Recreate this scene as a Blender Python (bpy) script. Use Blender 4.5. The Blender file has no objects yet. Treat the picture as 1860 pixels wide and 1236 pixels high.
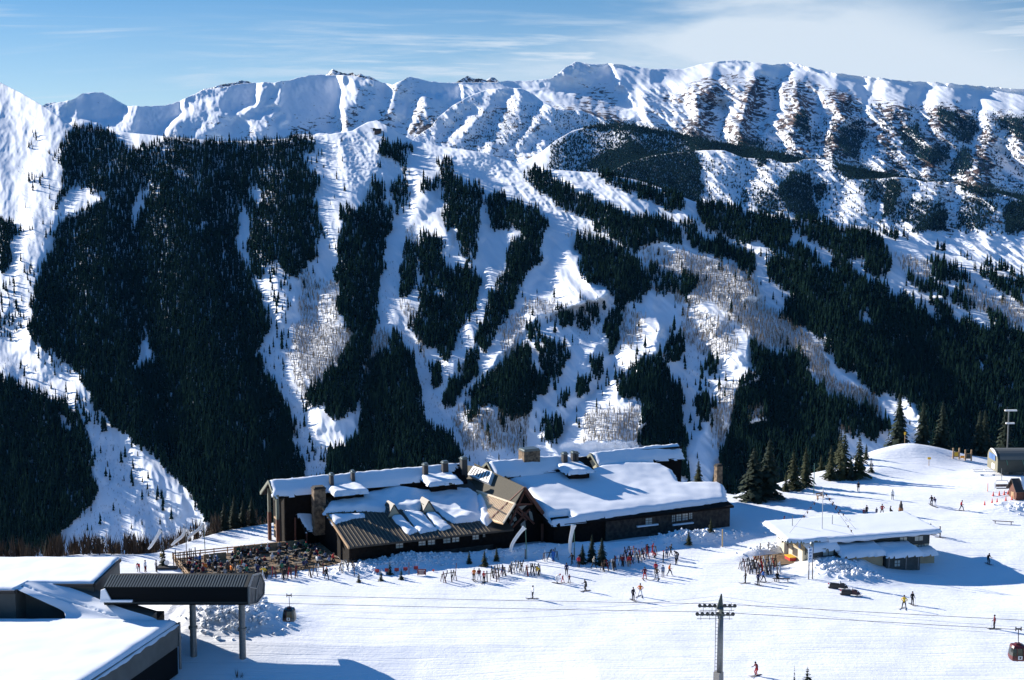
import bpy, bmesh, math, random
import numpy as np
from mathutils import Vector, Matrix, Euler

random.seed(7)
RNG = np.random.default_rng(7)
SC = bpy.context.scene
COL = SC.collection

# ------------------------------------------------------------------ camera geometry
FPX, CAMH = 2583.0, 58.0
TH = math.atan((618 - 330) / FPX)
CT, ST = math.cos(TH), math.sin(TH)

def ray(px, py):
    u = (px - 930) / FPX; v = -(py - 618) / FPX
    return u, CT + v * ST, -ST + v * CT

def at_z(px, py, z=0.0):
    d = ray(px, py); t = (z - CAMH) / d[2]
    return Vector((d[0] * t, d[1] * t, z))

def at_y(px, py, Y):
    d = ray(px, py); t = Y / d[1]
    return Vector((d[0] * t, Y, CAMH + d[2] * t))

cam = bpy.data.cameras.new('camera')
cam.sensor_width = 36; cam.sensor_fit = 'HORIZONTAL'; cam.lens = 36 * FPX / 1860
cam.clip_start = 1; cam.clip_end = 60000
camo = bpy.data.objects.new('camera', cam); COL.objects.link(camo)
camo.location = (0, 0, CAMH); camo.rotation_euler = (math.pi / 2 - TH, 0, 0)
SC.camera = camo

# ------------------------------------------------------------------ small helpers
def tag(o, label=None, cat=None, group=None, kind=None):
    if label: o['label'] = label
    if cat: o['category'] = cat
    if group: o['group'] = group
    if kind: o['kind'] = kind
    return o

def empty(name, loc=(0, 0, 0), rz=0.0, label=None, cat=None, group=None):
    o = bpy.data.objects.new(name, None); COL.objects.link(o)
    o.empty_display_size = 0.3
    o.location = loc; o.rotation_euler = (0, 0, rz)
    return tag(o, label, cat, group)

def link_mesh(name, me, mats, parent=None, smooth=False):
    o = bpy.data.objects.new(name, me); COL.objects.link(o)
    for m in (mats if isinstance(mats, (list, tuple)) else [mats]):
        me.materials.append(m)
    if parent is not None: o.parent = parent
    if smooth:
        me.polygons.foreach_set('use_smooth', np.ones(len(me.polygons), bool))
    return o

def np_mesh(name, verts, faces, nside):
    """verts (n,3), faces (m,nside) arrays -> mesh"""
    me = bpy.data.meshes.new(name)
    v = np.ascontiguousarray(verts, np.float32); f = np.ascontiguousarray(faces, np.int32)
    me.vertices.add(len(v)); me.vertices.foreach_set('co', v.ravel())
    me.loops.add(f.size); me.loops.foreach_set('vertex_index', f.ravel())
    me.polygons.add(len(f))
    me.polygons.foreach_set('loop_start', np.arange(0, f.size, nside, dtype=np.int32))
    me.update(calc_edges=True)
    return me

def grid_faces(nr, nc):
    i = np.arange(nr * nc).reshape(nr, nc)
    return np.stack([i[:-1, :-1], i[:-1, 1:], i[1:, 1:], i[1:, :-1]], -1).reshape(-1, 4)

def attr(me, name, values):
    a = me.attributes.new(name, 'FLOAT', 'POINT'); a.data.foreach_set('value', np.ascontiguousarray(values, np.float32).ravel())

# ------------------------------------------------------------------ noise (gradient noise, vectorised)
_perm = np.random.default_rng(3).permutation(4096).astype(np.int64)
def _h(i, j, s):
    return _perm[(_perm[(_perm[(i + s * 131) & 4095] + j) & 4095] + s) & 4095]
def pnoise(x, y, s=0):
    x = np.asarray(x, float); y = np.asarray(y, float)
    xi = np.floor(x).astype(np.int64); yi = np.floor(y).astype(np.int64)
    fx = x - xi; fy = y - yi
    def g(i, j, dx, dy):
        a = _h(i, j, s) * (2 * math.pi / 4096)
        return np.cos(a) * dx + np.sin(a) * dy
    u = fx * fx * fx * (fx * (fx * 6 - 15) + 10); v = fy * fy * fy * (fy * (fy * 6 - 15) + 10)
    a = g(xi, yi, fx, fy); b = g(xi + 1, yi, fx - 1, fy)
    c = g(xi, yi + 1, fx, fy - 1); d = g(xi + 1, yi + 1, fx - 1, fy - 1)
    return ((a + u * (b - a)) + v * ((c + u * (d - c)) - (a + u * (b - a)))) * 1.5
def fbm(x, y, s=0, o=4, g=0.5):
    r = 0; a = 1; f = 1
    for k in range(o):
        r = r + a * pnoise(x * f, y * f, s + k); a *= g; f *= 2.03
    return r
def ridged(x, y, s=0, o=4, g=0.5):
    r = 0; a = 1; f = 1
    for k in range(o):
        r = r + a * (1 - 2 * np.abs(pnoise(x * f, y * f, s + k))); a *= g; f *= 2.03
    return r

# ------------------------------------------------------------------ materials
MATS = {}
def mat(name, col, rough=0.7, metal=0.0, var=0.0, vscale=3.0, bump=0.0, bscale=20.0, spec=0.5, col2=None, emis=None):
    """procedural material: base colour broken up by noise, optional bump"""
    if name in MATS: return MATS[name]
    m = bpy.data.materials.new(name); m.use_nodes = True
    nt = m.node_tree; b = nt.nodes['Principled BSDF']
    b.inputs['Roughness'].default_value = rough; b.inputs['Metallic'].default_value = metal
    b.inputs['Specular IOR Level'].default_value = spec
    b.inputs['Base Color'].default_value = (*col, 1)
    if var or col2:
        tc = nt.nodes.new('ShaderNodeTexCoord'); n = nt.nodes.new('ShaderNodeTexNoise')
        n.inputs['Scale'].default_value = vscale; n.inputs['Detail'].default_value = 5
        nt.links.new(tc.outputs['Object'], n.inputs['Vector'])
        r = nt.nodes.new('ShaderNodeValToRGB')
        c2 = col2 or tuple(min(1, c * (1 + var)) for c in col)
        c1 = col if col2 else tuple(c * (1 - var) for c in col)
        r.color_ramp.elements[0].position = 0.35; r.color_ramp.elements[1].position = 0.65
        r.color_ramp.elements[0].color = (*c1, 1); r.color_ramp.elements[1].color = (*c2, 1)
        nt.links.new(n.outputs['Fac'], r.inputs['Fac']); nt.links.new(r.outputs['Color'], b.inputs['Base Color'])
    if bump:
        tc = nt.nodes.new('ShaderNodeTexCoord'); n = nt.nodes.new('ShaderNodeTexNoise')
        n.inputs['Scale'].default_value = bscale; n.inputs['Detail'].default_value = 6
        nt.links.new(tc.outputs['Object'], n.inputs['Vector'])
        bp = nt.nodes.new('ShaderNodeBump'); bp.inputs['Strength'].default_value = bump; bp.inputs['Distance'].default_value = 0.1
        nt.links.new(n.outputs['Fac'], bp.inputs['Height']); nt.links.new(bp.outputs['Normal'], b.inputs['Normal'])
    if emis:
        b.inputs['Emission Color'].default_value = (*col, 1); b.inputs['Emission Strength'].default_value = emis
    MATS[name] = m
    return m

SNOWC = (0.79, 0.825, 0.88)

def node(nt, typ, **kw):
    n = nt.nodes.new(typ)
    for k, v in kw.items():
        if hasattr(n, k): setattr(n, k, v)
    return n

def mountain_mat(name, rock_a, rock_b, band=(0.02, 0.02, 0.09), thr=0.5, scrub=None):
    """snow over banded rock: vertex attribute 'rock' says how bare the place is"""
    m = bpy.data.materials.new(name); m.use_nodes = True
    nt = m.node_tree; b = nt.nodes['Principled BSDF']
    b.inputs['Roughness'].default_value = 0.75; b.inputs['Specular IOR Level'].default_value = 0.2
    tc = node(nt, 'ShaderNodeTexCoord')
    mp = node(nt, 'ShaderNodeMapping'); mp.inputs['Scale'].default_value = band
    nt.links.new(tc.outputs['Object'], mp.inputs['Vector'])
    n1 = node(nt, 'ShaderNodeTexNoise'); n1.inputs['Scale'].default_value = 1.0; n1.inputs['Detail'].default_value = 7; n1.inputs['Roughness'].default_value = 0.68; n1.inputs['Distortion'].default_value = 0.6
    nt.links.new(mp.outputs['Vector'], n1.inputs['Vector'])
    at = node(nt, 'ShaderNodeAttribute'); at.attribute_name = 'rock'
    ad = node(nt, 'ShaderNodeMath', operation='ADD'); nt.links.new(n1.outputs['Fac'], ad.inputs[0]); nt.links.new(at.outputs['Fac'], ad.inputs[1])
    rp = node(nt, 'ShaderNodeValToRGB')
    # ramp input is 0..1 so halve the sum
    hf = node(nt, 'ShaderNodeMath', operation='MULTIPLY'); hf.inputs[1].default_value = 0.5
    nt.links.new(ad.outputs[0], hf.inputs[0])
    rp.color_ramp.elements[0].position = thr / 2; rp.color_ramp.elements[1].position = (thr + 0.05) / 2
    nt.links.new(hf.outputs[0], rp.inputs['Fac'])
    n2 = node(nt, 'ShaderNodeTexNoise'); n2.inputs['Scale'].default_value = 0.02; n2.inputs['Detail'].default_value = 4
    nt.links.new(tc.outputs['Object'], n2.inputs['Vector'])
    rr = node(nt, 'ShaderNodeValToRGB'); rr.color_ramp.elements[0].position = 0.4; rr.color_ramp.elements[1].position = 0.6
    rr.color_ramp.elements[0].color = (*rock_a, 1); rr.color_ramp.elements[1].color = (*rock_b, 1)
    nt.links.new(n2.outputs['Fac'], rr.inputs['Fac'])
    mx = node(nt, 'ShaderNodeMix', data_type='RGBA')
    nt.links.new(rp.outputs['Color'], mx.inputs[0]); mx.inputs[6].default_value = (*SNOWC, 1)
    nt.links.new(rr.outputs['Color'], mx.inputs[7])
    nt.links.new(mx.outputs[2], b.inputs['Base Color'])
    return m

# ------------------------------------------------------------------ sun, sky
SUNV = Vector((-0.758, 0.541, 0.366)).normalized()
SUN_EL = math.asin(SUNV.z); SUN_AZ = math.atan2(SUNV.x, SUNV.y)
sl = bpy.data.lights.new('sun', 'SUN'); sl.energy = 5.0; sl.angle = math.radians(0.5); sl.color = (1.0, 0.925, 0.83)
so = bpy.data.objects.new('sun', sl); COL.objects.link(so)
so.rotation_euler = SUNV.to_track_quat('Z', 'Y').to_euler(); so.location = (0, 0, 300)

W = bpy.data.worlds.new('World'); SC.world = W; W.use_nodes = True
nt = W.node_tree; bg = nt.nodes['Background']
sky = node(nt, 'ShaderNodeTexSky'); sky.sky_type = 'NISHITA'; sky.sun_disc = False
sky.sun_elevation = SUN_EL; sky.sun_rotation = SUN_AZ; sky.altitude = 3400; sky.air_density = 1.0; sky.dust_density = 0.3; sky.ozone_density = 2.0
tc = node(nt, 'ShaderNodeTexCoord')
sx = node(nt, 'ShaderNodeSeparateXYZ'); nt.links.new(tc.outputs['Generated'], sx.inputs[0])
def M(op, a, b=None, c=None, clamp=False):
    n = node(nt, 'ShaderNodeMath', operation=op); n.use_clamp = clamp
    for i, v in enumerate((a, b, c)):
        if v is None: continue
        if isinstance(v, (int, float)): n.inputs[i].default_value = v
        else: nt.links.new(v, n.inputs[i])
    return n.outputs[0]
def SS(x, lo, hi):
    n = node(nt, 'ShaderNodeMapRange', interpolation_type='SMOOTHSTEP')
    nt.links.new(x, n.inputs['Value']); n.inputs['From Min'].default_value = lo; n.inputs['From Max'].default_value = hi
    return n.outputs['Result']
az = M('ARCTAN2', sx.outputs['X'], sx.outputs['Y'])      # azimuth from north, east positive (rad)
el = M('ARCTAN2', sx.outputs['Z'], M('SQRT', M('ADD', M('MULTIPLY', sx.outputs['X'], sx.outputs['X']), M('MULTIPLY', sx.outputs['Y'], sx.outputs['Y']))))
def cloudnoise(sa, se, tilt, off, detail=6, rough=0.55, dist=0.4):
    cb = node(nt, 'ShaderNodeCombineXYZ')
    nt.links.new(M('MULTIPLY', az, sa), cb.inputs[0])
    nt.links.new(M('MULTIPLY', M('ADD', el, M('MULTIPLY', az, tilt)), se), cb.inputs[1]); cb.inputs[2].default_value = off
    n = node(nt, 'ShaderNodeTexNoise'); n.inputs['Scale'].default_value = 1; n.inputs['Detail'].default_value = detail
    n.inputs['Roughness'].default_value = rough; n.inputs['Distortion'].default_value = dist
    nt.links.new(cb.outputs[0], n.inputs['Vector']); return n.outputs['Fac']
# thin veil of cirrus to the north-east, streaks lower down
n_big = cloudnoise(5.0, 22.0, 0.10, 3.0)
n_str = cloudnoise(7.0, 120.0, 0.015, 9.0, 7, 0.6, 0.2)
n_str2 = cloudnoise(4.0, 70.0, -0.06, 5.0, 7, 0.55, 0.5)
veil = M('MULTIPLY', SS(M('ADD', az, M('MULTIPLY', M('SUBTRACT', n_big, 0.5), 0.5)), -0.02, 0.16), SS(n_big, 0.25, 0.55))
veil = M('MULTIPLY', veil, M('SUBTRACT', 1.0, SS(M('ADD', M('MULTIPLY', az, 1.0), M('MULTIPLY', el, 2.6)), 0.50, 0.66)))
stre = M('MULTIPLY', SS(n_str, 0.46, 0.66), SS(az, -0.30, 0.02))
stre = M('MULTIPLY', stre, M('SUBTRACT', 1.0, SS(el, 0.085, 0.125)))
wisp = M('MULTIPLY', SS(n_str2, 0.50, 0.72), 0.55)
low = M('MULTIPLY', M('SUBTRACT', 1.0, SS(el, 0.03, 0.20)), 0.36)
cl = M('MULTIPLY', veil, 0.9); cl = M('MAXIMUM', cl, M('MULTIPLY', stre, 0.95)); cl = M('MAXIMUM', cl, wisp)
cl = M('ADD', cl, M('MULTIPLY', low, M('SUBTRACT', 1.0, cl)), clamp=True)
mix = node(nt, 'ShaderNodeMix', data_type='RGBA')
nt.links.new(cl, mix.inputs[0])
hs = node(nt, 'ShaderNodeHueSaturation'); nt.links.new(M('MULTIPLY_ADD', SS(el, 0.14, 0.6), 1.15, 0.93), hs.inputs['Value']); nt.links.new(M('MULTIPLY_ADD', SS(el, 0.12, 0.6), 1.0, 1.5), hs.inputs['Saturation'])
nt.links.new(sky.outputs['Color'], hs.inputs['Color'])
nt.links.new(hs.outputs['Color'], mix.inputs[6])
mix.inputs[7].default_value = (7.4, 8.3, 9.2, 1)
nt.links.new(mix.outputs[2], bg.inputs['Color'])
bg.inputs['Strength'].default_value = 0.05

SC.view_settings.view_transform = 'Standard'; SC.view_settings.look = 'None'
SC.view_settings.exposure = 1.02; SC.view_settings.gamma = 1
SC.render.engine = 'CYCLES'
SC.cycles.use_denoising = True
SC.cycles.max_bounces = 4; SC.cycles.diffuse_bounces = 3; SC.cycles.glossy_bounces = 2
SC.cycles.transmission_bounces = 2; SC.cycles.volume_bounces = 0; SC.cycles.transparent_max_bounces = 4
# ================================================================== mountains
# Outlines below are read off in picture units and set out at each slope's own distance.
REG = {'F': (0, 0, 1), 'A': (0, 0, 2.9435), 'B': (620, 0, 2.9435), 'C': (1240, 0, 2.9435),
       'D': (0, 400, 2.9435), 'E': (620, 400, 2.9435), 'G': (1240, 400, 2.9435)}
def pts(reg, s):
    ox, oy, k = REG[reg]
    v = [float(t) for t in s.replace(',', ' ').split()]
    return np.array([(v[i] / k + ox, v[i + 1] / k + oy) for i in range(0, len(v), 2)])

def seg_dist(P, lines):
    """distance of points (n,2) to the nearest of a list of polylines"""
    best = np.full(len(P), 1e9)
    for L in lines:
        for a, b in zip(L[:-1], L[1:]):
            ab = b - a; t = np.clip(((P - a) @ ab) / max(ab @ ab, 1e-9), 0, 1)
            d = P - (a + t[:, None] * ab)
            best = np.minimum(best, np.hypot(d[:, 0], d[:, 1]))
    return best

class Field:
    """a picture-space map on a coarse grid, sampled bilinearly"""
    def __init__(s, st=4, x0=-120, x1=1980, y0=60, y1=1140):
        s.st, s.x0, s.y0 = st, x0, y0
        s.nx = int((x1 - x0) / st) + 1; s.ny = int((y1 - y0) / st) + 1
        gx, gy = np.meshgrid(x0 + st * np.arange(s.nx), y0 + st * np.arange(s.ny))
        s.P = np.stack([gx.ravel(), gy.ravel()], -1); s.v = np.zeros((s.ny, s.nx))
    def set(s, v): s.v = v.reshape(s.ny, s.nx)
    def blur(s, n):
        for _ in range(n):
            p = np.pad(s.v, 1, mode='edge')
            s.v = (p[:-2, 1:-1] + p[2:, 1:-1] + p[1:-1, :-2] + p[1:-1, 2:] + 2 * p[1:-1, 1:-1]) / 6
    def __call__(s, x, y):
        fx = np.clip((x - s.x0) / s.st, 0, s.nx - 1.001); fy = np.clip((y - s.y0) / s.st, 0, s.ny - 1.001)
        i = fx.astype(int); j = fy.astype(int); a = fx - i; b = fy - j
        v = s.v
        return (v[j, i] * (1 - a) + v[j, i + 1] * a) * (1 - b) + (v[j + 1, i] * (1 - a) + v[j + 1, i + 1] * a) * b

def inside(P, poly):
    x, y = P[:, 0], P[:, 1]; r = np.zeros(len(P), bool); n = len(poly)
    bb = (x >= poly[:, 0].min()) & (x <= poly[:, 0].max()) & (y >= poly[:, 1].min()) & (y <= poly[:, 1].max())
    xs, ys = x[bb], y[bb]; c = np.zeros(len(xs), bool)
    for i in range(n):
        x1, y1 = poly[i]; x2, y2 = poly[i - 1]
        if y1 == y2: continue
        c ^= ((y1 > ys) != (y2 > ys)) & (xs < (x2 - x1) * (ys - y1) / (y2 - y1) + x1)
    r[bb] = c; return r

class Slope:
    """one mountain side: skyline, distance at the skyline and at its foot, spurs and gullies"""
    def __init__(s, sky, ybot, ref, q, p, crests=(), gullies=(), k=0.8, lim=60, noises=(), jag=0.0, seed=0, bl=2, facets=(), calm=None):
        s.sx, s.sy = np.array(sky, float).T
        s.ybot = ybot; s.q = q; s.jag = jag; s.seed = seed
        s.p = p; rx, ry, rY = ref
        s.K = rY * (q - (330 - ry) / FPX + p * (rx - 930) / FPX)
        s.k = k; s.noises = noises; s.F = None; s.T = None; s.calm = calm
        if len(facets):                      # broad faces turned away from (+) or to (-) the sun
            s.T = Field(3); v = np.zeros(len(s.T.P))
            for g, poly in facets:
                i = inside(s.T.P, poly).reshape(s.T.ny, s.T.nx); X = s.T.P[:, 0].reshape(i.shape)
                x0 = np.where(i, X, 9e9).min(1)      # each row tilts about its own left edge
                v -= (np.where(i, np.minimum(np.abs(X - x0[:, None]), 90), 0) * g).ravel()
            s.T.set(v); s.T.blur(3)
            s.A = Field(3); a = np.zeros(len(s.A.P))
            for g, poly in facets: a[inside(s.A.P, poly)] = 0.85
            s.A.set(a); s.A.blur(4)
        if len(crests):
            s.F = Field()
            dG = seg_dist(s.F.P, gullies); dC = seg_dist(s.F.P, crests)
            near = np.exp(-(np.minimum(dG, dC) / (2.2 * lim)) ** 2)
            s.F.set(lim * np.tanh((dG - dC) / lim) * near); s.F.blur(bl)
    def skyline(s, px):
        y = np.interp(px, s.sx, s.sy)
        if s.jag: y = y + s.jag * (fbm(px / 14.0, px * 0, s.seed + 50, 3) + 0.5 * np.abs(pnoise(px / 5.0, px * 0, s.seed + 60)))
        return y
    def Y(s, px, py):
        # a plane rising q away from us and p to the right
        Yb = s.K / (s.q - (330 - py) / FPX + s.p * (px - 930) / FPX)
        m = Yb / FPX
        h = 0
        if s.F is not None:
            wx = px + 9 * fbm(px / 60, py / 60, s.seed + 11, 3); wy = py + 9 * fbm(px / 60, py / 60, s.seed + 17, 3)
            h = h + 0.5 * s.k * m * s.F(wx, wy) * (1 if s.T is None else 1 - s.A(wx, wy))
        if s.T is not None: h = h + m * s.T(px + 5 * fbm(px / 30, py / 30, s.seed + 23, 3), py + 5 * fbm(px / 30, py / 30, s.seed + 29, 3))
        cm = 1.0 if s.calm is None else s.calm(px, py)
        X = px * m; Q = py * m
        for kind, lx, ly, amp, o, sd in s.noises:
            fn = ridged if kind == 'r' else fbm
            h = h + cm * amp * fn(X / lx, Q / ly, s.seed + sd, o)
        return Yb - h
    def pos(s, px, py):
        Y = s.Y(px, py); d = ray(px, py); t = Y / d[1]
        return np.stack([d[0] * t, Y, CAMH + d[2] * t], -1)
    def build(s, name, mats, x0, x1, step, rows, rockf=None, back=((20, 6), (80, 40), (300, 190), (900, 620))):
        px = np.arange(x0, x1 + step, step, dtype=float); n = len(px)
        t = np.linspace(0, 1, rows)
        sk = s.skyline(px)
        PX = np.repeat(px[None], rows, 0); PY = sk[None] + (s.ybot - sk)[None] * t[:, None]
        P = s.pos(PX, PY)
        bk = [P[0] + np.array([0, dy, -dz]) for dy, dz in back][::-1]
        V = np.concatenate([np.stack(bk), P], 0)
        me = np_mesh(name, V.reshape(-1, 3), grid_faces(rows + len(back), n)[:, ::-1], 4)
        rk = np.zeros((rows + len(back), n)) - 1
        if rockf is not None: rk[len(back):] = rockf(PX, PY, P)
        attr(me, 'rock', rk)
        o = link_mesh(name, me, mats, smooth=True)
        tag(o, kind='structure'); return o

def L(reg, *strs): return [pts(reg, t) for t in strs]

# ---- near ski mountain across the valley -------------------------------------------------
SKI_SKY = [(-120, 105), (0, 150), (40, 170), (85, 197), (110, 215), (130, 229), (200, 238), (300, 248), (400, 257), (470, 256), (560, 249),
           (600, 244), (640, 238), (655, 229), (668, 222), (685, 219), (700, 227), (720, 239), (750, 256), (800, 266), (870, 276), (940, 297),
           (1000, 308), (1090, 315), (1150, 326), (1180, 334), (1260, 366), (1330, 378), (1440, 396), (1520, 404), (1600, 418), (1700, 450), (1780, 476), (1860, 502), (1990, 545)]
SKI_CREST = L('F', '75 190 110 245 112 340 62 500 58 600 80 660', '190 330 175 450 200 620 260 760 330 900', '340 270 330 420 350 560 400 700 440 850',
              '515 290 500 400 506 560', '618 430 640 330 690 230', '620 430 606 520 625 620 600 740', '770 345 790 420', '715 590 735 690 760 800 830 900',
              '830 300 865 390 855 470', '960 400 985 440 960 530 900 640 870 700', '880 520 850 600 800 700', '955 640 930 700 880 760') + \
            L('E', '1410 620 1330 740 1230 870 1130 1020', '1720 560 1700 720 1560 850 1480 980', '1290 380 1250 440 1400 420', '1640 470 1600 900 1620 1200') + \
            L('F', '1050 300 1180 420 1230 480', '1290 480 1330 590 1390 640', '1100 320 1260 400 1440 480 1640 580', '1450 500 1560 640 1700 760 1750 900', '1340 690 1290 760 1240 860',
              '1690 760 1700 820', '1480 640 1560 760', '1560 430 1800 520 1900 560', '0 690 110 730 170 840 180 960', '40 470 20 560', '130 720 170 860 260 960')
SKI_GULLY = L('F', '-30 330 10 350', '10 160 33 240 25 330 -5 420', '25 520 0 640 0 660', '250 400 250 560 265 650 300 800 360 960', '150 260 130 380 100 480 100 560',
              '450 330 436 400 432 460 465 530 490 600 475 660 530 770 570 860', '620 465 578 530 550 580 510 620', '738 330 700 420 692 560 720 620 760 720 810 800 850 840',
              '890 390 870 500 830 590 790 700', '800 350 770 420', '1005 430 980 500 945 560 920 610 840 720') + \
            L('E', '1500 600 1430 800 1200 1080 1100 1236', '1370 500 1390 620 1180 900 980 1180', '1600 480 1540 700') + \
            L('F', '1200 470 1230 600 1250 700 1250 860', '760 265 900 330 1040 420 1090 470', '1310 440 1400 500 1480 560', '1240 600 1300 700 1310 800', '1640 600 1690 680 1800 830',
              '1400 660 1430 760 1330 860', '1560 700 1640 800', '0 480 20 500', '0 650 80 700 130 780 170 800 230 880 290 960 350 1010')
SKI_FACET = [(-.5, p) for p in L('E', '1080 330 1180 130 1240 140 1300 260 1340 350 1440 370 1380 440 1140 500 1000 560 940 660 800 780 720 870 640 990 600 1000 760 740 880 620 1000 430', '1400 630 1330 740 1230 870 1120 1050 1090 1050 1200 880 1300 700',
   '1560 480 1640 480 1720 560 1700 720 1600 760 1490 860 1480 950 1620 1000 1600 1200 1160 1200 1260 1020 1440 860 1500 700', '400 20 560 30 600 120 540 200 420 130', '0 440 -60 520 -120 470 0 380', '480 360 560 360 560 430 500 430') +
   L('G', '230 530 290 560 370 620 340 760 420 830 300 900 250 1050 180 1240 160 1000 190 880 270 800 150 720', '720 720 990 900 950 940 800 830', '1060 940 1240 1000 1310 1180 1060 1160', '340 1000 460 1000 460 1080 340 1080', '40 220 240 260 380 320 420 420 240 440 100 400') + L('A', '330 1060 390 1005 470 1000 570 1060 480 1130 300 1200') + L('D', '770 640 820 690 828 790 770 780')]
ski = Slope(SKI_SKY, 1110, (690, 219, 2700), 0.48, 0.11,
            SKI_CREST, SKI_GULLY, k=1.0, lim=46,
            noises=[('f', 130, 180, 10, 3, 1), ('r', 60, 80, 6.5, 4, 7), ('f', 14, 14, 1.1, 3, 20)], seed=1, bl=2, facets=SKI_FACET)
MOGUL = [pts('F', t) for t in ('750 258 870 278 1000 310 1090 318 1180 338 1250 380 1100 360 1000 345 1090 420 1040 420 950 360 860 320 770 290',
         '570 250 640 240 740 250 760 290 700 320 640 350 590 300', '1270 470 1400 500 1420 560 1380 560', '1620 540 1700 590 1830 600 1660 540', '1090 430 1050 400 1180 460', '1640 730 1700 800 1640 820')]
SKIPOS = ski.Y
_mg = Field(); _v = np.zeros(len(_mg.P))
for p in MOGUL: _v[inside(_mg.P, p)] = 1
_mg.set(_v); _mg.blur(4)
def _skiY(px, py):
    Y = SKIPOS(px, py); m = Y / FPX
    X = px * m; Q = py * m * 2.0
    w = _mg(px, py)
    bump = np.abs(pnoise(X / 9, Q / 9, 77)) * 2 + pnoise(X / 5, Q / 5, 78)
    return Y + w * 1.7 * bump
ski.Y = _skiY
M_SKI = mountain_mat('ski_slope_snow', (0.10, 0.085, 0.07), (0.20, 0.17, 0.14), (0.05, 0.05, 0.12), 0.62)
def ski_rock(PX, PY, P):
    r = np.full(PX.shape, -0.14)
    r = r + 0.05 * fbm(PX / 30, PY / 30, 91, 3)
    r = r - 0.6 * _mg(PX, PY)
    return r
ski.build('ski_mountain', M_SKI, -110, 1970, 1.6, 560, ski_rock)

# ---- far ranges ---------------------------------------------------------------------------
ROCKN = [('r', 420, 700, 62, 5, 1), ('r', 130, 170, 34, 5, 9), ('r', 45, 52, 9, 4, 20)]
M_FAR = mountain_mat('high_range_snow', (0.028, 0.026, 0.030), (0.10, 0.062, 0.052), (0.022, 0.022, 0.055), 0.535)
M_FAR2 = mountain_mat('distant_range_snow', (0.030, 0.030, 0.036), (0.07, 0.058, 0.056), (0.022, 0.022, 0.05), 0.53)
# main range on the right half
R_SKY = [(760, 168), (800, 152), (830, 150), (870, 150), (900, 150), (920, 147), (960, 147), (1000, 143), (1020, 128), (1045, 112), (1085, 118), (1105, 115), (1130, 118), (1180, 125),
         (1240, 126), (1280, 115), (1335, 109), (1360, 112), (1400, 118), (1440, 114), (1470, 122), (1500, 130), (1540, 136), (1600, 142), (1640, 147), (1700, 150), (1760, 155), (1860, 163), (2000, 170)]
R_CREST = L('F', '1045 112 1040 128 1000 146', '1120 135 1105 150 1080 175 1110 200') + \
          L('C', '300 330 330 370 300 420 270 470', '400 380 395 470 350 560 330 740', '130 490 90 560 60 740', '600 430 640 560 600 640 690 760', '880 520 900 560 850 640 820 760',
            '1080 555 1160 640 1180 720 1300 880', '1400 580 1470 640 1500 760', '1010 420 1120 440', '700 480 850 530', '1700 640 1620 760 1600 900 1560 980', '1790 640 1825 740')
R_GULLY = L('F', '1165 215 1150 165 1120 130', '1000 150 960 165', '1240 130 1250 165 1240 240') + \
          L('C', '-60 470 -80 640', '235 550 205 700 190 760', '520 430 510 560 450 650 430 790', '725 490 760 620 700 720 690 820', '980 580 960 680 930 760 940 860',
            '1260 640 1180 690 1200 780 1260 900', '1580 680 1480 800 1420 900', '300 430 250 480', '560 400 560 430', '960 480 1050 560', '1680 700 1720 800 1800 960')
R_FACET = [(.55, p) for p in L('F', '1046 60 1085 60 1112 128 1122 150 1165 216 1120 214 1060 202 1000 172 960 165 1000 148 1030 140 1042 118') +
           L('C', '90 520 230 550 240 600 200 740 110 740 95 600', '400 385 440 400 520 430 515 560 450 680 400 740 340 740 350 580 395 470', '610 440 660 470 725 490 760 610 765 690 700 700 640 580',
             '830 540 900 540 975 590 940 640 860 620', '1110 580 1160 600 1200 700 1280 860 1330 900 1260 900 1180 760', '1440 600 1530 640 1580 680 1520 760 1480 760')]
_rc = Field(3); _v = np.ones(len(_rc.P))
for _p in L('F', '760 150 1040 140 1110 118 1340 108 1420 118 1500 135 1640 146 1860 165 1990 172 1990 230 1860 215 1750 205 1620 190 1500 178 1420 160 1330 150 1240 150 1160 160 1170 220 1080 205 900 165') + L('C', '90 520 230 550 240 600 200 740 110 740 95 600', '400 385 520 430 515 560 400 740 340 740 350 580', '610 440 725 490 765 690 700 700'):
    _v[inside(_rc.P, _p)] = 0.22
_rc.set(_v); _rc.blur(6); r_calm = lambda x, y: _rc(x, y)
rng_r = Slope(R_SKY, 420, (1300, 110, 9000), 0.50, 0.10, R_CREST, R_GULLY, k=1.5, lim=34, noises=ROCKN, jag=1.3, seed=3, bl=1, facets=R_FACET, calm=r_calm)
def r_rock(PX, PY, P):
    # cliffs in the middle band, smooth snowfield along the top right
    t = np.clip((PY - rng_r.skyline(PX)) / 90, 0, 1)
    top = np.interp(PX, [900, 1240, 1420, 1600, 1860], [0.45, 0.3, 0.25, 0.42, 0.60])
    r = np.interp(t / np.maximum(top, 0.05), [0, 0.7, 1.1, 2, 9], [-0.28, -0.12, 0.04, 0.07, 0.06])
    r = r - 0.14 * (1 - _rc(PX, PY)) * (PY < 222) * (PX < 1200)
    return r - 0.02 + 0.0022 * rng_r.F(PX, PY) + 0.06 * fbm(PX / 40, PY / 40, 33, 3)
rng_r.build('mountain_range', M_FAR, 760, 1985, 1.6, 230, r_rock)
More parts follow.
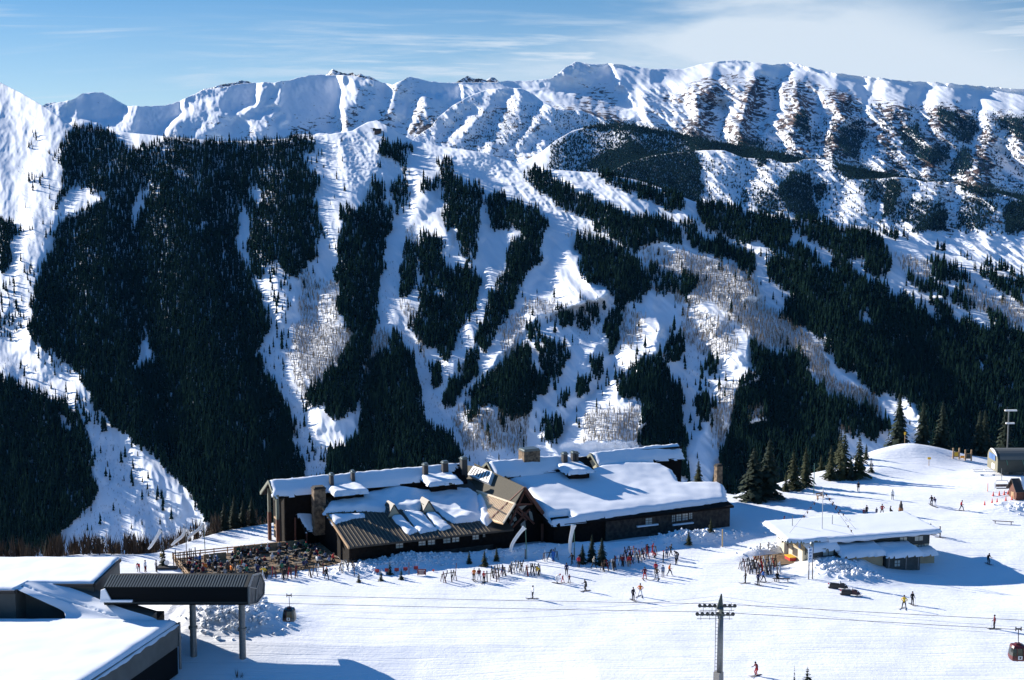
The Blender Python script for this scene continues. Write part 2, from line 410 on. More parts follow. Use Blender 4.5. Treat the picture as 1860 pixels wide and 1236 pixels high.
# bowls on the left half
B_SKY = [(-60, 215), (80, 196), (100, 187), (120, 184), (135, 180), (150, 170), (165, 168), (185, 168), (205, 178), (220, 187), (234, 193), (262, 193), (300, 192), (320, 186), (345, 175), (370, 163), (400, 160), (440, 152),
         (470, 150), (495, 150), (520, 147), (560, 137), (585, 136), (600, 137), (640, 137), (690, 149), (712, 154), (725, 149), (745, 139), (775, 147), (800, 150), (830, 151), (850, 160), (900, 190), (1000, 240)]
B_CREST = L('A', '430 500 480 520 420 620 400 680', '540 500 620 560 680 600', '1340 440 1200 540 1050 620 880 720', '1510 450 1500 500 1330 560 1160 650', '1500 560 1480 640 1400 720', '1600 640 1560 720',
            '1180 620 1100 730', '740 610 700 680', '430 500 330 580 300 600') + \
          L('B', '370 405 330 460 300 500', '60 410 100 470 60 560', '280 460 280 540 220 620', '440 520 420 620 380 700', '150 440 200 470 150 560 100 660')
B_GULLY = L('A', '560 650 640 600 700 570', '880 640 940 590 1100 560', '1020 560 1240 470', '1380 600 1420 580 1580 560', '1640 480 1560 560 1460 720', '800 640 860 700', '1540 640 1500 700', '270 580 330 600', '1260 640 1220 720') + \
          L('B', '640 520 600 470 480 440', '30 420 0 480', '180 560 140 640', '350 560 330 700', '240 480 200 520')
B_FACET = [(.6, p) for p in L('A', '1510 470 1560 100 1700 100 1825 100 1825 700 1700 720 1560 720 1500 690 1520 560', '430 510 440 100 640 100 690 590 600 650 540 660 400 640', '740 620 760 100 960 100 980 610 860 710 720 710', '1180 560 1380 100 1440 100 1360 560 1240 620') + L('B', '370 415 375 100 600 100 640 510 600 540 480 520 380 500')]
B_FACET += [(-.8, p) for p in L('A', '1380 570 1440 500 1510 470 1500 560 1420 590', '1450 640 1530 600 1540 625 1480 690', '1555 710 1605 650 1590 705')]
_bc = Field(3); _v = np.full(len(_bc.P), .75)
for _g, _p in B_FACET: _v[inside(_bc.P, _p)] = 0.3
_bc.set(_v); _bc.blur(5); b_calm = lambda x, y: _bc(x, y)
rng_b = Slope(B_SKY, 400, (500, 150, 8600), 0.58, 0.0, B_CREST, B_GULLY, k=1.5, lim=30, noises=[('r', 500, 700, 45, 5, 1), ('r', 140, 190, 26, 5, 9), ('r', 45, 52, 7, 4, 20)], jag=1.3, seed=5, bl=1, facets=B_FACET, calm=b_calm)
def b_rock(PX, PY, P):
    t = np.clip((PY - rng_b.skyline(PX)) / 80, 0, 1)
    w = np.interp(PX, [0, 250, 420, 620, 700, 800], [-0.16, -0.12, -0.06, -0.03, 0.02, 0.02])
    return w - 0.02 - 0.12 * (1 - t) + 0.003 * rng_b.F(PX, PY) + 0.07 * fbm(PX / 36, PY / 36, 37, 3)
rng_b.build('mountain_range', M_FAR2, -60, 1000, 1.6, 200, b_rock)
# jagged peaks just showing behind
P_SKY = [(70, 200), (84, 188), (100, 186), (112, 190), (130, 200), (300, 196), (330, 183), (345, 180), (362, 165), (380, 160), (395, 156), (410, 152), (424, 151), (436, 147), (452, 148), (470, 160), (560, 150), (575, 142), (590, 138), (598, 130), (604, 126), (614, 130),
         (622, 133), (632, 134), (641, 132), (648, 137), (655, 134), (662, 138), (672, 139), (680, 143), (690, 149), (705, 158), (800, 160), (826, 151), (838, 144), (848, 138), (858, 142), (870, 143), (882, 146), (892, 140), (900, 142), (906, 148), (930, 160)]
rng_p = Slope(P_SKY, 330, (600, 130, 11500), 0.8, 0.0, L('F', '604 126 600 160', '848 138 845 160', '400 152 390 180', '100 186 95 200', '655 134 650 160'), L('F', '575 142 580 170', '640 140 640 170', '870 145 870 165', '440 150 440 170'), k=1.6, lim=20,
              noises=[('r', 160, 300, 40, 4, 1), ('r', 60, 90, 12, 3, 9)], jag=1.6, seed=8, bl=1)
rng_p.build('mountain_range', M_FAR2, 70, 930, 1.5, 70, lambda PX, PY, P: 0.06 + 0.05 * fbm(PX / 20, PY / 20, 41, 3))
# rounded dome in front of the main range
D_SKY = [(700, 290), (752, 252), (768, 240), (783, 231), (795, 214), (810, 202), (822, 192), (837, 184), (850, 176), (865, 170), (880, 164), (905, 161), (925, 160), (946, 161), (966, 169), (987, 186), (1010, 199), (1030, 200), (1055, 201), (1075, 208), (1095, 217), (1130, 235), (1300, 330)]
D_CREST = L('B', '940 520 980 560 960 640 900 720 840 800', '1150 585 1080 620 1000 700 960 780', '620 560 560 620 500 680 420 760', '1090 760 1050 800 990 880', '770 580 700 680 640 760', '840 480 760 520 640 560')
D_GULLY = L('B', '880 540 820 640 700 760 600 800', '1020 580 1000 640 900 780 860 840', '1180 700 1000 800 910 860', '740 520 700 560 640 620 560 700', '480 700 440 760', '1200 720 1120 800 1060 890')
rng_d = Slope(D_SKY, 430, (900, 165, 6000), 0.50, 0.05, D_CREST, D_GULLY, k=1.5, lim=34, noises=[('r', 200, 300, 26, 5, 1), ('r', 70, 90, 12, 5, 9), ('r', 25, 28, 3, 3, 20)], jag=0.5, seed=9, bl=1)
M_DOME = mountain_mat('dome_snow', (0.07, 0.055, 0.05), (0.17, 0.13, 0.11), (0.02, 0.02, 0.07), 0.58)
def d_rock(PX, PY, P):
    t = np.clip((PY - rng_d.skyline(PX)) / 40, 0, 1)
    return -0.2 + 0.21 * t + 0.07 * fbm(PX / 30, PY / 30, 43, 3)
rng_d.build('mountain_range', M_DOME, 700, 1300, 1.5, 190, d_rock)
# wooded ridge behind, rocky hillside in front of it, on the right
G_SKY = [(940, 300), (985, 275), (1010, 255), (1040, 238), (1085, 226), (1120, 225), (1150, 229), (1200, 236), (1240, 245), (1300, 258), (1400, 275), (1460, 288), (1540, 303), (1640, 322), (1700, 333), (1760, 340), (1860, 356), (2000, 380)]
rng_g = Slope(G_SKY, 470, (1300, 258, 4500), 0.36, 0.08, L('F', '1150 250 1140 300 1120 360', '1010 255 1000 300', '1290 290 1330 340 1350 400', '1400 330 1380 400'), L('F', '1080 260 1060 320', '1230 260 1260 340', '960 290 940 310', '1310 280 1360 350'), k=1.0, lim=40,
              noises=[('r', 160, 300, 14, 4, 1), ('f', 40, 60, 3, 3, 9)], seed=13, bl=2)
M_HILL = mountain_mat('hillside_snow', (0.045, 0.04, 0.036), (0.15, 0.12, 0.095), (0.06, 0.06, 0.16), 0.55)
rng_g.build('hillside', M_HILL, 930, 1985, 2.0, 150, lambda PX, PY, P: np.full(PX.shape, -0.12))
H_SKY = [(960, 420), (1060, 350), (1100, 318), (1140, 296), (1180, 284), (1220, 278), (1260, 274), (1300, 273), (1318, 274), (1350, 287), (1400, 289), (1425, 297), (1445, 296), (1458, 290), (1475, 289), (1502, 290), (1520, 302), (1545, 319), (1555, 326), (1600, 325), (1625, 322), (1650, 323), (1680, 331),
         (1705, 330), (1730, 332), (1750, 340), (1790, 346), (1830, 356), (1860, 366), (2000, 410)]
H_CREST = L('C', '620 870 560 960 500 1000 400 1100', '780 860 900 950', '940 970 1000 1000 960 1100', '1090 960 1180 1000 1120 1100', '1380 980 1300 1060 1220 1160', '1500 990 1640 1060 1700 1160', '180 820 200 920 180 1090')
H_GULLY = L('C', '90 820 100 960 110 1090', '380 860 330 1000 340 1150', '700 920 680 1020 720 1150', '860 960 800 1060', '1060 1000 1040 1200', '1260 980 1160 1180', '1440 1040 1420 1236', '1700 1050 1800 1200')
rng_h = Slope(H_SKY, 640, (1450, 290, 3700), 0.46, 0.08, H_CREST, H_GULLY, k=0.8, lim=34, noises=[('r', 120, 180, 16, 4, 1), ('r', 40, 50, 8, 4, 9), ('r', 16, 17, 2.6, 3, 20)], jag=0.5, seed=15, bl=1)
rng_h.build('hillside', M_HILL, 1000, 1985, 1.6, 220, lambda PX, PY, P: -0.04 - 0.12 * np.clip((PY - 400) / 40, 0, 1) + 0.09 * fbm(PX / 40, PY / 40, 47, 3) + 0.06 * np.clip((PX - 1500) / 200, 0, 1))
# ================================================================== mountain air
m = bpy.data.materials.new('mountain_air'); m.use_nodes = True; nt_ = m.node_tree
for n in list(nt_.nodes):
    if n.type == 'BSDF_PRINCIPLED': nt_.nodes.remove(n)
pv = nt_.nodes.new('ShaderNodeVolumePrincipled'); pv.inputs['Color'].default_value = (0.10, 0.40, 1.0, 1); pv.inputs['Density'].default_value = 0.38e-5; pv.inputs['Anisotropy'].default_value = 0.0
nt_.links.new(pv.outputs['Volume'], nt_.nodes['Material Output'].inputs['Volume'])
bm = bmesh.new(); bmesh.ops.create_cube(bm, size=1)
for v in bm.verts: v.co = Vector((v.co.x * 24000, (v.co.y + .5) * 15500 - 900, (v.co.z + .5) * 1900 - 720))
me = bpy.data.meshes.new('haze'); bm.to_mesh(me); bm.free()
o = link_mesh('haze', me, m); tag(o, 'thin blue mountain air between here and the far range', 'haze', kind='stuff')
# ================================================================== woods on the far slopes
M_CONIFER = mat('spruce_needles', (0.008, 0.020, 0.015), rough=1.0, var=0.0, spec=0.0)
M_CONIFER2 = mat('spruce_needles_hazed', (0.014, 0.034, 0.036), rough=1.0, spec=0.0)  # blue-green of the distance haze put into the needle colour
M_ASPEN = mat('bare_aspen_twigs', (0.25, 0.21, 0.155), rough=0.9, spec=0.1)
M_BRUSH = mat('bare_brush_twigs', (0.12, 0.095, 0.07), rough=0.9, spec=0.1)

FOREST = Field(2); ASPEN = Field(2)
def paint(F, dens, polys, mode='max'):
    v = F.v.ravel()
    for p in polys:
        i = inside(F.P, p)
        v[i] = np.maximum(v[i], dens) if mode == 'max' else dens
    F.v = v.reshape(F.ny, F.nx)
# dense spruce
paint(FOREST, 1.0, L('F', '136 232 160 232 190 236 215 246 226 262 236 280 250 272 252 266 290 260 300 250 330 256 380 262 440 262 480 254 545 250 566 256 570 275 545 282 562 306 574 322 578 340 571 366 577 394 588 420 '
   '588 430 574 440 574 470 556 480 545 500 530 506 512 490 500 478 485 480 474 510 466 512 452 495 452 470 440 440 440 420 434 400 430 440 431 461 448 498 465 532 482 570 491 594 489 607 475 621 470 645 479 678 499 712 520 740 530 774 540 820 552 860 560 900 560 1010 '
   '400 1010 372 945 350 910 330 880 300 850 265 820 247 808 220 787 190 760 169 733 156 706 146 682 112 658 82 638 61 624 56 604 56 563 60 536 65 519 75 502 92 468 102 441 105 415 100 410 110 390 100 380 112 345 116 325 112 300 110 288 112 265 118 252'))
paint(FOREST, 0.0, L('A', '330 1060 390 1005 470 1000 500 1040 560 1050 575 1090 480 1130 400 1160 300 1210 290 1150', '670 750 740 745 830 800 870 770 900 790 930 830 860 830 800 800 730 790 690 780',
   '1320 985 1360 1000 1410 1050 1440 1100 1400 1100 1370 1130 1345 1060', '820 980 830 1000 770 1090 740 1180 735 1236 700 1236 710 1160 740 1060 790 1010', '880 880 930 910 940 940 900 900', '1080 940 1150 930 1150 950 1080 960', '1290 1120 1320 1130 1345 1236 1275 1236 1280 1170'), 'set')
paint(FOREST, 0.0, L('D', '700 0 730 0 728 90 695 70', '790 630 800 670 825 700 828 790 770 770 720 830 700 810 730 740 735 680', '1290 0 1330 90 1330 200 1300 200 1280 100', '690 830 680 870 670 860', '1390 1190 1410 1170 1430 1236 1370 1236'), 'set')
paint(FOREST, 1.0, L('D', '0 0 70 30 85 80 40 150 70 220 40 280 0 280'))
paint(FOREST, 0.93, L('F', '-60 680 20 695 60 715 110 730 135 755 160 800 165 850 175 900 150 940 112 960 112 1010 -60 1010'))
paint(FOREST, 0.0, L('D', '300 1040 360 1070 400 1130 360 1150 310 1090'), 'set')
paint(FOREST, 0.15, L('F', '20 520 40 540 40 590 20 620 0 610 0 520'))
paint(FOREST, 0.13, L('A', '830 790 870 770 1000 770 1060 790 1070 820 1000 860 900 850 840 830', '150 960 200 900 240 920 200 1010 160 1030', '240 820 300 800 320 860 260 870', '140 780 190 720 220 740 170 820', '1600 840 1700 830 1780 860 1760 980 1700 960'))
# strips and clumps in the middle
paint(FOREST, 1.0, L('E', '0 20 60 0 290 0 280 40 240 100 225 190 215 250 210 350 195 420 190 520 175 600 150 700 120 850 100 960 60 1030 20 1060 -60 1060 -100 1000 -170 1000 -200 1180 -210 1236 -240 1236 -200 1050 -180 920 -90 870 -60 820 40 700 60 620 0 550 -20 470 0 400 -30 330 -20 200',
   '265 600 300 620 340 680 380 760 415 850 430 960 440 1060 470 1110 560 1170 640 1236 660 1420 -200 1420 -210 1236 0 1240 100 1150 100 1050 110 900 140 820 180 740 250 720',
   '340 130 400 130 420 230 400 350 350 430 315 430 320 300 330 200'))
paint(FOREST, 0.92, L('E', '420 100 540 100 540 200 560 260 650 260 720 280 745 330 735 420 700 500 660 560 620 640 580 700 570 760 540 750 520 690 460 680 400 640 370 560 400 520 430 500 420 420 430 330 430 250 390 180', '480 770 530 790 540 870 490 910 475 840'))
paint(FOREST, 0.0, L('E', '500 370 540 360 570 420 530 440 500 410', '540 130 600 150 620 200 560 230 540 190'), 'set')
paint(FOREST, 1.0, L('B', '530 870 580 870 620 960 640 1010 700 990 750 1000 760 1070 730 1140 740 1236 560 1236 550 1200 545 1150 560 1090 540 1020 520 950', '780 1080 820 1050 900 1070 1000 1110 1060 1150 1090 1200 1090 1236 790 1236', '425 960 500 970 510 1030 425 1030',
   '210 770 380 790 380 820 330 850 345 930 310 890 260 850 200 820', '980 930 1040 910 1120 960 1200 1000 1280 1050 1380 1100 1500 1130 1520 1170 1600 1160 1700 1200 1780 1240 1350 1240 1300 1170 1150 1100 1090 1050 1030 990'))
paint(FOREST, 0.85, L('B', '160 960 220 1000 240 1100 280 1140 280 1240 0 1240 0 1120 100 1150 150 1060', '270 980 360 970 360 1080 300 1140 270 1050'))
paint(FOREST, 1.0, L('E', '560 0 740 0 730 100 725 210 690 220 650 210 625 150 620 80 570 40', '790 0 1090 0 1085 40 1070 100 1070 180 1050 240 1000 300 950 380 900 470 870 540 830 600 790 690 760 700 720 660 730 600 760 520 790 450 820 380 870 310 890 220 880 160 920 120 970 90 960 60 900 40 790 10',
   '700 700 730 720 720 830 650 920 600 1000 560 1010 550 960 580 900 640 850 660 780', '900 740 960 680 1000 720 1030 800 1050 900 1040 960 1000 1060 940 1060 880 1060 840 1000 760 1000 700 1000 690 950 750 890 800 820',
   '1245 80 1300 100 1380 110 1440 140 1500 170 1580 220 1630 300 1640 380 1600 440 1520 450 1500 530 1480 650 1450 740 1420 660 1410 580 1460 480 1470 420 1440 370 1340 350 1290 320 1270 260 1300 200 1240 140',
   '1580 760 1680 740 1720 800 1800 900 1830 1000 1850 1400 1640 1400 1620 1236 1600 1150 1620 1000 1480 940 1480 860 1540 840', '1320 0 1380 60 1450 100 1500 140 1570 190 1600 150 1680 120 1830 150 1830 60 1780 30 1700 0', '1320 760 1400 750 1400 830 1340 860'))
paint(FOREST, 0.6, L('E', '1000 560 1060 560 1050 640 1000 660', '1070 640 1190 660 1220 760 1180 820 1120 880 1070 940 1040 860 1060 760', '1150 490 1240 480 1240 580 1180 580 1150 530', '1260 440 1360 470 1360 540 1290 620 1270 540', '1240 880 1320 850 1330 930 1260 950', '1160 940 1220 930 1210 1000 1160 1000',
   '1080 1080 1190 1070 1190 1140 1120 1210 1075 1190', '1720 680 1780 600 1830 640 1830 760 1720 760', '660 990 720 1000 720 1060 660 1080', '860 1040 900 1060 880 1130 850 1120', '1650 250 1690 240 1700 290 1650 300', '1640 270 1830 300 1830 400 1700 400 1640 340'))
# right flank
paint(FOREST, 1.0, L('G', '-10 0 20 100 80 150 80 180 150 190 250 230 330 280 385 290 370 210 300 160 210 110 140 130 80 60 60 20', '80 20 200 0 540 0 580 60 590 150 540 140 640 160 740 220 740 250 660 240 560 190 470 170 440 130 300 120 220 90 150 60',
   '590 0 700 0 850 50 960 70 1060 120 1095 160 1100 280 1060 270 960 220 860 200 740 150 680 110 620 50', '450 210 500 200 620 240 800 290 930 300 1000 340 1150 400 1220 450 1280 520 1400 550 1560 560 1600 600 1740 600 1800 600 1900 640 1900 1480 1000 1480 1330 1260 1300 1130 1260 1030 1240 980 1160 960 1100 930 1000 920 920 830 820 780 770 720 740 650 640 590 540 530 540 460 570 400 490 350 460 280',
   '790 200 850 210 920 260 920 300 830 290 790 250', '960 250 1060 260 1090 310 1000 310', '1320 430 1380 440 1440 520 1400 550 1350 490', '370 690 430 710 520 740 620 730 680 780 670 850 720 900 780 950 820 1040 840 1150 800 1480 180 1480 200 1260 250 1150 270 1050 290 950 330 860 400 830 370 770',
   '60 960 130 950 160 1020 140 1090 80 1090', '0 300 90 330 60 390 0 450'))
paint(FOREST, 1.0, L('C', '80 1090 330 1110 330 1150 540 1170 540 1240 190 1240 80 1180', '590 1180 700 1190 850 1236 590 1236', '0 1050 20 1100 0 1140', '-60 1040 20 1060 20 1110 -60 1080') + L('B', '1390 930 1450 930 1550 980 1650 1000 1740 1030 1830 1050 1830 1130 1760 1130 1600 1060 1500 1020 1400 970'))
paint(FOREST, 0.0, L('G', '930 480 1030 560 1040 590 960 560', '350 1010 430 990 460 1030 430 1080 350 1080', '1560 740 1620 780 1600 840', '1640 940 1700 960 1700 1000', '630 1140 710 1160 710 1200', '1730 600 1760 660 1740 680'), 'set')
paint(FOREST, 0.8, L('G', '1330 200 1480 260 1530 330 1400 340 1320 310', '1540 260 1650 330 1700 380 1830 470 1830 430 1700 330 1640 290', '960 20 1110 90 1250 110 1400 160 1560 220 1700 270 1840 320 1840 300 1560 200 1250 90 1110 70', '1690 300 1840 400 1840 360 1700 290', '1500 400 1540 500 1420 420 1200 350 1190 320 1400 370',
   '130 770 180 760 190 820 140 830', '700 870 780 950 900 1000 1020 1040 1030 1180 900 1150 800 1080', '1000 1050 1100 1130 1040 1160', '1620 480 1740 560 1740 600 1640 560'))
# scattered trees
paint(FOREST, 0.015, L('F', '575 250 640 245 660 330 620 420 590 420 560 300', '480 400 610 420 600 520 520 590 480 540', '440 600 540 640 560 850 520 740', '745 430 860 440 860 600 800 700 760 640', '840 720 1040 700 1000 860 840 860', '950 520 1180 560 1220 660 1040 800 960 640', '1180 440 1440 470 1480 640 1240 700',
   '0 520 130 700 260 820 340 960 240 1000 120 960 110 740 0 690', '1240 600 1400 640 1330 860 1240 860', '100 260 118 420 40 560 0 520 40 400', '690 280 760 290 740 420 690 420', '1590 720 1680 730 1690 830 1600 830', '1640 560 1860 600 1860 520 1700 500'))
paint(FOREST, 0.13, L('D', '1440 240 1560 320 1560 480 1480 530 1430 420', '1400 660 1460 640 1500 760 1480 900 1400 820', '120 260 180 240 190 360 140 400', '230 180 290 150 250 260', '330 770 430 830 350 840 250 750', '360 900 460 960 600 1130 560 1160 420 1020'))
GUL = L('F', '494 590 540 560 528 600 520 640 540 700 560 740 580 790 592 830 594 880 556 880 542 820 532 776 520 742 500 714 480 680 471 646 476 622')
paint(FOREST, 0.04, GUL, 'set')
FOREST.blur(3)
# bare aspens
paint(ASPEN, 1.0, L('G', '-40 170 200 230 380 300 420 450 500 500 640 600 750 700 800 850 950 920 1050 950 1060 1150 850 1150 800 950 680 800 620 720 420 690 300 580 250 530 150 450 -40 460') + L('F', '530 588 580 590 640 600 690 610 690 700 640 720 560 700 535 650') + L('E', '180 620 250 600 260 640 240 720 130 830 110 900 100 820'))
paint(ASPEN, 0.65, L('E', '1600 150 1830 180 1830 400 1650 380', '990 430 1140 440 1140 500 1000 520', '620 1000 1000 1060 990 1236 660 1236 600 1100', '1490 480 1640 520 1600 640 1500 700', '330 60 400 30 400 120 340 120', '1190 80 1320 60 1460 140 1240 90', '840 600 1000 430 960 660 880 760', '1300 1040 1600 1000 1600 1200 1300 1200', '350 420 420 520 370 560 300 470', '420 560 460 800 400 700') +
      L('G', '0 480 250 530 300 700 160 760 60 700 0 640', '1480 340 1830 480 1830 600 1700 560 1540 470', '1100 180 1320 230 1310 310 1220 340 1180 260', '1740 620 1830 660 1830 800 1760 760', '340 1000 460 1000 460 1090 330 1100', '190 900 330 860 270 1080 180 1236 150 1236') + L('F', '545 500 620 520 620 590 545 590', '470 640 540 640 590 860 560 860 510 740'))
paint(ASPEN, 0.0, GUL, 'set'); ASPEN.blur(2)

def fir_batch(base, h, wd, tiers=4, sides=6, rng=RNG, low=0.12):
    """many small conifers as jagged stacked skirts in one mesh"""
    n = len(base); V = []; Fc = []; off = 0
    tz = np.linspace(low, 0.80, tiers); an0 = rng.uniform(0, 6.28, n)
    lean = rng.normal(0, 0.02, (n, 2))
    for k in range(tiers):
        r = wd * (1 - tz[k]) ** 0.9 * rng.uniform(0.8, 1.2, n) * (1.0 if k else 0.8)
        z0 = tz[k] * h; z1 = np.minimum(1.0, tz[k] + 0.36 + 0.10 * (k == tiers - 1)) * h
        a = an0[:, None] + k * 0.7 + np.arange(sides) * (2 * math.pi / sides)
        rr = r[:, None] * rng.uniform(0.55, 1.2, (n, sides)); zz = (z0[:, None] - rr * rng.uniform(0.0, 0.5, (n, sides)))
        ring = np.stack([np.cos(a) * rr, np.sin(a) * rr, zz], -1); tip = np.stack([z1 * lean[:, 0], z1 * lean[:, 1], z1], -1)[:, None]
        blk = np.concatenate([ring, tip], 1) + base[:, None]
        V.append(blk.reshape(-1, 3))
        i = np.arange(n)[:, None] * (sides + 1) + off
        j = np.arange(sides)
        Fc.append(np.stack([i + j, i + (j + 1) % sides, np.broadcast_to(i + sides, (n, sides))], -1).reshape(-1, 3))
        off += n * (sides + 1)
    return np.concatenate(V), np.concatenate(Fc)

def twig_batch(base, h, wd, k=7, rng=RNG):
    """bare broadleaf trees: a bundle of thin upright slivers each"""
    n = len(base); V = np.zeros((n, k, 3, 3))
    a = rng.uniform(0, 6.28, (n, k)); r = rng.uniform(0.1, 1.0, (n, k)) * wd[:, None]
    z0 = h[:, None] * rng.uniform(0.0, 0.5, (n, k)); z1 = h[:, None] * rng.uniform(0.7, 1.0, (n, k)); z0[:, 0] = -1; r[:, 0] *= 0.1
    t = 0.034 * h[:, None] * rng.uniform(0.5, 1.2, (n, k)); ta = rng.uniform(0, 3.14, (n, k))
    cx, cy = np.cos(a) * r * 0.35, np.sin(a) * r * 0.35
    V[:, :, 0] = np.stack([cx - t * np.cos(ta), cy - t * np.sin(ta), z0], -1); V[:, :, 1] = np.stack([cx + t * np.cos(ta), cy + t * np.sin(ta), z0], -1)
    V[:, :, 2] = np.stack([np.cos(a) * r, np.sin(a) * r, z1], -1)
    V += base[:, None, None]
    return V.reshape(-1, 3), np.arange(n * k * 3).reshape(-1, 3)

def scatter(F, slope, sx, sy, x0, x1, y0, y1, thr=0.0, warp=5.0, rng=RNG, ragged=False):
    gx, gy = np.meshgrid(np.arange(x0, x1, sx), np.arange(y0, y1, sy))
    px = (gx + rng.uniform(-0.55, 0.55, gx.shape) * sx).ravel(); py = (gy + rng.uniform(-0.55, 0.55, gx.shape) * sy).ravel()
    d = F(px + warp * fbm(px / 22, py / 22, 61, 3), py + warp * fbm(px / 22, py / 22, 67, 3))
    d = d * np.clip(1.06 + 0.55 * fbm(px / 16, py / 30, 63, 3), 0.15, 1) if ragged else d
    ok = (rng.uniform(0, 1, px.shape) < d) & (d > thr) & (py > slope.skyline(px) + 0.5)
    return px[ok], py[ok]

# spruce on the ski mountain
tx, ty = scatter(FOREST, ski, 3.3, 2.7, -60, 1930, 225, 1010, warp=7.0, ragged=True)
tb = ski.pos(tx, ty); tb[:, 2] -= 0.6
sc = 1.0 + 0.20 * fbm(tx / 40, ty / 40, 71, 2)
th = (7 + 12 * RNG.uniform(0, 1, len(tx)) ** 1.3) * sc; tw = th * RNG.uniform(0.15, 0.21, len(tx))
# one row of trees along the skyline crest of the wooded part
# the trees that show largest (on snow, at the edges of the runs) become individuals, the rest is the forest mass
edge = FOREST(tx - 14, ty) + FOREST(tx + 14, ty) + FOREST(tx, ty + 10)
vis = (ty < 840) & (tx > 10) & (tx < 1850) & (edge < 1.3)
vis &= ~((tx > 480) & (tx < 1320) & (ty > 800))
score = np.where(vis, th / tb[:, 1], 0)
SOLO = np.argsort(-score)[:225]
rest = np.ones(len(tx), bool); rest[SOLO] = False
V, Fc = fir_batch(tb[rest], th[rest], tw[rest], 4, 6)
o = link_mesh('conifer_forest', np_mesh('conifer_forest', V, Fc, 3), M_CONIFER)
tag(o, 'dark spruce forest in strips and blocks between the ski runs', 'forest', kind='stuff')
NTREE = len(tx)
# individuals
def spot_words(px, py):
    if px < 130: return 'on the sunlit spur beside the big dark wood'
    if px < 420: return 'at the edge of the big dark wood'
    if px < 640: return 'beside the steep gully run' if py > 420 else 'on the snow below the ridge wood'
    if px < 780: return 'on the snow under the summit hut' if py < 430 else 'beside the long run down from the summit hut'
    if px < 900: return 'among the broken glades' if py < 560 else 'between the two slanting runs'
    if px < 1060: return 'beside the moguled ridge run' if py < 450 else 'on the open slope of the wide run'
    if px < 1250: return 'on the broad sunny runs' if py > 480 else 'along the crest of the moguled ridge'
    if px < 1450: return 'on the snow among bare aspens'
    return 'beside the groomed runs of the lower ridge' if py < 620 else 'by the snow clearing under the dark flank'
SOLO_ME = []
for k in range(6):
    hh = np.array([1.0]); V, Fc = fir_batch(np.zeros((1, 3)), hh, np.array([0.17]), 7, 8, np.random.default_rng(100 + k), 0.06)
    me = np_mesh('spruce_tree', V, Fc, 3); me.materials.append(M_CONIFER); SOLO_ME.append(me)
for q, i in enumerate(SOLO):
    o = bpy.data.objects.new('spruce_tree', SOLO_ME[q % 6]); COL.objects.link(o)
    o.location = tb[i]; o.scale = (th[i] * 1.05,) * 3; o.rotation_euler = (0, 0, (q * 2.4) % 6.28)
    tag(o, 'small dark spruce ' + spot_words(tx[i], ty[i]), 'tree', 'spruces ' + spot_words(tx[i], ty[i]))

# bare aspens on the ski mountain
ax, ay = scatter(ASPEN, ski, 3.5, 2.9, -20, 1900, 330, 880, 0.05)
ok = FOREST(ax, ay) < 0.5; ax, ay = ax[ok], ay[ok]
ab = ski.pos(ax, ay); n = len(ax)
V, Fc = twig_batch(ab, RNG.uniform(6, 11, n), RNG.uniform(1.2, 2.2, n), 6)
o = link_mesh('bare_aspen_wood', np_mesh('bare_aspen_wood', V, Fc, 3), M_ASPEN)
tag(o, 'grey brown leafless aspens on the snowy slopes', 'wood', kind='stuff')

# brush dots on the open snow of the ski mountain
BR = Field(2)
paint(BR, 0.26, L('F', '0 640 90 690 160 760 260 850 370 970 330 1010 200 1000 120 960 170 860 130 740 0 690', '470 600 540 640 570 760 590 860 550 860 480 680', '690 470 720 470 720 560 800 700 830 830 790 840 740 700 690 560', '0 520 50 540 60 640 0 610', '800 590 870 560 860 700 830 760 790 760', '840 780 1030 860 840 850', '1000 520 1120 530 1100 620 1000 640',
       '1050 860 1150 740 1200 760 1160 860', '1240 560 1320 640 1300 720 1240 700', '30 300 110 300 100 420 20 560', '560 250 690 245 700 300 600 330'))
bx, by = scatter(BR, ski, 4, 3.2, -20, 1900, 240, 1010)
ok = FOREST(bx, by) < 0.4; bb = ski.pos(bx[ok], by[ok]); n = len(bb)
V, Fc = twig_batch(bb, RNG.uniform(1.5, 4.5, n), RNG.uniform(1.0, 2.2, n), 6)
o = link_mesh('bare_brush', np_mesh('bare_brush', V, Fc, 3), M_BRUSH)
tag(o, 'low dark brush dotting the open snow', 'brush', kind='stuff')

# woods on the further hills
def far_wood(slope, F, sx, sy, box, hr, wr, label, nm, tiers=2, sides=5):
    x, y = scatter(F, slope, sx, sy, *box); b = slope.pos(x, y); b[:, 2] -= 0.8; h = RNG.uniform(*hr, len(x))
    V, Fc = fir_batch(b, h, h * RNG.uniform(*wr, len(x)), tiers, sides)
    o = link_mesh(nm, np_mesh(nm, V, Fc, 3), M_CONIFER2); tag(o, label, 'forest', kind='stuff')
FG = Field(2)
paint(FG, 1.0, L('F', '1060 232 1085 224 1150 227 1240 243 1300 256 1400 273 1460 286 1540 301 1640 320 1700 331 1760 338 1860 354 1960 375 1960 420 1250 420 1200 372 1130 330 1060 300 1100 280 1140 262 1130 245'))
paint(FG, 0.3, L('F', '1000 265 1060 235 1140 250 1180 290 1130 330 1000 310'))
paint(FG, 0.5, L('F', '1090 238 1150 240 1240 252 1250 275 1180 280 1140 250', '1190 260 1260 270 1260 300 1200 300'), 'set')
FG.blur(1)
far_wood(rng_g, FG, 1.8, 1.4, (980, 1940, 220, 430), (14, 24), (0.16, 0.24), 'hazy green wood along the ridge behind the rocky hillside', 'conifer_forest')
FH = Field(2)
paint(FH, 0.07, L('C', '90 820 560 860 760 860 920 950 1400 980 1830 1060 1830 1260 340 1236 100 1100'))
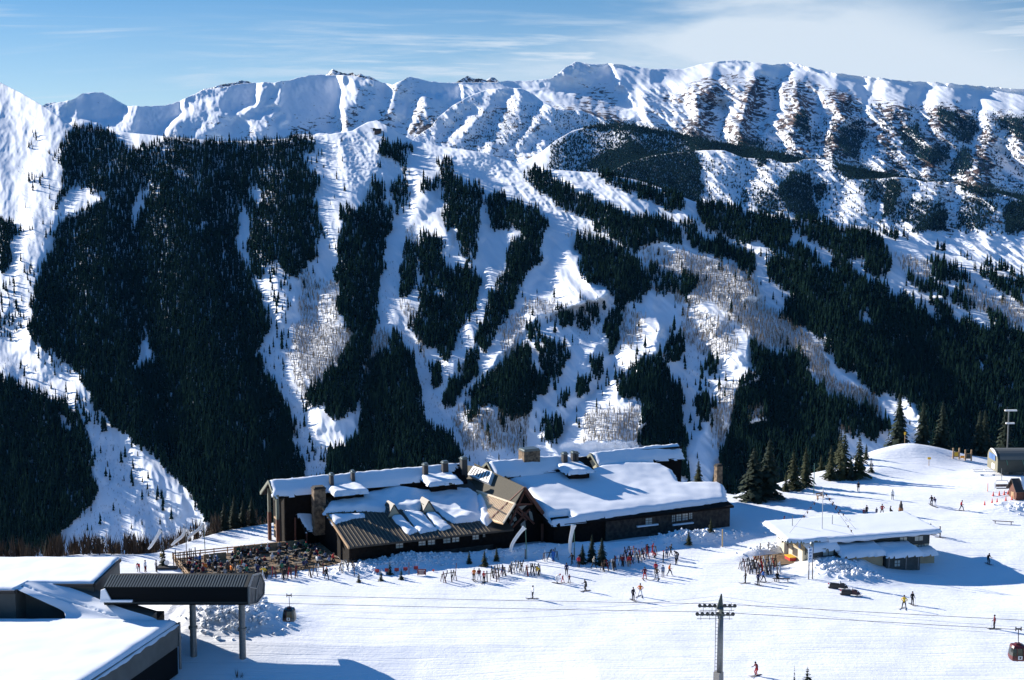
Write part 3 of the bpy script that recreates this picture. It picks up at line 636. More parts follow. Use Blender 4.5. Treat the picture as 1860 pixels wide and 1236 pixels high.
paint(FH, 1.0, L('F', '1000 420 1060 350 1100 316 1140 294 1180 282 1230 276 1265 272 1272 300 1276 372 1240 372 1180 340'))
paint(FH, 1.0, L('C', '510 1000 600 920 680 930 690 1000 690 1060 720 1090 720 1180 640 1180 560 1120 520 1050', '700 1000 760 980 760 1060 720 1080', '1100 960 1160 980 1150 1080 1110 1150 1060 1180 1080 1060', '1320 1160 1410 1120 1410 1240 1200 1240', '1720 1120 1840 1060 1840 1240 1720 1236', '1500 990 1600 1010 1700 1050 1600 1060 1480 1010', '380 850 450 850 450 890 400 890', '700 860 900 930 1000 945 880 960 780 890'))
paint(FH, 0.45, L('C', '940 990 1100 970 1160 1100 960 1060', '1200 1060 1400 1100 1300 1200 1100 1200', '1500 1060 1700 1100 1600 1236 1450 1236', '360 1040 500 1000 540 1130 420 1150', '310 1030 350 1030 350 1090 310 1090'))
FH.blur(1)
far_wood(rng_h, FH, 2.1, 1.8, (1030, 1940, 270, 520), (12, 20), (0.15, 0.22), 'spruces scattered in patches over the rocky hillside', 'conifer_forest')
ax, ay = scatter(FH, rng_h, 3.4, 3.0, 1275, 1940, 270, 520); n = len(ax)
V, Fc = twig_batch(rng_h.pos(ax, ay), RNG.uniform(3, 7, n), RNG.uniform(1.5, 3, n), 6)
o = link_mesh('bare_aspen_wood', np_mesh('bare_aspen_wood', V, Fc, 3), M_BRUSH); tag(o, 'brown leafless scrub on the rocky hillside', 'scrub', kind='stuff')
FD = Field(2)
paint(FD, 0.11, L('B', '560 560 720 520 960 520 1060 580 1290 600 1400 660 1280 720 1100 860 1000 900 700 820 400 740'))
paint(FD, 0.30, L('B', '840 600 960 560 1080 580 1050 700 900 780 700 820 640 760 760 700', '1150 580 1400 640 1500 680 1300 720 1100 700', '1100 800 1280 700 1400 720 1300 900 1080 900'))
FD.blur(1)
far_wood(rng_d, FD, 3.0, 2.6, (720, 1180, 165, 330), (12, 20), (0.18, 0.26), 'sparse dark trees dotted over the snowy dome', 'conifer_forest')
FR = Field(2)
paint(FR, 0.9, L('C', '590 640 640 600 680 660 690 740 640 720', '860 680 970 650 970 720 940 860 860 840 840 760', '1160 700 1250 680 1300 800 1440 780 1400 880 1300 890 1200 800', '1360 590 1460 600 1560 660 1580 700 1520 780 1460 740 1380 640', '1680 660 1740 630 1830 630 1830 760 1760 720', '1430 880 1500 800 1560 880 1440 960', '300 740 340 760 420 770 420 800 300 780'))
paint(FR, 0.07, L('C', '0 660 500 760 700 640 1000 560 1400 600 1830 640 1830 1020 1400 980 900 900 660 830 300 800 0 720'))
FR.blur(2)
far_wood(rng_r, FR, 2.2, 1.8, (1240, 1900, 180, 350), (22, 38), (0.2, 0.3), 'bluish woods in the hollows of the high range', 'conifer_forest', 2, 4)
print('trees', NTREE, 'aspen', len(ab))
# ================================================================== snow plateau we look down on
EDGE = np.array([(-260, 200), (-110, 208), (-75, 212), (-56, 217), (-48, 231), (-42, 236), (-30, 244), (0, 262), (30, 270), (42, 259), (55, 272), (70, 287), (85, 294), (110, 292), (260, 300)], float)
def _g(x, y, cx, cy, sx, sy, rot=0.0):
    c, s = math.cos(rot), math.sin(rot); dx, dy = x - cx, y - cy
    u = (dx * c + dy * s) / sx; v = (-dx * s + dy * c) / sy
    return np.exp(-(u * u + v * v))
# heaps of rough ploughed snow: centre (picture), radii, turn, height, roughness
_pl = lambda px, py: at_z(px, py, 0)
PILES = [(_pl(424, 1130), 6.5, 5.0, 0.0, 2.3, 0.5), (_pl(368, 1112), 6, 4, 0.0, 2.0, 0.35), (_pl(700, 1030), 8, 3.0, 0.42, 0.55, 0.3), (_pl(772, 1022), 6, 2.5, 0.42, 0.5, 0.28),
         (_pl(920, 1010), 6, 2.0, 0.3, 0.8, 0.25), (_pl(1280, 980), 7, 2.4, 0.3, 0.9, 0.35), (_pl(1235, 985), 6, 2.0, 0.3, 0.7, 0.3), (_pl(1525, 1030), 5.0, 3.6, 0.2, 1.7, 0.35), (_pl(1535, 1048), 5.5, 2.2, -0.3, 0.7, 0.45),
         (_pl(1845, 930), 5, 3, 0.0, 1.0, 0.3), (_pl(1405, 1002), 6, 1.6, 0.5, 1.0, 0.25), (_pl(1640, 828), 12, 9, 0.0, 3.4, 0.03), (_pl(1570, 862), 10, 5, 0.5, 0.9, 0.04),
         (_pl(1115, 1000), 6, 2.5, 0.3, 0.9, 0.2), (_pl(1045, 1006), 4, 2.5, 0.3, 0.9, 0.15), (_pl(470, 1232), 3.2, 1.6, 0.1, 1.0, 0.05), (_pl(985, 1000), 4, 2.5, 0.3, 1.0, 0.1)]
def gz(x, y):
    x = np.asarray(x, float); y = np.asarray(y, float)
    z = 0.22 * fbm(x / 28, y / 28, 201, 3) + 0.05 * fbm(x / 5, y / 5, 205, 2)
    z = z - 1.6 * _g(x, y, 74, 207, 16, 12, 0.2)            # hollow beside the patrol hut
    z = z + 1.5 * _g(x, y, 95, 262, 26, 12, 0.1)
    z = z - 0.16 * np.maximum(0, 174 - y) * np.clip((10 - x) / 22, 0, 1)        # the plaza falls away below the station
    for c, sx, sy, rot, h, rg in PILES:
        m = _g(x, y, c.x, c.y, sx, sy, rot)
        if rg > 0.1:
            m2 = np.clip(m * 1.6, 0, 1)
            z = z + m2 * h * (0.85 + 0.15 * fbm(x / 3, y / 3, 215, 2)) + m2 * rg * (ridged(x / 2.0, y / 2.0, 219, 3) * 0.45)
        else: z = z + m * h
    e = np.interp(x, EDGE[:, 0], EDGE[:, 1]) + 1.5 * pnoise(x / 9, x * 0, 231)
    d = np.maximum(0, y - e)
    drop = np.where(d < 10, d * d / 20 * 0.62, 3.1 + (d - 10) * 0.62)
    return z - np.minimum(drop, 430)
def gpt(px, py):
    """ground point seen at a picture position"""
    z = 0.0
    for _ in range(6):
        p = at_z(px, py, z); z = float(gz(p.x, p.y))
    return Vector((p.x, p.y, z))

def snow_mat():
    m = bpy.data.materials.new('packed_snow'); m.use_nodes = True; nt = m.node_tree; b = nt.nodes['Principled BSDF']
    b.inputs['Roughness'].default_value = 0.65; b.inputs['Specular IOR Level'].default_value = 0.25
    tc = node(nt, 'ShaderNodeTexCoord')
    prev = None
    # crossing ski tracks: fine grooves in several directions, then grainy crust
    for rz, sc, st, w in ((0.75, (0.06, 2.2, 1), 1, 0.10), (-0.65, (0.05, 1.6, 1), 1, 0.10), (1.35, (0.05, 2.6, 1), 1, 0.09), (0.0, (1.6, 1.6, 1), 1, 0.16), (0.0, (6, 6, 6), 1, 0.05)):
        mp = node(nt, 'ShaderNodeMapping'); mp.inputs['Rotation'].default_value = (0, 0, rz); mp.inputs['Scale'].default_value = sc
        nt.links.new(tc.outputs['Object'], mp.inputs['Vector'])
        n = node(nt, 'ShaderNodeTexNoise'); n.inputs['Scale'].default_value = 1; n.inputs['Detail'].default_value = 4; n.inputs['Distortion'].default_value = 0.6
        nt.links.new(mp.outputs['Vector'], n.inputs['Vector'])
        h = n.outputs['Fac']
        if sc[0] < 1:
            r = node(nt, 'ShaderNodeMapRange'); r.inputs['From Min'].default_value = 0.36; r.inputs['From Max'].default_value = 0.46
            nt.links.new(h, r.inputs['Value']); h = r.outputs['Result']
        bp = node(nt, 'ShaderNodeBump'); bp.inputs['Strength'].default_value = 0.3; bp.inputs['Distance'].default_value = w
        nt.links.new(h, bp.inputs['Height'])
        if prev: nt.links.new(prev, bp.inputs['Normal'])
        prev = bp.outputs['Normal']
    nt.links.new(prev, b.inputs['Normal'])
    n = node(nt, 'ShaderNodeTexNoise'); n.inputs['Scale'].default_value = 0.12; n.inputs['Detail'].default_value = 6
    nt.links.new(tc.outputs['Object'], n.inputs['Vector'])
    r = node(nt, 'ShaderNodeValToRGB'); r.color_ramp.elements[0].position = 0.35; r.color_ramp.elements[1].position = 0.7
    r.color_ramp.elements[0].color = (0.76, 0.79, 0.845, 1); r.color_ramp.elements[1].color = (0.81, 0.835, 0.88, 1)
    nt.links.new(n.outputs['Fac'], r.inputs['Fac']); nt.links.new(r.outputs['Color'], b.inputs['Base Color'])
    return m
M_GROUND = snow_mat()
ys = np.concatenate([np.arange(100, 155, 2.0), np.arange(155, 250, 0.32), np.arange(250, 305, 0.6), np.arange(305, 400, 6), np.arange(400, 1700, 40)])
xs = np.concatenate([np.arange(-900, -80, 30), np.arange(-80, 115, 0.36), np.arange(115, 900, 30)])
GX, GY = np.meshgrid(xs, ys); GZ = gz(GX, GY)
me = np_mesh('snow_ground', np.stack([GX, GY, GZ], -1).reshape(-1, 3), grid_faces(len(ys), len(xs)), 4)
o = link_mesh('snow_ground', me, M_GROUND, smooth=True); tag(o, kind='structure')
# ================================================================== mesh collector
class MB:
    """collects boxes, prisms, tubes and polygons; build() links them as ONE mesh object"""
    def __init__(s): s.v = []; s.f = []
    def add(s, vs, fs):
        n = len(s.v); s.v += [Vector(v) for v in vs]; s.f += [[i + n for i in f] for f in fs]; return s
    def box(s, x0, x1, y0, y1, z0, z1):
        return s.add([(x0, y0, z0), (x1, y0, z0), (x1, y1, z0), (x0, y1, z0), (x0, y0, z1), (x1, y0, z1), (x1, y1, z1), (x0, y1, z1)],
                     [(0, 3, 2, 1), (4, 5, 6, 7), (0, 1, 5, 4), (1, 2, 6, 5), (2, 3, 7, 6), (3, 0, 4, 7)])
    def prism(s, poly, vec):
        vec = Vector(vec); n = len(poly); p = [Vector(q) for q in poly]
        return s.add(p + [q + vec for q in p], [list(range(n))[::-1], list(range(n, 2 * n))] + [(i, (i + 1) % n, n + (i + 1) % n, n + i) for i in range(n)])
    def hull(s, low, top):
        """two rings of equal count joined and capped"""
        n = len(low)
        return s.add(list(low) + list(top), [list(range(n))[::-1], list(range(n, 2 * n))] + [(i, (i + 1) % n, n + (i + 1) % n, n + i) for i in range(n)])
    def tube(s, p0, p1, r0, r1=None, n=8):
        p0, p1 = Vector(p0), Vector(p1); r1 = r0 if r1 is None else r1
        d = (p1 - p0).normalized(); a = d.orthogonal().normalized(); b = d.cross(a)
        ring = lambda p, r: [p + (a * math.cos(t) + b * math.sin(t)) * r for t in (2 * math.pi * k / n for k in range(n))]
        return s.hull(ring(p0, r0), ring(p1, r1))
    def beam(s, p0, p1, w, h=None, up=(0, 0, 1)):
        """square bar from p0 to p1"""
        p0, p1 = Vector(p0), Vector(p1); h = h or w; d = (p1 - p0).normalized(); up = Vector(up)
        if abs(d.dot(up)) > 0.98: up = Vector((1, 0, 0))
        a = d.cross(up).normalized() * (w / 2); b = a.cross(d).normalized() * (h / 2)
        r = lambda p: [p - a - b, p + a - b, p + a + b, p - a + b]
        return s.hull(r(p0), r(p1))
    def lathe(s, prof, c=(0, 0, 0), n=12):
        c = Vector(c); rings = [[c + Vector((r * math.cos(2 * math.pi * k / n), r * math.sin(2 * math.pi * k / n), z)) for k in range(n)] for r, z in prof]
        vs = [v for r in rings for v in r]; fs = []
        for j in range(len(rings) - 1):
            for k in range(n): fs.append((j * n + k, j * n + (k + 1) % n, (j + 1) * n + (k + 1) % n, (j + 1) * n + k))
        fs += [list(range(n))[::-1], [(len(rings) - 1) * n + k for k in range(n)]]
        return s.add(vs, fs)
    def grid(s, P):
        nr, nc = P.shape[:2]; return s.add([tuple(p) for p in P.reshape(-1, 3)], grid_faces(nr, nc).tolist())
    def build(s, name, m, parent=None, smooth=False, world=False):
        v = s.v
        if world and parent is not None:
            M4 = Matrix.Identity(4); q = parent
            while q is not None: M4 = Matrix.Translation(q.location) @ Euler(q.rotation_euler).to_matrix().to_4x4() @ M4; q = q.parent
            inv = M4.inverted(); v = [inv @ p for p in v]
        me = bpy.data.meshes.new(name); me.from_pydata([tuple(p) for p in v], [], s.f)
        bm = bmesh.new(); bm.from_mesh(me); bmesh.ops.recalc_face_normals(bm, faces=bm.faces); bm.to_mesh(me); bm.free()
        return link_mesh(name, me, m, parent, smooth)

class Plane:
    def __init__(s, p, n): s.p = Vector(p); s.n = Vector(n).normalized()
    def at(s, px, py, up=0.0):
        """where the line of sight at a picture position meets this plane, lifted along z"""
        d = Vector(ray(px, py)); c = Vector((0, 0, CAMH)); t = (s.p - c).dot(s.n) / d.dot(s.n)
        return c + d * t + Vector((0, 0, up))
    def z(s, x, y): return s.p.z - ((x - s.p.x) * s.n.x + (y - s.p.y) * s.n.y) / s.n.z
def slope_plane(a, b, z, grad):
    """plane through the level line seen from picture point a to b (height z), falling towards us by grad"""
    A, B = at_z(*a, z), at_z(*b, z); d = (B - A).normalized(); f = Vector((d.y, -d.x, 0))    # to the front
    return Plane(A, d.cross(f + Vector((0, 0, -grad))) * -1)
def wall_plane(a, b, z=0.0):
    A, B = at_z(*a, z), at_z(*b, z); return Plane(A, Vector(((B - A).y, -(B - A).x, 0)))

SNOW_N = [0]
def snow_cap(pl, poly, thick=0.45, step=0.3, rad=0.7, holes=(), rough=0.12, tuck=0.12, wave=3.0):
    """thick soft snow lying on a plane inside a picture outline"""
    SNOW_N[0] += 1; sd = 300 + SNOW_N[0] * 7
    W = [pl.at(*q) for q in poly]; A = np.array([(w.x, w.y) for w in W]); H = [np.array([tuple(pl.at(*q))[:2] for q in h]) for h in holes]
    a = LODGE_A; R = np.array([[math.cos(a), math.sin(a)], [-math.sin(a), math.cos(a)]])
    Q = A @ R.T; Hq = [h @ R.T for h in H]
    x = np.arange(Q[:, 0].min() - step, Q[:, 0].max() + 2 * step, step); y = np.arange(Q[:, 1].min() - step, Q[:, 1].max() + 2 * step, step)
    gx, gy = np.meshgrid(x, y); P = np.stack([gx.ravel(), gy.ravel()], -1)
    wob = 0.22 * fbm(P[:, 0] / 1.6, P[:, 1] / 1.6, sd, 3)
    d = seg_dist(P, [np.vstack([Q, Q[:1]])]) * np.where(inside(P, Q), 1, -1)
    for h in Hq: d = np.minimum(d, seg_dist(P, [np.vstack([h, h[:1]])]) * np.where(inside(P, h), -1, 1))
    d = d + wob * 0.8
    t = np.clip(d / rad, 0, 1); prof = np.sqrt(1 - (1 - t) ** 2)
    hgt = np.where(d > 0, prof * thick * (1 + rough * 2.2 * fbm(P[:, 0] / wave, P[:, 1] / wave, sd + 3, 3)), -tuck)
    wxy = P @ R
    z = np.array([pl.z(u, v) for u, v in wxy]) + hgt
    keep = (d > -step * 1.1).reshape(gx.shape); f = grid_faces(*gx.shape)
    f = f[keep.ravel()[f].all(1)]
    used = np.unique(f); mp = np.full(len(P), -1); mp[used] = np.arange(len(used))
    V = np.stack([wxy[:, 0], wxy[:, 1], z], -1)[used]
    return MB().add([tuple(v) for v in V], mp[f].tolist())

# ------------------------------------------------------------------ materials for built things
M_SNOW = mat('roof_snow', SNOWC, rough=0.7, bump=0.12, bscale=1.5, spec=0.2)
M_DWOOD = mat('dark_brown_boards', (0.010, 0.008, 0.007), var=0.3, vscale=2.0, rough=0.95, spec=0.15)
M_BOARD = mat('brown_boards', (0.075, 0.050, 0.034), var=0.25, vscale=2.0, rough=0.85)
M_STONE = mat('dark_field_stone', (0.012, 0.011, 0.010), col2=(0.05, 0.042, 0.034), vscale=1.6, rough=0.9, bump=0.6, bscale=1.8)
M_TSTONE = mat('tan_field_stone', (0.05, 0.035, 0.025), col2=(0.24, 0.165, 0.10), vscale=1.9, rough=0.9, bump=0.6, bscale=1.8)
M_TRIM = mat('grey_green_trim', (0.16, 0.17, 0.13), rough=0.7)
M_TIMBER = mat('tan_timber', (0.34, 0.22, 0.12), var=0.2, rough=0.8)
M_RTIMBER = mat('red_brown_timber', (0.11, 0.040, 0.024), var=0.2, rough=0.8)
M_SHINGLE = mat('olive_brown_shingle', (0.060, 0.053, 0.036), var=0.22, vscale=6, rough=0.9, bump=0.3, bscale=6)
M_METAL = mat('weathered_brown_metal_roof', (0.052, 0.042, 0.031), var=0.15, vscale=0.7, rough=0.65, metal=0.2)
M_GOLD = mat('tan_metal_roof', (0.60, 0.43, 0.26), var=0.15, vscale=2, rough=0.45, metal=0.2)
M_GLASS = mat('pale_window_glass', (0.36, 0.40, 0.37), rough=0.12, spec=0.8)
M_FRAME = mat('dark_window_frame', (0.035, 0.03, 0.028), rough=0.6)
M_WHITE = mat('white_paint', (0.75, 0.74, 0.72), rough=0.5)
M_CREAM = mat('cream_panel', (0.36, 0.34, 0.25), rough=0.7)
M_FLUE = mat('black_flue', (0.025, 0.025, 0.027), rough=0.6)
M_FLUECAP = mat('grey_flue_cap', (0.10, 0.13, 0.14), rough=0.4, metal=0.4)

# ================================================================== the big lodge
LODGE_A = math.radians(24)
_o = at_z(638, 1019, 0)
lodge = empty('mountain_lodge', (_o.x, _o.y, 0), LODGE_A, 'long dark timber and stone ski lodge under thick snowy roofs', 'lodge')
LEX = Vector((math.cos(LODGE_A), math.sin(LODGE_A), 0)); LEY = Vector((-LEX.y, LEX.x, 0))
def lw(x, y, z): return Vector((_o.x, _o.y, 0)) + LEX * x + LEY * y + Vector((0, 0, z))      # lodge frame -> world
def ll(w): d = w - Vector((_o.x, _o.y, 0)); return Vector((d.dot(LEX), d.dot(LEY), w.z))
def part(mb, name, m, parent=lodge, smooth=False, world=True):
    return mb.build(name, m, parent, smooth, world)
def slab(pl, poly, th, name, m, parent=lodge, up=0.0):
    return part(MB().prism([pl.at(*q) + Vector((0, 0, up)) for q in poly], (0, 0, -th)), name, m, parent)

PU = slope_plane((490, 873), (835, 842), 10.3, 0.56)        # left upper roof
PL_ = slope_plane((634, 994), (885, 963), 3.4, 0.235)       # left lower roof
PV = slope_plane((886, 840), (1021, 828), 10.3, 0.56)       # right upper roof
PR = slope_plane((1001, 954), (1323, 914.5), 3.8, 0.20)     # right lower roof
PB = slope_plane((1076, 824), (1231, 807), 9.8, 0.60)      # rear wing roof

def snow(pl, poly, parent=lodge, name='roof_snow', **kw):
    return part(snow_cap(pl, poly, **kw), name, M_SNOW, parent, True)

# -- left tall block
E1, E2 = (497, 903), (762, 873)
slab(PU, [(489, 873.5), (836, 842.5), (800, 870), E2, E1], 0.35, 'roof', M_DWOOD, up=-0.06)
snow(PU, [(489.5, 873.5), (836, 842), (806, 869), (762, 874), (700, 881), (564, 896), (497.5, 902.5)], thick=0.42)
r0, r1, e0, e1 = [ll(PU.at(*q)) for q in ((489, 873.5), (836, 842.5), E1, E2)]
ry, ey, rz, ez = r0.y, e0.y, r0.z, e0.z
# rear half of the roof and the body under it
part(MB().prism([(r0.x, ry, rz - .06), (r1.x, ry, rz - .06), (r1.x, ry + 5.5, rz - 3.1), (r0.x, ry + 5.5, rz - 3.1)], (0, 0, -0.35)), 'roof', M_DWOOD, world=False)
bx0 = r0.x + 1.8
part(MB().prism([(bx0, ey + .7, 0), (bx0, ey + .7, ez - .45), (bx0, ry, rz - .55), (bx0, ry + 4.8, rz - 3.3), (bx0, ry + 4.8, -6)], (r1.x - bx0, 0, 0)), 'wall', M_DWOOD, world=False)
# barge boards and the posts under the open gable
m = MB(); ex = r0.x - 0.08
m.beam((ex, ry, rz - .1), (ex, ey - .3, ez - .35), .22, .5); m.beam((ex, ry, rz - .1), (ex, ry + 5.6, rz - 3.2), .22, .5)
part(m, 'barge_board', M_TRIM, world=False)
for yy, x_ in ((ey + .2, ex + .5), (ey + 2.2, ex + 1.0), (ry + 2.4, ex + .6)):
    post = MB().box(x_ - .22, x_ + .22, yy - .22, yy + .22, 4.6, ez - .2 + .4); p_ = part(post, 'post', M_TRIM, world=False)
    part(MB().box(x_ - .26, x_ + .26, yy - .26, yy + .26, 0, 4.6), 'post_base', M_RTIMBER, p_, world=False)
m = MB()
for z_ in (2.6, 3.2, 4.5): m.box(ex + .35, ex + .75, ey + .45, ey + 1.95, z_, z_ + .28)
part(m, 'balcony_rail', M_TIMBER, world=False)
# porch roof deep in snow beside the deck
PP = slope_plane((530, 912), (560, 908), 6.6, 0.75)
slab(PP, [(530, 912), (561, 908), (574, 962), (554, 966)], 0.25, 'porch_roof', M_DWOOD)
snow(PP, [(530, 912), (561, 908), (574, 962), (556, 965), (550, 950), (540, 935)], thick=0.22, step=.25, rad=.4, rough=.05)
for q in ((536, 938), (557, 964)):
    a = PP.at(*q); part(MB().beam((a.x, a.y, 0), (a.x, a.y, a.z - .25), .26), 'porch_post', M_RTIMBER)
# -- left low wing
A0, A1 = ll(PL_.at(634, 994)), ll(PL_.at(885, 963))
wy = A0.y + 1.1
top = ll(PL_.at(700, 888)).y + 0.5
gl = 0.235
zt = A0.z + (top - A0.y) * gl
xl = ll(PL_.at(589, 940)).x + .5
xr = A1.x + 4
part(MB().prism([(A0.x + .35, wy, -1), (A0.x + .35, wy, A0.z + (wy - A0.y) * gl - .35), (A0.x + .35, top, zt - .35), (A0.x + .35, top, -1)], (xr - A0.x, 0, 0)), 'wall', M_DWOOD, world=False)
part(MB().prism([(A0.x, A0.y, A0.z), (xr, A0.y, A0.z), (xr, top, zt), (A0.x, top, zt)], (0, 0, -.28)), 'roof', M_METAL, world=False)
m = MB(); k = A0.x + .12
while k < A1.x + .5:
    m.beam((k, A0.y - .02, A0.z + .04), (k, top - 3.0, zt - 3.0 * gl + .04), .07, .08); k += .62
part(m, 'roof_rib', mat('pale_roof_rib', (0.19, 0.155, 0.10), rough=.5, metal=.2), world=False)
part(MB().beam((A0.x - .06, A0.y - .1, A0.z - .1), (A0.x - .06, top, zt - .1), .2, .42), 'barge_board', M_TIMBER, world=False)
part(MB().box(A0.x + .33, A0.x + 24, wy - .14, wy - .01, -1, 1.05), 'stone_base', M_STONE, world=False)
# snow on it
snow(PL_, [(586, 934), (600, 915), (640, 905), (700, 888), (790, 895), (850, 888), (868, 900), (880, 950), (852, 953), (826, 955), (806, 944), (789, 930), (770, 926), (755, 935), (728, 928), (703, 933), (660, 930), (610, 931)], thick=0.75, rad=1.2, rough=.2, wave=5)
snow(PL_, [(596, 936), (620, 934), (662, 935), (663, 941), (640, 944), (607, 954)], thick=0.4, rad=.9)
snow(PL_, [(709, 941), (729, 939), (761, 968), (743, 975), (734, 968), (722, 955)], thick=0.55, rad=.8)
snow(PL_, [(731, 930), (768, 934), (797, 966), (762, 973), (748, 955)], thick=0.6, rad=.8)
snow(PL_, [(771, 934), (792, 933), (822, 962), (801, 970), (786, 955)], thick=0.55, rad=.8)
snow(PL_, [(866, 903), (878, 905), (896, 938), (896, 950), (884, 961), (872, 952), (868, 925)], thick=1.1, rad=1.3)
# little glazed roof gables
for ax_, ay_ in ((715, 916), (778, 909)):
    c = ll(PL_.at(ax_ + 1, ay_ + 24)); w = 1.05; h = 1.75; zb = c.z + .15
    m = MB().prism([(c.x - w, c.y, zb), (c.x + w, c.y, zb), (c.x, c.y, zb + h)], (0, 3.0, 0)); g_ = part(m, 'skylight_gable', M_CREAM, world=False)
    m = MB()
    for sgn in (-1, 1): m.prism([(c.x + sgn * (w + .15), c.y - .12, zb - .15), (c.x, c.y - .12, zb + h + .12), (c.x, c.y + 3.1, zb + h + .12), (c.x + sgn * (w + .15), c.y + 3.1, zb - .15)], (sgn * .08, 0, .10))
    part(m, 'gable_roof', M_FRAME, g_, world=False)
    m = MB()
    for t in (.25, .6): m.beam((c.x - w * (1 - t) - .12, c.y + .8, zb + h * t + .1), (c.x - w * (1 - t) - .12, c.y + 2.6, zb + h * t + .1), .12, .12)
    part(m, 'gable_rib', M_TRIM, g_, world=False)
    part(MB().box(c.x - w - .05, c.x + w + .05, c.y - .1, c.y + .2, zb - .5, zb), 'sill', M_CREAM, g_, world=False)
# -- windows: glass with a frame and muntins
def window(x0, x1, z0, z1, y, nx=2, nz=2, parent=lodge, frame=M_FRAME, glass=M_GLASS):
    w = part(MB().box(x0, x1, y - .03, y + .02, z0, z1), 'window', glass, parent, world=False)
    m = MB(); t = .07
    for k in range(nx + 1): xx = x0 + (x1 - x0) * k / nx; m.box(xx - t / 2, xx + t / 2, y - .07, y - .031, z0 - t / 2, z1 + t / 2)
    for k in range(nz + 1):
        zz = z0 + (z1 - z0) * k / nz
        for q in range(nx): m.box(x0 + (x1 - x0) * q / nx + t / 2 + .002, x0 + (x1 - x0) * (q + 1) / nx - t / 2 - .002, y - .068, y - .031, zz - t / 2, zz + t / 2)
    part(m, 'frame', frame, w, world=False)
    return w
WF = Plane(lw(0, wy - .2, 0), -LEY)
def win_px(pl, x0, y0, x1, y1, yl, **kw):
    a, b = ll(pl.at(x0, y1)), ll(pl.at(x1, y0)); return window(a.x, b.x, min(a.z, b.z), max(a.z, b.z) - .12, yl, **kw)
for x0, y0, x1, y1 in ((719, 985, 732, 996.5), (760, 981, 773, 992), (777, 979, 790, 990.5), (805, 976, 818, 987.5), (821, 974, 834, 985.5), (858, 970, 869.5, 981), (877, 968, 881, 976)):
    win_px(WF, x0, y0, x1, y1, wy - .2)
# -- sheds dormers with snow, chimneys
def dormer(bl, br, fl, fr, wl, wr, pl, hz=1.0):
    """bl/br rear edge, fl/fr front edge of the snow, wl/wr foot of the front wall (picture points)"""
    a, b = ll(pl.at(*wl)), ll(pl.at(*wr)); y = min(a.y, b.y) + .3; zb = min(a.z, b.z) - .6
    vp = Plane(lw(0, y, 0), -LEY); zf = ll(vp.at(*fl)).z + .15
    x0, x1 = a.x, b.x; yb = y + 6.0; zr = zf + .10 * 6
    d_ = part(MB().prism([(x0, y, zb), (x0, y, zf), (x0, yb, zr), (x0, yb, zb)], (x1 - x0, 0, 0)), 'dormer', M_DWOOD, world=False)
    part(MB().prism([(x0 - .5, y - .7, zf - .0), (x1 + .5, y - .7, zf - .0), (x1 + .5, yb, zr + .05), (x0 - .5, yb, zr + .05)], (0, 0, .18)), 'dormer_roof', M_TRIM, d_, world=False)
    pd = Plane(lw(x0, y - .7, zf + .2), (LEY * -.10 + Vector((0, 0, 1))))
    q = [lw(x0 - .7, y - .9, 0), lw(x1 + .7, y - .9, 0), lw(x1 + .6, yb - 1.2, 0), lw(x0 - .6, yb - 1.2, 0)]
    class _P:
        def at(s, i, j): return q[i] if j == 0 else None
        z = staticmethod(pd.z)
    part(snow_cap(_P(), [(0, 0), (1, 0), (2, 0), (3, 0)], thick=.6, rad=.8, step=.25), 'dormer_snow', M_SNOW, d_, True)
    return d_
dormer((606, 879), (643, 877), (609, 902), (664, 896), (612, 917), (662, 913), PL_)
dormer((780, 862), (816, 864), (783, 884), (834, 880), (784, 903), (830, 897), PL_)
dormer((1013, 843), (1059, 844), (1028, 864), (1076, 860), (1035, 882), (1071, 878), PR)
def chimney(x0, x1, ytop, ybot, pl, m=M_FLUE, cap=M_FLUECAP, dep=1.0, stone=None, sink=1.5):
    a = ll(pl.at((x0 + x1) / 2, ybot)); vp = Plane(lw(0, a.y, 0), -LEY)
    l, r, t = ll(vp.at(x0, ybot)).x, ll(vp.at(x1, ybot)).x, ll(vp.at((x0 + x1) / 2, ytop)).z
    y = a.y; zb = a.z - sink
    tp = .08 if stone is None else 0.0
    low = [(l, y, zb), (r, y, zb), (r, y + dep, zb), (l, y + dep, zb)]; up = [(l + tp, y + tp, t - .3), (r - tp, y + tp, t - .3), (r - tp, y + dep - tp, t - .3), (l + tp, y + dep - tp, t - .3)]
    c = part(MB().hull(low, up), 'chimney', m, world=False)
    part(MB().box(l - .06, r + .06, y - .06, y + dep + .06, t - .3, t - .12).box(l + .12, r - .12, y + .12, y + dep - .12, t - .12, t + .1), 'chimney_cap', cap, c, world=False)
    return c
for x0, x1, yt, yb in ((600, 607.5, 861, 889), (639, 646, 856, 880), (770, 779, 843, 873), (804.5, 815.5, 839, 866)): chimney(x0, x1, yt, yb, PU)
for x0, x1, yt, yb in ((1023, 1032, 823, 849), (1040, 1046, 821, 846), (1046.6, 1052, 822, 847)): chimney(x0, x1, yt, yb, PV)
chimney(839, 850, 832, 852, PV, dep=1.2)
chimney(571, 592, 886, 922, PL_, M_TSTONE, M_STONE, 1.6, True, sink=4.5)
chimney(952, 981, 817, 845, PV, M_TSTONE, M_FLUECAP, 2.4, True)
chimney(1302, 1312, 845, 883, PR, M_TSTONE, M_STONE, 1.0, True, sink=2)
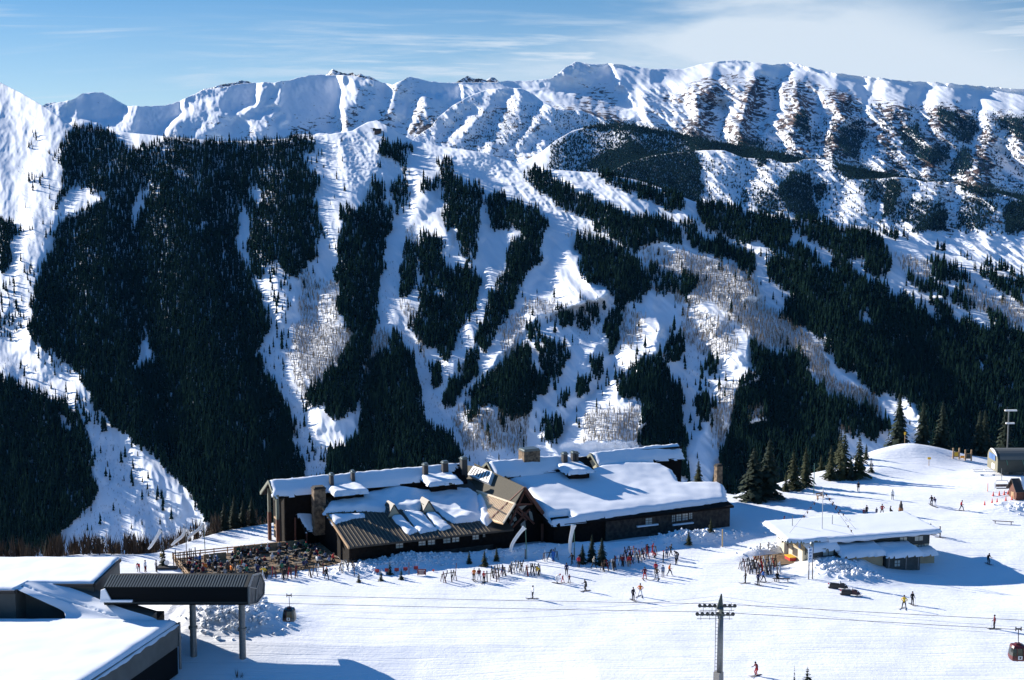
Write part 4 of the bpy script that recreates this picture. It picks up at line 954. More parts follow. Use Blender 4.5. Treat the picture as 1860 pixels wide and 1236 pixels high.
# -- right wing
part(MB().prism([PV.at(886, 840.3), PV.at(1030, 827.6), PV.at(1045, 850), PV.at(902, 868.5)], (0, 0, -.35)), 'roof', M_DWOOD)
snow(PV, [(886, 840), (957, 834.5), (1030, 827.5), (1050, 845), (1006, 854), (981, 859), (902, 868)], thick=0.5)
v0, v1, v2 = ll(PV.at(886, 840.3)), ll(PV.at(1030, 827.6)), ll(PV.at(902, 868.5))
part(MB().prism([(v0.x + .8, v2.y + .5, 0), (v0.x + .8, v2.y + .5, v2.z - .4), (v0.x + .8, v0.y, v0.z - .45), (v0.x + .8, v0.y + 5, v0.z - 3.2), (v0.x + .8, v0.y + 5, -6)], (v1.x - v0.x + 3, 0, 0)), 'wall', M_DWOOD, world=False)
part(MB().prism([(v0.x, v0.y, v0.z - .05), (v1.x, v0.y, v0.z - .05), (v1.x, v0.y + 5.5, v0.z - 3.1), (v0.x, v0.y + 5.5, v0.z - 3.1)], (0, 0, -.3)), 'roof', M_DWOOD, world=False)
m = MB(); m.beam((v0.x - .1, v0.y, v0.z - .1), (v0.x - .1, v2.y, v2.z - .2), .2, .42); m.beam((v0.x - .1, v0.y, v0.z - .1), (v0.x - .1, v0.y + 4, v0.z - 2.3), .2, .42); part(m, 'barge_board', M_TRIM, world=False)
# broad lower roof sweeping to the right
q0, q1 = ll(PR.at(1001, 955)), ll(PR.at(1323, 915))
gr = .20; yt_ = max(v2.y, 9.5)
xe = q1.x
part(MB().prism([(q0.x, q0.y, q0.z), (xe, q0.y, q0.z), (xe, q0.y + 7.0, q0.z + 7.0 * gr), (xe - 10, yt_ + 1, q0.z + (yt_ + 1 - q0.y) * gr), (v0.x + 2, yt_ + 1, q0.z + (yt_ + 1 - q0.y) * gr), (v0.x + 2, q0.y + 5.5, q0.z + 5.5 * gr)], (0, 0, -.35)), 'roof', M_DWOOD, world=False)
snow(PR, [(1002, 955), (1041, 951), (1080, 945), (1192, 931), (1287, 920), (1322, 915), (1316, 888), (1304, 881), (1234, 880), (1222, 860), (1200, 848), (1150, 846), (1090, 852), (1060, 862), (1000, 862), (950, 868), (915, 872), (953, 888), (970, 912)],
     thick=0.85, rad=1.0, rough=.11, wave=9, holes=[[(997, 941), (1031, 938), (1040, 945), (1002, 950)]])
part(MB().prism([(q0.x + 1.0, q0.y + .9, -2), (q0.x + 1.0, q0.y + .9, q0.z - .2), (q0.x + 1.0, yt_, q0.z + (yt_ - q0.y) * gr - .5), (q0.x + 1.0, yt_, -2)], (xe - q0.x - 11, 0, 0)), 'wall', M_DWOOD, world=False)
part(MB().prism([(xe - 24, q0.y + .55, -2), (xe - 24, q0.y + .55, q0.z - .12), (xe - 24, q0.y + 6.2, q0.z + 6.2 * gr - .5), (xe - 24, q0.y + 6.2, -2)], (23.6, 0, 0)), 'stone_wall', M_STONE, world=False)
WR = Plane(lw(0, q0.y + .5, 0), -LEY)
for x0, y0, x1, y1, nx, nz in ((1172, 939, 1184.5, 955, 2, 3), (1220, 934, 1226.5, 949, 2, 3), (1228, 932.5, 1237.5, 947.5, 2, 3), (1239, 931, 1249.5, 946, 2, 3), (1251, 930, 1257.5, 943.5, 2, 3)):
    win_px(WR, x0, y0, x1, y1, q0.y + .5, nx=nx, nz=nz)
for x0, x1, y in ((1156, 1194, 957), (1221, 1258, 954)):
    a, b = ll(WR.at(x0, y)), ll(WR.at(x1, y - 5)); z_ = (a.z + b.z) / 2
    part(MB().box(a.x, b.x, q0.y + .1, q0.y + .52, z_ - .1, z_ + .12), 'window_sill', M_SNOW, world=False)
# -- rear wing on the right
part(MB().prism([PB.at(1074, 824.5), PB.at(1231, 807.5), PB.at(1242, 831.5), PB.at(1086, 849)], (0, 0, -.35)), 'roof', M_DWOOD)
snow(PB, [(1076, 824), (1231, 807), (1242, 831), (1185, 838), (1087, 850)], thick=.5)
b0, b1, b2 = ll(PB.at(1074, 824.5)), ll(PB.at(1231, 807.5)), ll(PB.at(1242, 831.5))
part(MB().prism([(b0.x + .9, b2.y + .6, 0), (b0.x + .9, b2.y + .6, b2.z - .4), (b0.x + .9, b0.y, b0.z - .45), (b0.x + .9, b0.y + 5.5, b0.z - 3.6), (b0.x + .9, b0.y + 5.5, -8)], (b1.x - b0.x - 1.6, 0, 0)), 'wall', M_DWOOD, world=False)
part(MB().prism([(b0.x, b0.y, b0.z - .05), (b1.x, b0.y, b0.z - .05), (b1.x, b0.y + 6, b0.z - 3.6), (b0.x, b0.y + 6, b0.z - 3.6)], (0, 0, -.3)), 'roof', M_DWOOD, world=False)
m = MB(); gy0 = b0.y - 5.2; gz0 = b0.z - 5.2 * .60
m.beam((b0.x - .1, b0.y, b0.z - .1), (b0.x - .1, gy0, gz0), .25, .45); m.beam((b0.x - .1, b0.y, b0.z - .1), (b0.x - .1, b0.y + 4.5, b0.z - 2.8), .25, .45)
part(m, 'barge_board', M_TRIM, world=False)
part(MB().prism([(b0.x + .75, gy0 + .8, gz0 - .3), (b0.x + .75, b0.y, b0.z - .5), (b0.x + .75, b0.y + 4, b0.z - 3.0), (b0.x + .75, b0.y + 4, b0.z - 4.5), (b0.x + .75, gy0 + .8, b0.z - 4.5)], (.12, 0, 0)), 'gable_panel', M_CREAM, world=False)
# -- entrance gable across the middle
PEr = (at_z(860, 851, 9.2), at_z(952, 887, 9.2))
er0, er1 = ll(PEr[0]), ll(PEr[1]); ex_ = er1.x; fy = er1.y
SL = 0.80
PE = Plane(lw(ex_, fy, 9.2), (LEX * -SL + Vector((0, 0, 1))))       # left slope
def eslab(poly, th, name, m, up=0.0): return slab(PE, poly, th, name, m, up=up)
lx1 = ll(PE.at(935, 918)).x; lx2 = ll(PE.at(914, 953)).x
zl1 = 9.2 - SL * (ex_ - lx1); zl2 = 9.2 - SL * (ex_ - lx2); yb_ = er0.y + 3
eslab([(815, 844), (864, 850), (953, 887.5), (935, 918.5), (866, 894), (845, 878)], .3, 'entrance_roof', M_SHINGLE, up=.25)
eslab([(862, 892), (935, 918.5), (914, 953), (898, 949), (876, 925)], .22, 'entrance_canopy', M_GOLD, up=.18)
m = MB()
P0, P1, P2, P3 = [ll(PE.at(*q)) for q in ((866, 895), (934.5, 918.8), (913.5, 953), (897, 948))]
for k in range(27):
    t = (k + .5) / 27; a = P0.lerp(P1, t); b = a + (P2 - P1) * (1.0 if t > .32 else .45 + t)
    m.beam(a + Vector((0, 0, .24)), b + Vector((0, 0, .24)), .10, .12)
part(m, 'canopy_rib', mat('pale_tan_rib', (0.80, 0.66, 0.48), rough=.5), world=False)
part(MB().beam(PE.at(893, 925, .4), PE.at(921, 940, .4), .14, .2), 'snow_guard', M_FRAME)
m = MB(); m.beam(PE.at(866, 895, .32), PE.at(935, 918.8, .32), .25, .2); m.beam(PE.at(935, 918.8, .3), PE.at(914, 953, .3), .3, .25)
part(m, 'canopy_edge', MATS['pale_tan_rib'], lodge)
# right slope, front wall, barge boards
rx = ll(Plane(lw(0, fy, 0), -LEY).at(1000, 955)).x; zrx = ll(Plane(lw(0, fy, 0), -LEY).at(1000, 955)).z
part(MB().prism([(ex_, fy, 9.45), (rx + .1, fy, zrx + .25), (rx + .1, fy + 7, zrx + .25), (ex_, yb_, 9.45)], (0, 0, -.3)), 'entrance_roof', M_SHINGLE, world=False)
m = MB(); m.beam((ex_, fy - .15, 9.25), (rx + .2, fy - .15, zrx), .3, .55); m.beam((ex_, fy - .15, 9.25), (lx2 - .1, fy - .15, zl2 + .05), .3, .45)
part(m, 'barge_board', M_RTIMBER, world=False)
part(MB().prism([(ex_, fy + .8, 8.9), (rx - .4, fy + .8, zrx - .1), (rx - .4, fy + .8, -1), (lx2 + 1.2, fy + .8, -1), (lx2 + 1.2, fy + .8, zl2 + .5)], (0, 8, 0)), 'wall', M_DWOOD, world=False)
FW = Plane(lw(0, fy + .72, 0), -LEY)
Z3 = lambda *p: [(p[i] / 7.44 + 860, p[i + 1] / 7.44 + 800) for i in range(0, len(p), 2)]
for pl_ in (Z3(600, 900, 720, 880, 640, 955), Z3(530, 960, 570, 930, 575, 1010, 540, 1020), Z3(480, 1045, 522, 990, 505, 1090), Z3(530, 1060, 570, 1030, 590, 1080, 550, 1100), Z3(470, 1160, 540, 1110, 560, 1170, 490, 1200),
            Z3(640, 1130, 700, 1080, 704, 1160, 640, 1164), Z3(740, 930, 790, 980, 812, 1090, 770, 1070), Z3(650, 985, 720, 960, 724, 1000, 660, 1014), Z3(420, 1230, 470, 1190, 470, 1240, 425, 1270)):
    part(MB().prism([FW.at(*q) for q in pl_], LEY * .05), 'window', mat('dim_gable_glass', (0.22, 0.24, 0.22), rough=.15, spec=.8))
m = MB(); W2 = Plane(lw(0, fy + .45, 0), -LEY)
for a, b in ((Z3(690, 680)[0], Z3(450, 1230)[0]), (Z3(590, 900)[0], Z3(820, 1130)[0]), (Z3(760, 930)[0], Z3(480, 1230)[0]), (Z3(560, 930)[0], Z3(720, 1080)[0]), (Z3(690, 690)[0], Z3(800, 860)[0]), (Z3(560, 870)[0], Z3(800, 860)[0])):
    m.beam(W2.at(*a), W2.at(*b), .30, .25, up=tuple(LEY))
part(m, 'timber_brace', M_RTIMBER)
for q in (915, 985):
    a = W2.at(q, 952); part(MB().beam((a.x, a.y, -.5), (a.x, a.y, min(a.z, 4.4)), .42), 'post', M_RTIMBER)
# louvred roof light
lb = [PE.at(*q) for q in ((866, 854), (900, 865), (893, 885), (855, 870))]; nrm = (LEX * -SL + Vector((0, 0, 1))).normalized()
sk_ = part(MB().prism([p + nrm * .25 for p in lb], nrm * .75), 'roof_light', M_WHITE)
m = MB()
for k in range(7):
    t0 = (k + .65) / 8; t1 = (k + 1.1) / 8; f = lambda t, s: (lb[0].lerp(lb[1], t)).lerp(lb[3].lerp(lb[2], t), s) + nrm * 1.003
    m.prism([f(t0, .14), f(t1, .14), f(t1, .84), f(t0, .84)], nrm * .02)
part(m, 'louvre', M_FRAME, sk_)
m = MB(); a = PE.at(838, 872); m.lathe([(.5, 0), (.9, .25), (.95, .7), (.6, 1.05), (.15, 1.2)], (a.x, a.y, a.z), 10); m.lathe([(.35, 0), (.4, .8), (.1, .95)], (a.x + .9, a.y - 1.2, a.z - .6), 8)
part(m, 'roof_vent', M_FLUECAP)
# ================================================================== gondola station, lower left
M_CONC = mat('grey_stucco', (0.115, 0.115, 0.105), var=.12, vscale=.6, rough=.9)
M_GREY = mat('dark_ribbed_cladding', (0.035, 0.040, 0.039), rough=.8, spec=.2)
M_BLACK = mat('black_cladding_and_dark', (0.008, 0.009, 0.010), rough=.9, spec=.1)
M_STEEL = mat('galvanised_steel', (0.17, 0.18, 0.18), rough=.45, metal=.5, var=.1)
M_GREENST = mat('dark_green_steel', (0.06, 0.075, 0.065), rough=.5)
LODGE_KEEP = LODGE_A
station = empty('gondola_station', (-50, 165, 0), 0, 'snow covered grey gondola station with a dark canopy on two columns', 'lift station')
def sp(mb, name, m, parent=station, smooth=False): return mb.build(name, m, parent, smooth, True)
S = lambda x, y, z: Vector((x, y, z))
# lower hall: walls + garage mouth + snow roof
c0 = at_z(321, 1131, 5.35); c1 = at_z(160, 1238, 5.35); d = (c1 - c0); c2 = c0 + d * 1.9
sp(MB().prism([(c0.x, c0.y, -1), (c2.x, c2.y, -1), (c2.x - 70, c2.y, -1), (c0.x - 70, c0.y, -1)], (0, 0, 3.4)), 'lower_wall', M_BLACK)  # solid black block stands for the darkness of the garage mouth
out = Vector((-d.y, d.x, 0)).normalized() * -1
if out.x < 0: out = -out
b0_ = c0 + out * .12; b2_ = c2 + out * .12
sp(MB().prism([(b0_.x, b0_.y + .1, 2.4), (b2_.x, b2_.y, 2.4), (b2_.x - 70, b2_.y, 2.4), (b0_.x - 70, b0_.y + .1, 2.4)], (0, 0, 2.9)), 'wall', M_CONC)
sp(MB().tube((c0.x + .25, c0.y + .2, -.5), (c0.x + .25, c0.y + .2, 5.3), .16), 'corner_pipe', M_STEEL)
# lower roof snow surface: grid in plan, swelling up to the sloping link and the upper roof
def zroof(x, y):
    e = Vector((c0.x, c0.y, 0)); u = d.normalized()
    side = (x - c0.x) * out.x + (y - c0.y) * out.y                # >0 beyond the eave
    z = 5.75 + 0.10 * fbm(x / 6, y / 6, 401, 3)
    t = np.clip((-side) / 1.0, 0, 1); z = z - .55 * (1 - np.sqrt(1 - (1 - t) ** 2))
    tb = np.clip((c0.y + .35 - y) / .9, 0, 1); z = z - .4 * (1 - np.sqrt(1 - (1 - tb) ** 2)) * np.clip((x + 47) / 3, 0, 1)
    return z
us = np.linspace(0, 1, 60); vs = np.linspace(-0.02, 1, 70)
G = np.zeros((60, 70, 3))
for i, uu in enumerate(us):
    for j, vv in enumerate(vs):
        ed = Vector((c0.x, c0.y + .3, 0)).lerp(Vector((c2.x, c2.y, 0)), uu) + out * .35
        x = ed.x - 70 * max(vv, 0) ** 1.6; y = ed.y
        G[i, j] = (x, y, zroof(x, y) if vv >= 0 else 4.95 + .25 * float(pnoise(uu * 22, 0.3, 5)))
sp(MB().grid(G), 'roof_snow', M_SNOW, smooth=True)
# upper hall
UZ = 8.5
u0, u1 = at_z(170, 1059, UZ), at_z(228, 1021, UZ); u1.x = u0.x
sp(MB().box(-130, u0.x, u0.y, u1.y + 2, -1, UZ - .35), 'upper_wall', M_CONC)
uL = at_z(27, 1071, UZ); u3 = at_z(46, 1058.5, UZ)
sp(MB().prism([(-130, uL.y, 2), (uL.x, uL.y, 2), (u3.x, u3.y + .3, 2), (-130, u3.y + .3, 2)], (0, 0, UZ - 2.35)), 'upper_wall', M_CONC)
m = MB()
for (xa, ya, xb, yb) in ((u0.x, u0.y, u1.x, u1.y + 2),): m.beam((xa + .1, ya, UZ - .3), (xb + .1, yb, UZ - .3), .25, .4)
m.beam((u3.x, u3.y - .15, UZ - .3), (u0.x, u0.y - .15, UZ - .3), .25, .4); m.beam((uL.x + .1, uL.y, UZ - .3), (u3.x + .1, u3.y, UZ - .3), .25, .4); m.beam((-130, uL.y - .15, UZ - .3), (uL.x, uL.y - .15, UZ - .3), .25, .4)
sp(m, 'fascia', M_FRAME)
xs_ = np.concatenate([np.linspace(-130, -70, 12), np.linspace(-69, u0.x, 60)]); G = np.zeros((40, len(xs_), 3))
for j, x in enumerate(xs_):
    yf = uL.y if x < uL.x else (uL.y + (u3.y - uL.y) * min(1, (x - uL.x) / max(.1, u3.x - uL.x)) if x < u3.x else u0.y)
    for i, t in enumerate(np.linspace(0, 1, 40)):
        y = yf - .1 + (u1.y + 2 - yf) * t; e = min(1, min(t * 14, (u0.x + .05 - x) / .5 + .05)); e = max(0, e)
        G[i, j] = (x, y, UZ - .2 + .38 * math.sqrt(1 - (1 - e) ** 2) + .06 * float(fbm(x / 4, y / 4, 411, 2)))
sp(MB().grid(G), 'roof_snow', M_SNOW, smooth=True)
# drifted link between the two roofs
top_ = [at_z(28, 1070, UZ - .05), at_z(47, 1058.5, UZ + .1), at_z(80, 1058.8, UZ + .1), at_z(105, 1060, UZ - .2)]
rows = [top_, [at_z(52, 1081, 7.9), at_z(80, 1078, 7.8), at_z(112, 1074, 7.8), at_z(150, 1076, 7.6)], [at_z(85, 1096, 6.9), at_z(120, 1096, 6.8), at_z(158, 1092, 6.9), at_z(188, 1092, 7.0)],
        [at_z(112, 1109, 6.1), at_z(150, 1111, 6.1), at_z(195, 1108, 6.4), at_z(228, 1107, 6.5)], [at_z(118, 1117, 5.75), at_z(160, 1121, 5.7), at_z(215, 1122, 5.8), at_z(275, 1121, 5.8)], [at_z(118, 1130, 5.4), at_z(160, 1132, 5.4), at_z(215, 1132, 5.4), at_z(290, 1130, 5.4)]]
P = np.array([[tuple(p) for p in r] for r in rows])
def resample(P, nu, nv):
    a = np.linspace(0, P.shape[0] - 1, nu); b = np.linspace(0, P.shape[1] - 1, nv)
    def cr(Q, t):
        o = []
        for x in t:
            i = min(int(x), len(Q) - 2); f = x - i; p0, p1, p2, p3 = Q[max(i - 1, 0)], Q[i], Q[i + 1], Q[min(i + 2, len(Q) - 1)]
            o.append(.5 * (2 * p1 + (p2 - p0) * f + (2 * p0 - 5 * p1 + 4 * p2 - p3) * f * f + (3 * p1 - p0 - 3 * p2 + p3) * f ** 3))
        return np.array(o)
    return cr(cr(P, a).transpose(1, 0, 2), b).transpose(1, 0, 2)
Q = resample(P, 40, 32)
pc = Q.copy()                                               # trodden line down the drift
for i in range(40):
    t = i / 39; jx = 6 + 17 * t ** .8
    for j in range(32):
        if abs(j - jx) < 1.0 and t < .75: Q[i, j, 2] -= .16 * (1 + (i % 3 == 0))
sp(MB().grid(Q), 'snow_drift', M_SNOW, smooth=True)
dr = [tuple(P[i, 3]) for i in range(5)]; sp(MB().hull([(x - .1, y + .05, 0) for x, y, z in dr] + [(x - .1, y + 3, 0) for x, y, z in dr[::-1]], [(x - .1, y + .05, z - .15) for x, y, z in dr] + [(x - .1, y + 3, z - .15) for x, y, z in dr[::-1]]), 'link_wall', M_CONC)
# canopy: eight-sided tube on two columns
SEC = [(168, 6.9), (168, 9.1), (171, 9.75), (176, 8.6), (178.5, 6.6), (178, 5.3), (173, 5.6)]
xA, xB = -49.5, -32.1
sp(MB().prism([(xA, y, z) for y, z in SEC], (xB - xA, 0, 0)), 'canopy', M_BLACK)
m = MB(); k = xA + .1
while k < xB - .3:
    m.beam((k, 168.0, 9.14), (k, 171.0, 9.80), .16, .1); k += .34
m2 = sp(MB().prism([(xA, 168, 9.11), (xA, 171, 9.76), (xA, 171, 9.80), (xA, 168, 9.15)], (xB - xA, 0, 0)), 'canopy_roof', M_GREY)
sp(m, 'roof_rib', mat('ribbed_roof_grey', (0.10, 0.115, 0.11), rough=.5, metal=.2), m2)
M_END = mat('rough_grey_end_panel', (0.12, 0.12, 0.115), col2=(0.03, 0.03, 0.03), vscale=.8, rough=.8)
sp(MB().prism([(xB + .02, y, z) for y, z in SEC], (.12, 0, 0)), 'canopy_end', M_END)
m = MB(); cy, cz = 173, 7.5
for (y0, z0), (y1, z1) in zip(SEC, SEC[1:] + SEC[:1]): m.beam((xB + .2, y0, z0), (xB + .2, y1, z1), .18, .22, up=(1, 0, 0))
m.beam((xB + .2, cy, cz), (xB + .2, 168.4, 9), .1, .1); m.beam((xB + .2, cy, cz), (xB + .2, 176, 8.4), .1, .1); m.beam((xB + .2, cy, cz), (xB + .2, 172, 5.7), .1, .1)
sp(m, 'end_trim', M_STEEL)
sp(MB().box(xA, xB, 167.86, 167.97, 7.1, 7.32), 'gutter', M_GREY)
sp(MB().box(xA - .4, xA + 3.5, 167.6, 167.95, 7.35, 7.6).prism([(xA - .4, 167.7, 7.6), (xA + .9, 167.7, 7.6), (xA + .2, 167.7, 9.0), (xA - .3, 167.7, 8.8)], (0, .25, 0)), 'ledge_snow', M_SNOW)
for px, py in ((352, 1192), (441, 1196)):
    b = gpt(px, py)
    c = sp(MB().tube((b.x, b.y, b.z - .3), (b.x, b.y, 7.0 if px > 400 else 6.6), .42, .40, 14), 'column', M_STEEL, smooth=False)
    sp(MB().tube((b.x, b.y, 3.1), (b.x, b.y, 3.4), .56, .56, 14), 'column_collar', M_STEEL, c)
m = MB(); m.box(xA + .5, xA + 5, 170, 177, 0, 3.4); sp(m, 'boarding_platform', M_BLACK)
m = MB()
for k in range(4): m.beam((xA + 6.2, 170 + k * .1, .6 + k * .55), (xA + 7.4, 170 + k * .1, 1.0 + k * .55), .08, .3)
sp(m, 'turnstile_sign', M_STEEL)

# ================================================================== ski patrol hut, right
M_BEIGE = mat('tan_stucco', (0.36, 0.29, 0.185), var=.1, vscale=1, rough=.9)
M_CREAMW = mat('cream_stucco', (0.60, 0.55, 0.42), rough=.9)
M_SLATE = mat('dark_grey_siding', (0.045, 0.055, 0.055), var=.15, vscale=2, rough=.8)
M_DECK = mat('tan_deck_boards', (0.24, 0.165, 0.10), var=.3, vscale=2.5, rough=.85)
M_RED = mat('red_plastic', (0.50, 0.035, 0.03), rough=.5)
M_YELLOW = mat('yellow_paint', (0.72, 0.42, 0.02), rough=.5)
M_BLUESIGN = mat('blue_lettering', (0.10, 0.20, 0.42), rough=.5)
M_ORANGE = mat('orange_plastic', (0.75, 0.17, 0.03), rough=.5)
h0, h1 = at_z(1457, 1027, 0), at_z(1687, 1009, 0); HA = math.atan2(h1.y - h0.y, h1.x - h0.x); HLEN = (h1 - h0).length
hut = empty('patrol_hut', (h0.x, h0.y, 0), HA, 'low wide tan hut with a flat snowy roof and snow covered lean-tos', 'hut')
HX = Vector((math.cos(HA), math.sin(HA), 0)); HY = Vector((-HX.y, HX.x, 0))
def hl(w): q = w - Vector((h0.x, h0.y, 0)); return Vector((q.dot(HX), q.dot(HY), w.z))
def hp(mb, name, m, parent=hut, smooth=False): return mb.build(name, m, parent, smooth)
FH_ = Plane(h0, -HY)
ez_ = hl(FH_.at(1463, 980)).z; DEP = 8.5
hp(MB().box(0, HLEN, 0, DEP, -2, 2.2), 'lower_wall', M_CREAMW); 
hp(MB().box(.02, HLEN - .02, .02, DEP - .02, 2.2, ez_ - .2), 'upper_wall', M_BEIGE)
hp(MB().box(.9, HLEN + .02, -.06, .018, 1.9, ez_ - .25), 'front_siding', M_SLATE)
ov = 1.3
hp(MB().prism([(-ov - 1.6, -.4, ez_ - .1), (-.6, -ov, ez_ - .1), (HLEN + ov, -ov + .2, ez_ - .1), (HLEN + ov, DEP + 1, ez_ + .5), (-ov - .8, DEP + 1, ez_ + .5)], (0, 0, -.22)), 'roof', M_TRIM)
SAVE = LODGE_A
def flat_snow(corners, zf, thick, name='roof_snow', parent=hut, rad=.6, **kw):
    """snow on a hut roof; corners in hut coordinates, zf(y) gives the roof height"""
    q = [Vector((h0.x, h0.y, 0)) + HX * x + HY * y for x, y in corners]
    class _P:
        def at(s, i, j): return q[i]
        def z(s, x, y): w = Vector((x - h0.x, y - h0.y, 0)); return zf(w.dot(HX), w.dot(HY))
    m = snow_cap(_P(), [(i, 0) for i in range(len(q))], thick=thick, rad=rad, step=.25, **kw)
    return m.build(name, M_SNOW, parent, True, True)
flat_snow([(-ov - 1.7, -.45), (-.6, -ov - .1), (HLEN + ov + .1, -ov + .1), (HLEN + ov + .1, DEP + 1), (-ov - .9, DEP + 1)], lambda x, y: ez_ - .05 + .6 * max(0, (y + ov)) / (DEP + 2), .42, rough=.04, wave=7)
# snow bulge hanging along the front eave
m = MB(); n = 60; G = np.zeros((5, n, 3))
for j in range(n):
    x = 3.5 + (HLEN - 3.2) * j / (n - 1); hang = .55 + .35 * float(pnoise(x / 2.2, 3.3, 9)) - .5 * j / n
    for i, (yy, zz) in enumerate(((-ov + .3, .35), (-ov - .25, .22), (-ov - .42, -.1), (-ov - .25, -.2 - hang * .6), (-ov + .2, -.25))): G[i, j] = (x, yy, ez_ + zz)
hp(MB().grid(G), 'eave_snow', M_SNOW, smooth=True)
m = MB()
for x, w in ((HLEN - 4.6, 1.3), (HLEN - 1.9, 1.5)):
    window(x - w / 2, x + w / 2, ez_ - 1.55, ez_ - .75, -.08, 2, 1, hut, M_FRAME)
window(HLEN - 2.0, HLEN - .9, .9, 1.85, -.02, 2, 1, hut)
def leanto(x0, x1, dep, zt, zb, wall, wz0=-2.0):
    b = hp(MB().prism([(x0, 0, wz0), (x0, -dep, wz0), (x0, -dep, zb), (x0, -.07, zt)], (x1 - x0, 0, 0)), 'lean_to', wall)
    hp(MB().prism([(x0 - .2, -dep - .5, zb - .05), (x1 + .2, -dep - .5, zb - .05), (x1 + .2, -.07, zt + .05), (x0 - .2, -.07, zt + .05)], (0, 0, .16)), 'lean_to_roof', M_TRIM, b)
    flat_snow([(x0 - .4, -dep - .7), (x1 + .4, -dep - .7), (x1 + .4, -.1), (x0 - .4, -.1)], lambda x, y: zb + .1 + (zt - zb) * (y + dep) / dep, .55, 'lean_to_snow', b, .9)
    return b
leanto(5.0, 11.6, 3.6, 2.7, 2.0, M_BEIGE)
cl_ = leanto(11.9, 17.6, 4.2, 2.3, 1.6, M_SLATE)
m = MB()
for x in (12.3, 15.2, 17.3): m.box(x - .08, x + .08, -4.26, -4.21, -1.5, 1.5)
hp(m, 'door_frame', M_STEEL, cl_)
window(13.2, 14.2, -.1, .9, -4.22, 2, 2, cl_)
leanto(18.0, HLEN, 1.6, 1.2, .8, M_BEIGE)
# porch at the front left corner with rail
pb = leanto(.4, 4.8, 1.9, 3.6, 2.9, M_SLATE, 1.6)
hp(MB().box(.5, 4.8, -1.8, -.07, -1, .25), 'porch_floor', M_DECK, pb)
window(2.4, 4.2, 1.75, 2.7, -1.92, 2, 1, pb)
m = MB()
for z in (.5, .8, 1.1): m.box(.5, 4.9, -2.2, -2.12, z, z + .1)
for x in np.linspace(.5, 4.9, 8): m.box(x - .05, x + .05, -2.28, -2.201, -.3, 1.3)
hp(m, 'porch_rail', M_TIMBER, pb)
# side facing the sun: door, window, signs
hp(MB().box(-.08, .0, 4.7, 6.0, 0, 2.2), 'door', M_FRAME); hp(MB().box(-.06, .0, 1.6, 3.2, .9, 2.1), 'window', M_FRAME)
for y, z in ((6.8, 3.4), (5.6, 3.3), (2.0, 3.3)): hp(MB().box(-.06, .0, y - .5, y + .5, z, z + .9), 'window', M_GLASS)
hp(MB().prism([(-1.2, 4.2, 2.5), (-1.2, 6.4, 2.5), (0, 6.4, 3.3), (0, 4.2, 3.3)], (0, 0, .12)), 'door_hood', M_TRIM)
hp(MB().box(-1.3, -1.2, 4.5, 6.2, 2.3, 2.9), 'door_sign', M_WHITE)
hp(MB().box(-.1, -.02, 3.2, 4.0, 2.7, 3.3), 'yellow_sign', M_YELLOW)
hp(MB().box(-.1, -.02, .6, 1.2, 2.4, 3.2).box(-.12, -.101, .75, 1.05, 2.6, 3.0), 'blue_sign', M_BLUESIGN)
hp(MB().tube((4.8, 3, ez_), (4.8, 3, ez_ + 7.2), .07, .05), 'mast', mat('pale_mast', (.45, .45, .44), rough=.4))
m = MB(); mx = (4.8, 3, ez_ + 6.6); rr = random.Random(4)
for tx_, ty_, tz_ in ((9.5, 1, .7), (-1.2, 2, .6), (8, -1, .5)):
    a, b = Vector(mx), Vector((tx_, ty_, ez_ + tz_)); m.tube(a, b, .02, .02, 4)
    for t in np.linspace(.08, .9, 9):
        if rr.random() < .75: q = a.lerp(b, t); m.prism([q, q + Vector((.3, 0, -.02)), q + Vector((.14, 0, -.45))], (0, .03, 0))
hp(m, 'pennant_string', M_RTIMBER)
for x, y, hh in ((7.6, 5, 2.2), (1.0, 5.5, 2.4), (10.5, 6, 1.0), (11.2, 6, 1.1)): hp(MB().tube((x, y, ez_ + .3), (x, y, ez_ + hh), .06, .05, 6), 'roof_pipe', M_STEEL)
o = empty('deck', tuple(Vector((h0.x, h0.y, .1)) + HX * -3.2 + HY * 3.0), HA, 'small brown wooden deck at the sunny door of the tan hut', 'deck')
MB().box(-2.2, 3.1, -2.6, 4.5, -.5, .12).build('deck_floor', M_DECK, o)
m = MB()
for y in np.arange(-2.5, 4.4, .45): m.box(-2.2, 3.1, y, y + .30, .125, .16)
m.build('deck_board', M_DECK, o)
# red bin bench by the door
o = empty('storage_box', tuple(Vector((h0.x, h0.y, .25)) + HX * -.7 + HY * 2.6), HA, 'red and yellow box beside the sunny hut door', 'box')
MB().box(-.5, .5, -.9, .9, 0, .5).build('body', M_RED, o); MB().box(-.55, .55, -.95, .95, .5, .6).build('lid', M_YELLOW, o)

# ================================================================== chairlift station, right edge
s0 = at_z(1812, 868, 0); lift = empty('chairlift_station', (s0.x, s0.y, 0), 0.0, 'dark green barrel roofed chairlift terminal standing at the far edge of the snow', 'lift station')
def lp_(mb, name, m, parent=lift, smooth=False): return mb.build(name, m, parent, smooth)
sec = [(0, 1.0), (0, 3.2)] + [(3.0 - 3.0 * math.cos(a), 3.2 + 2.1 * math.sin(a)) for a in np.linspace(.15, math.pi - .15, 10)] + [(6.0, 3.2), (6.0, 1.0)]
lp_(MB().prism([(0, y, z) for y, z in sec], (24, 0, 0)), 'shell', mat('dark_green_shell', (0.018, 0.026, 0.020), rough=.5))
lp_(MB().prism([(.4, y, z + .03) for y, z in sec[2:-2]] , (24, 0, .02)), 'roof', mat('grey_green_roof', (0.11, 0.115, 0.105), rough=.6))
lp_(MB().prism([(-.1, y, z) for y, z in sec], (.095, 0, 0)), 'end_wall', mat('olive_end_wall', (0.17, 0.16, 0.11), rough=.7))
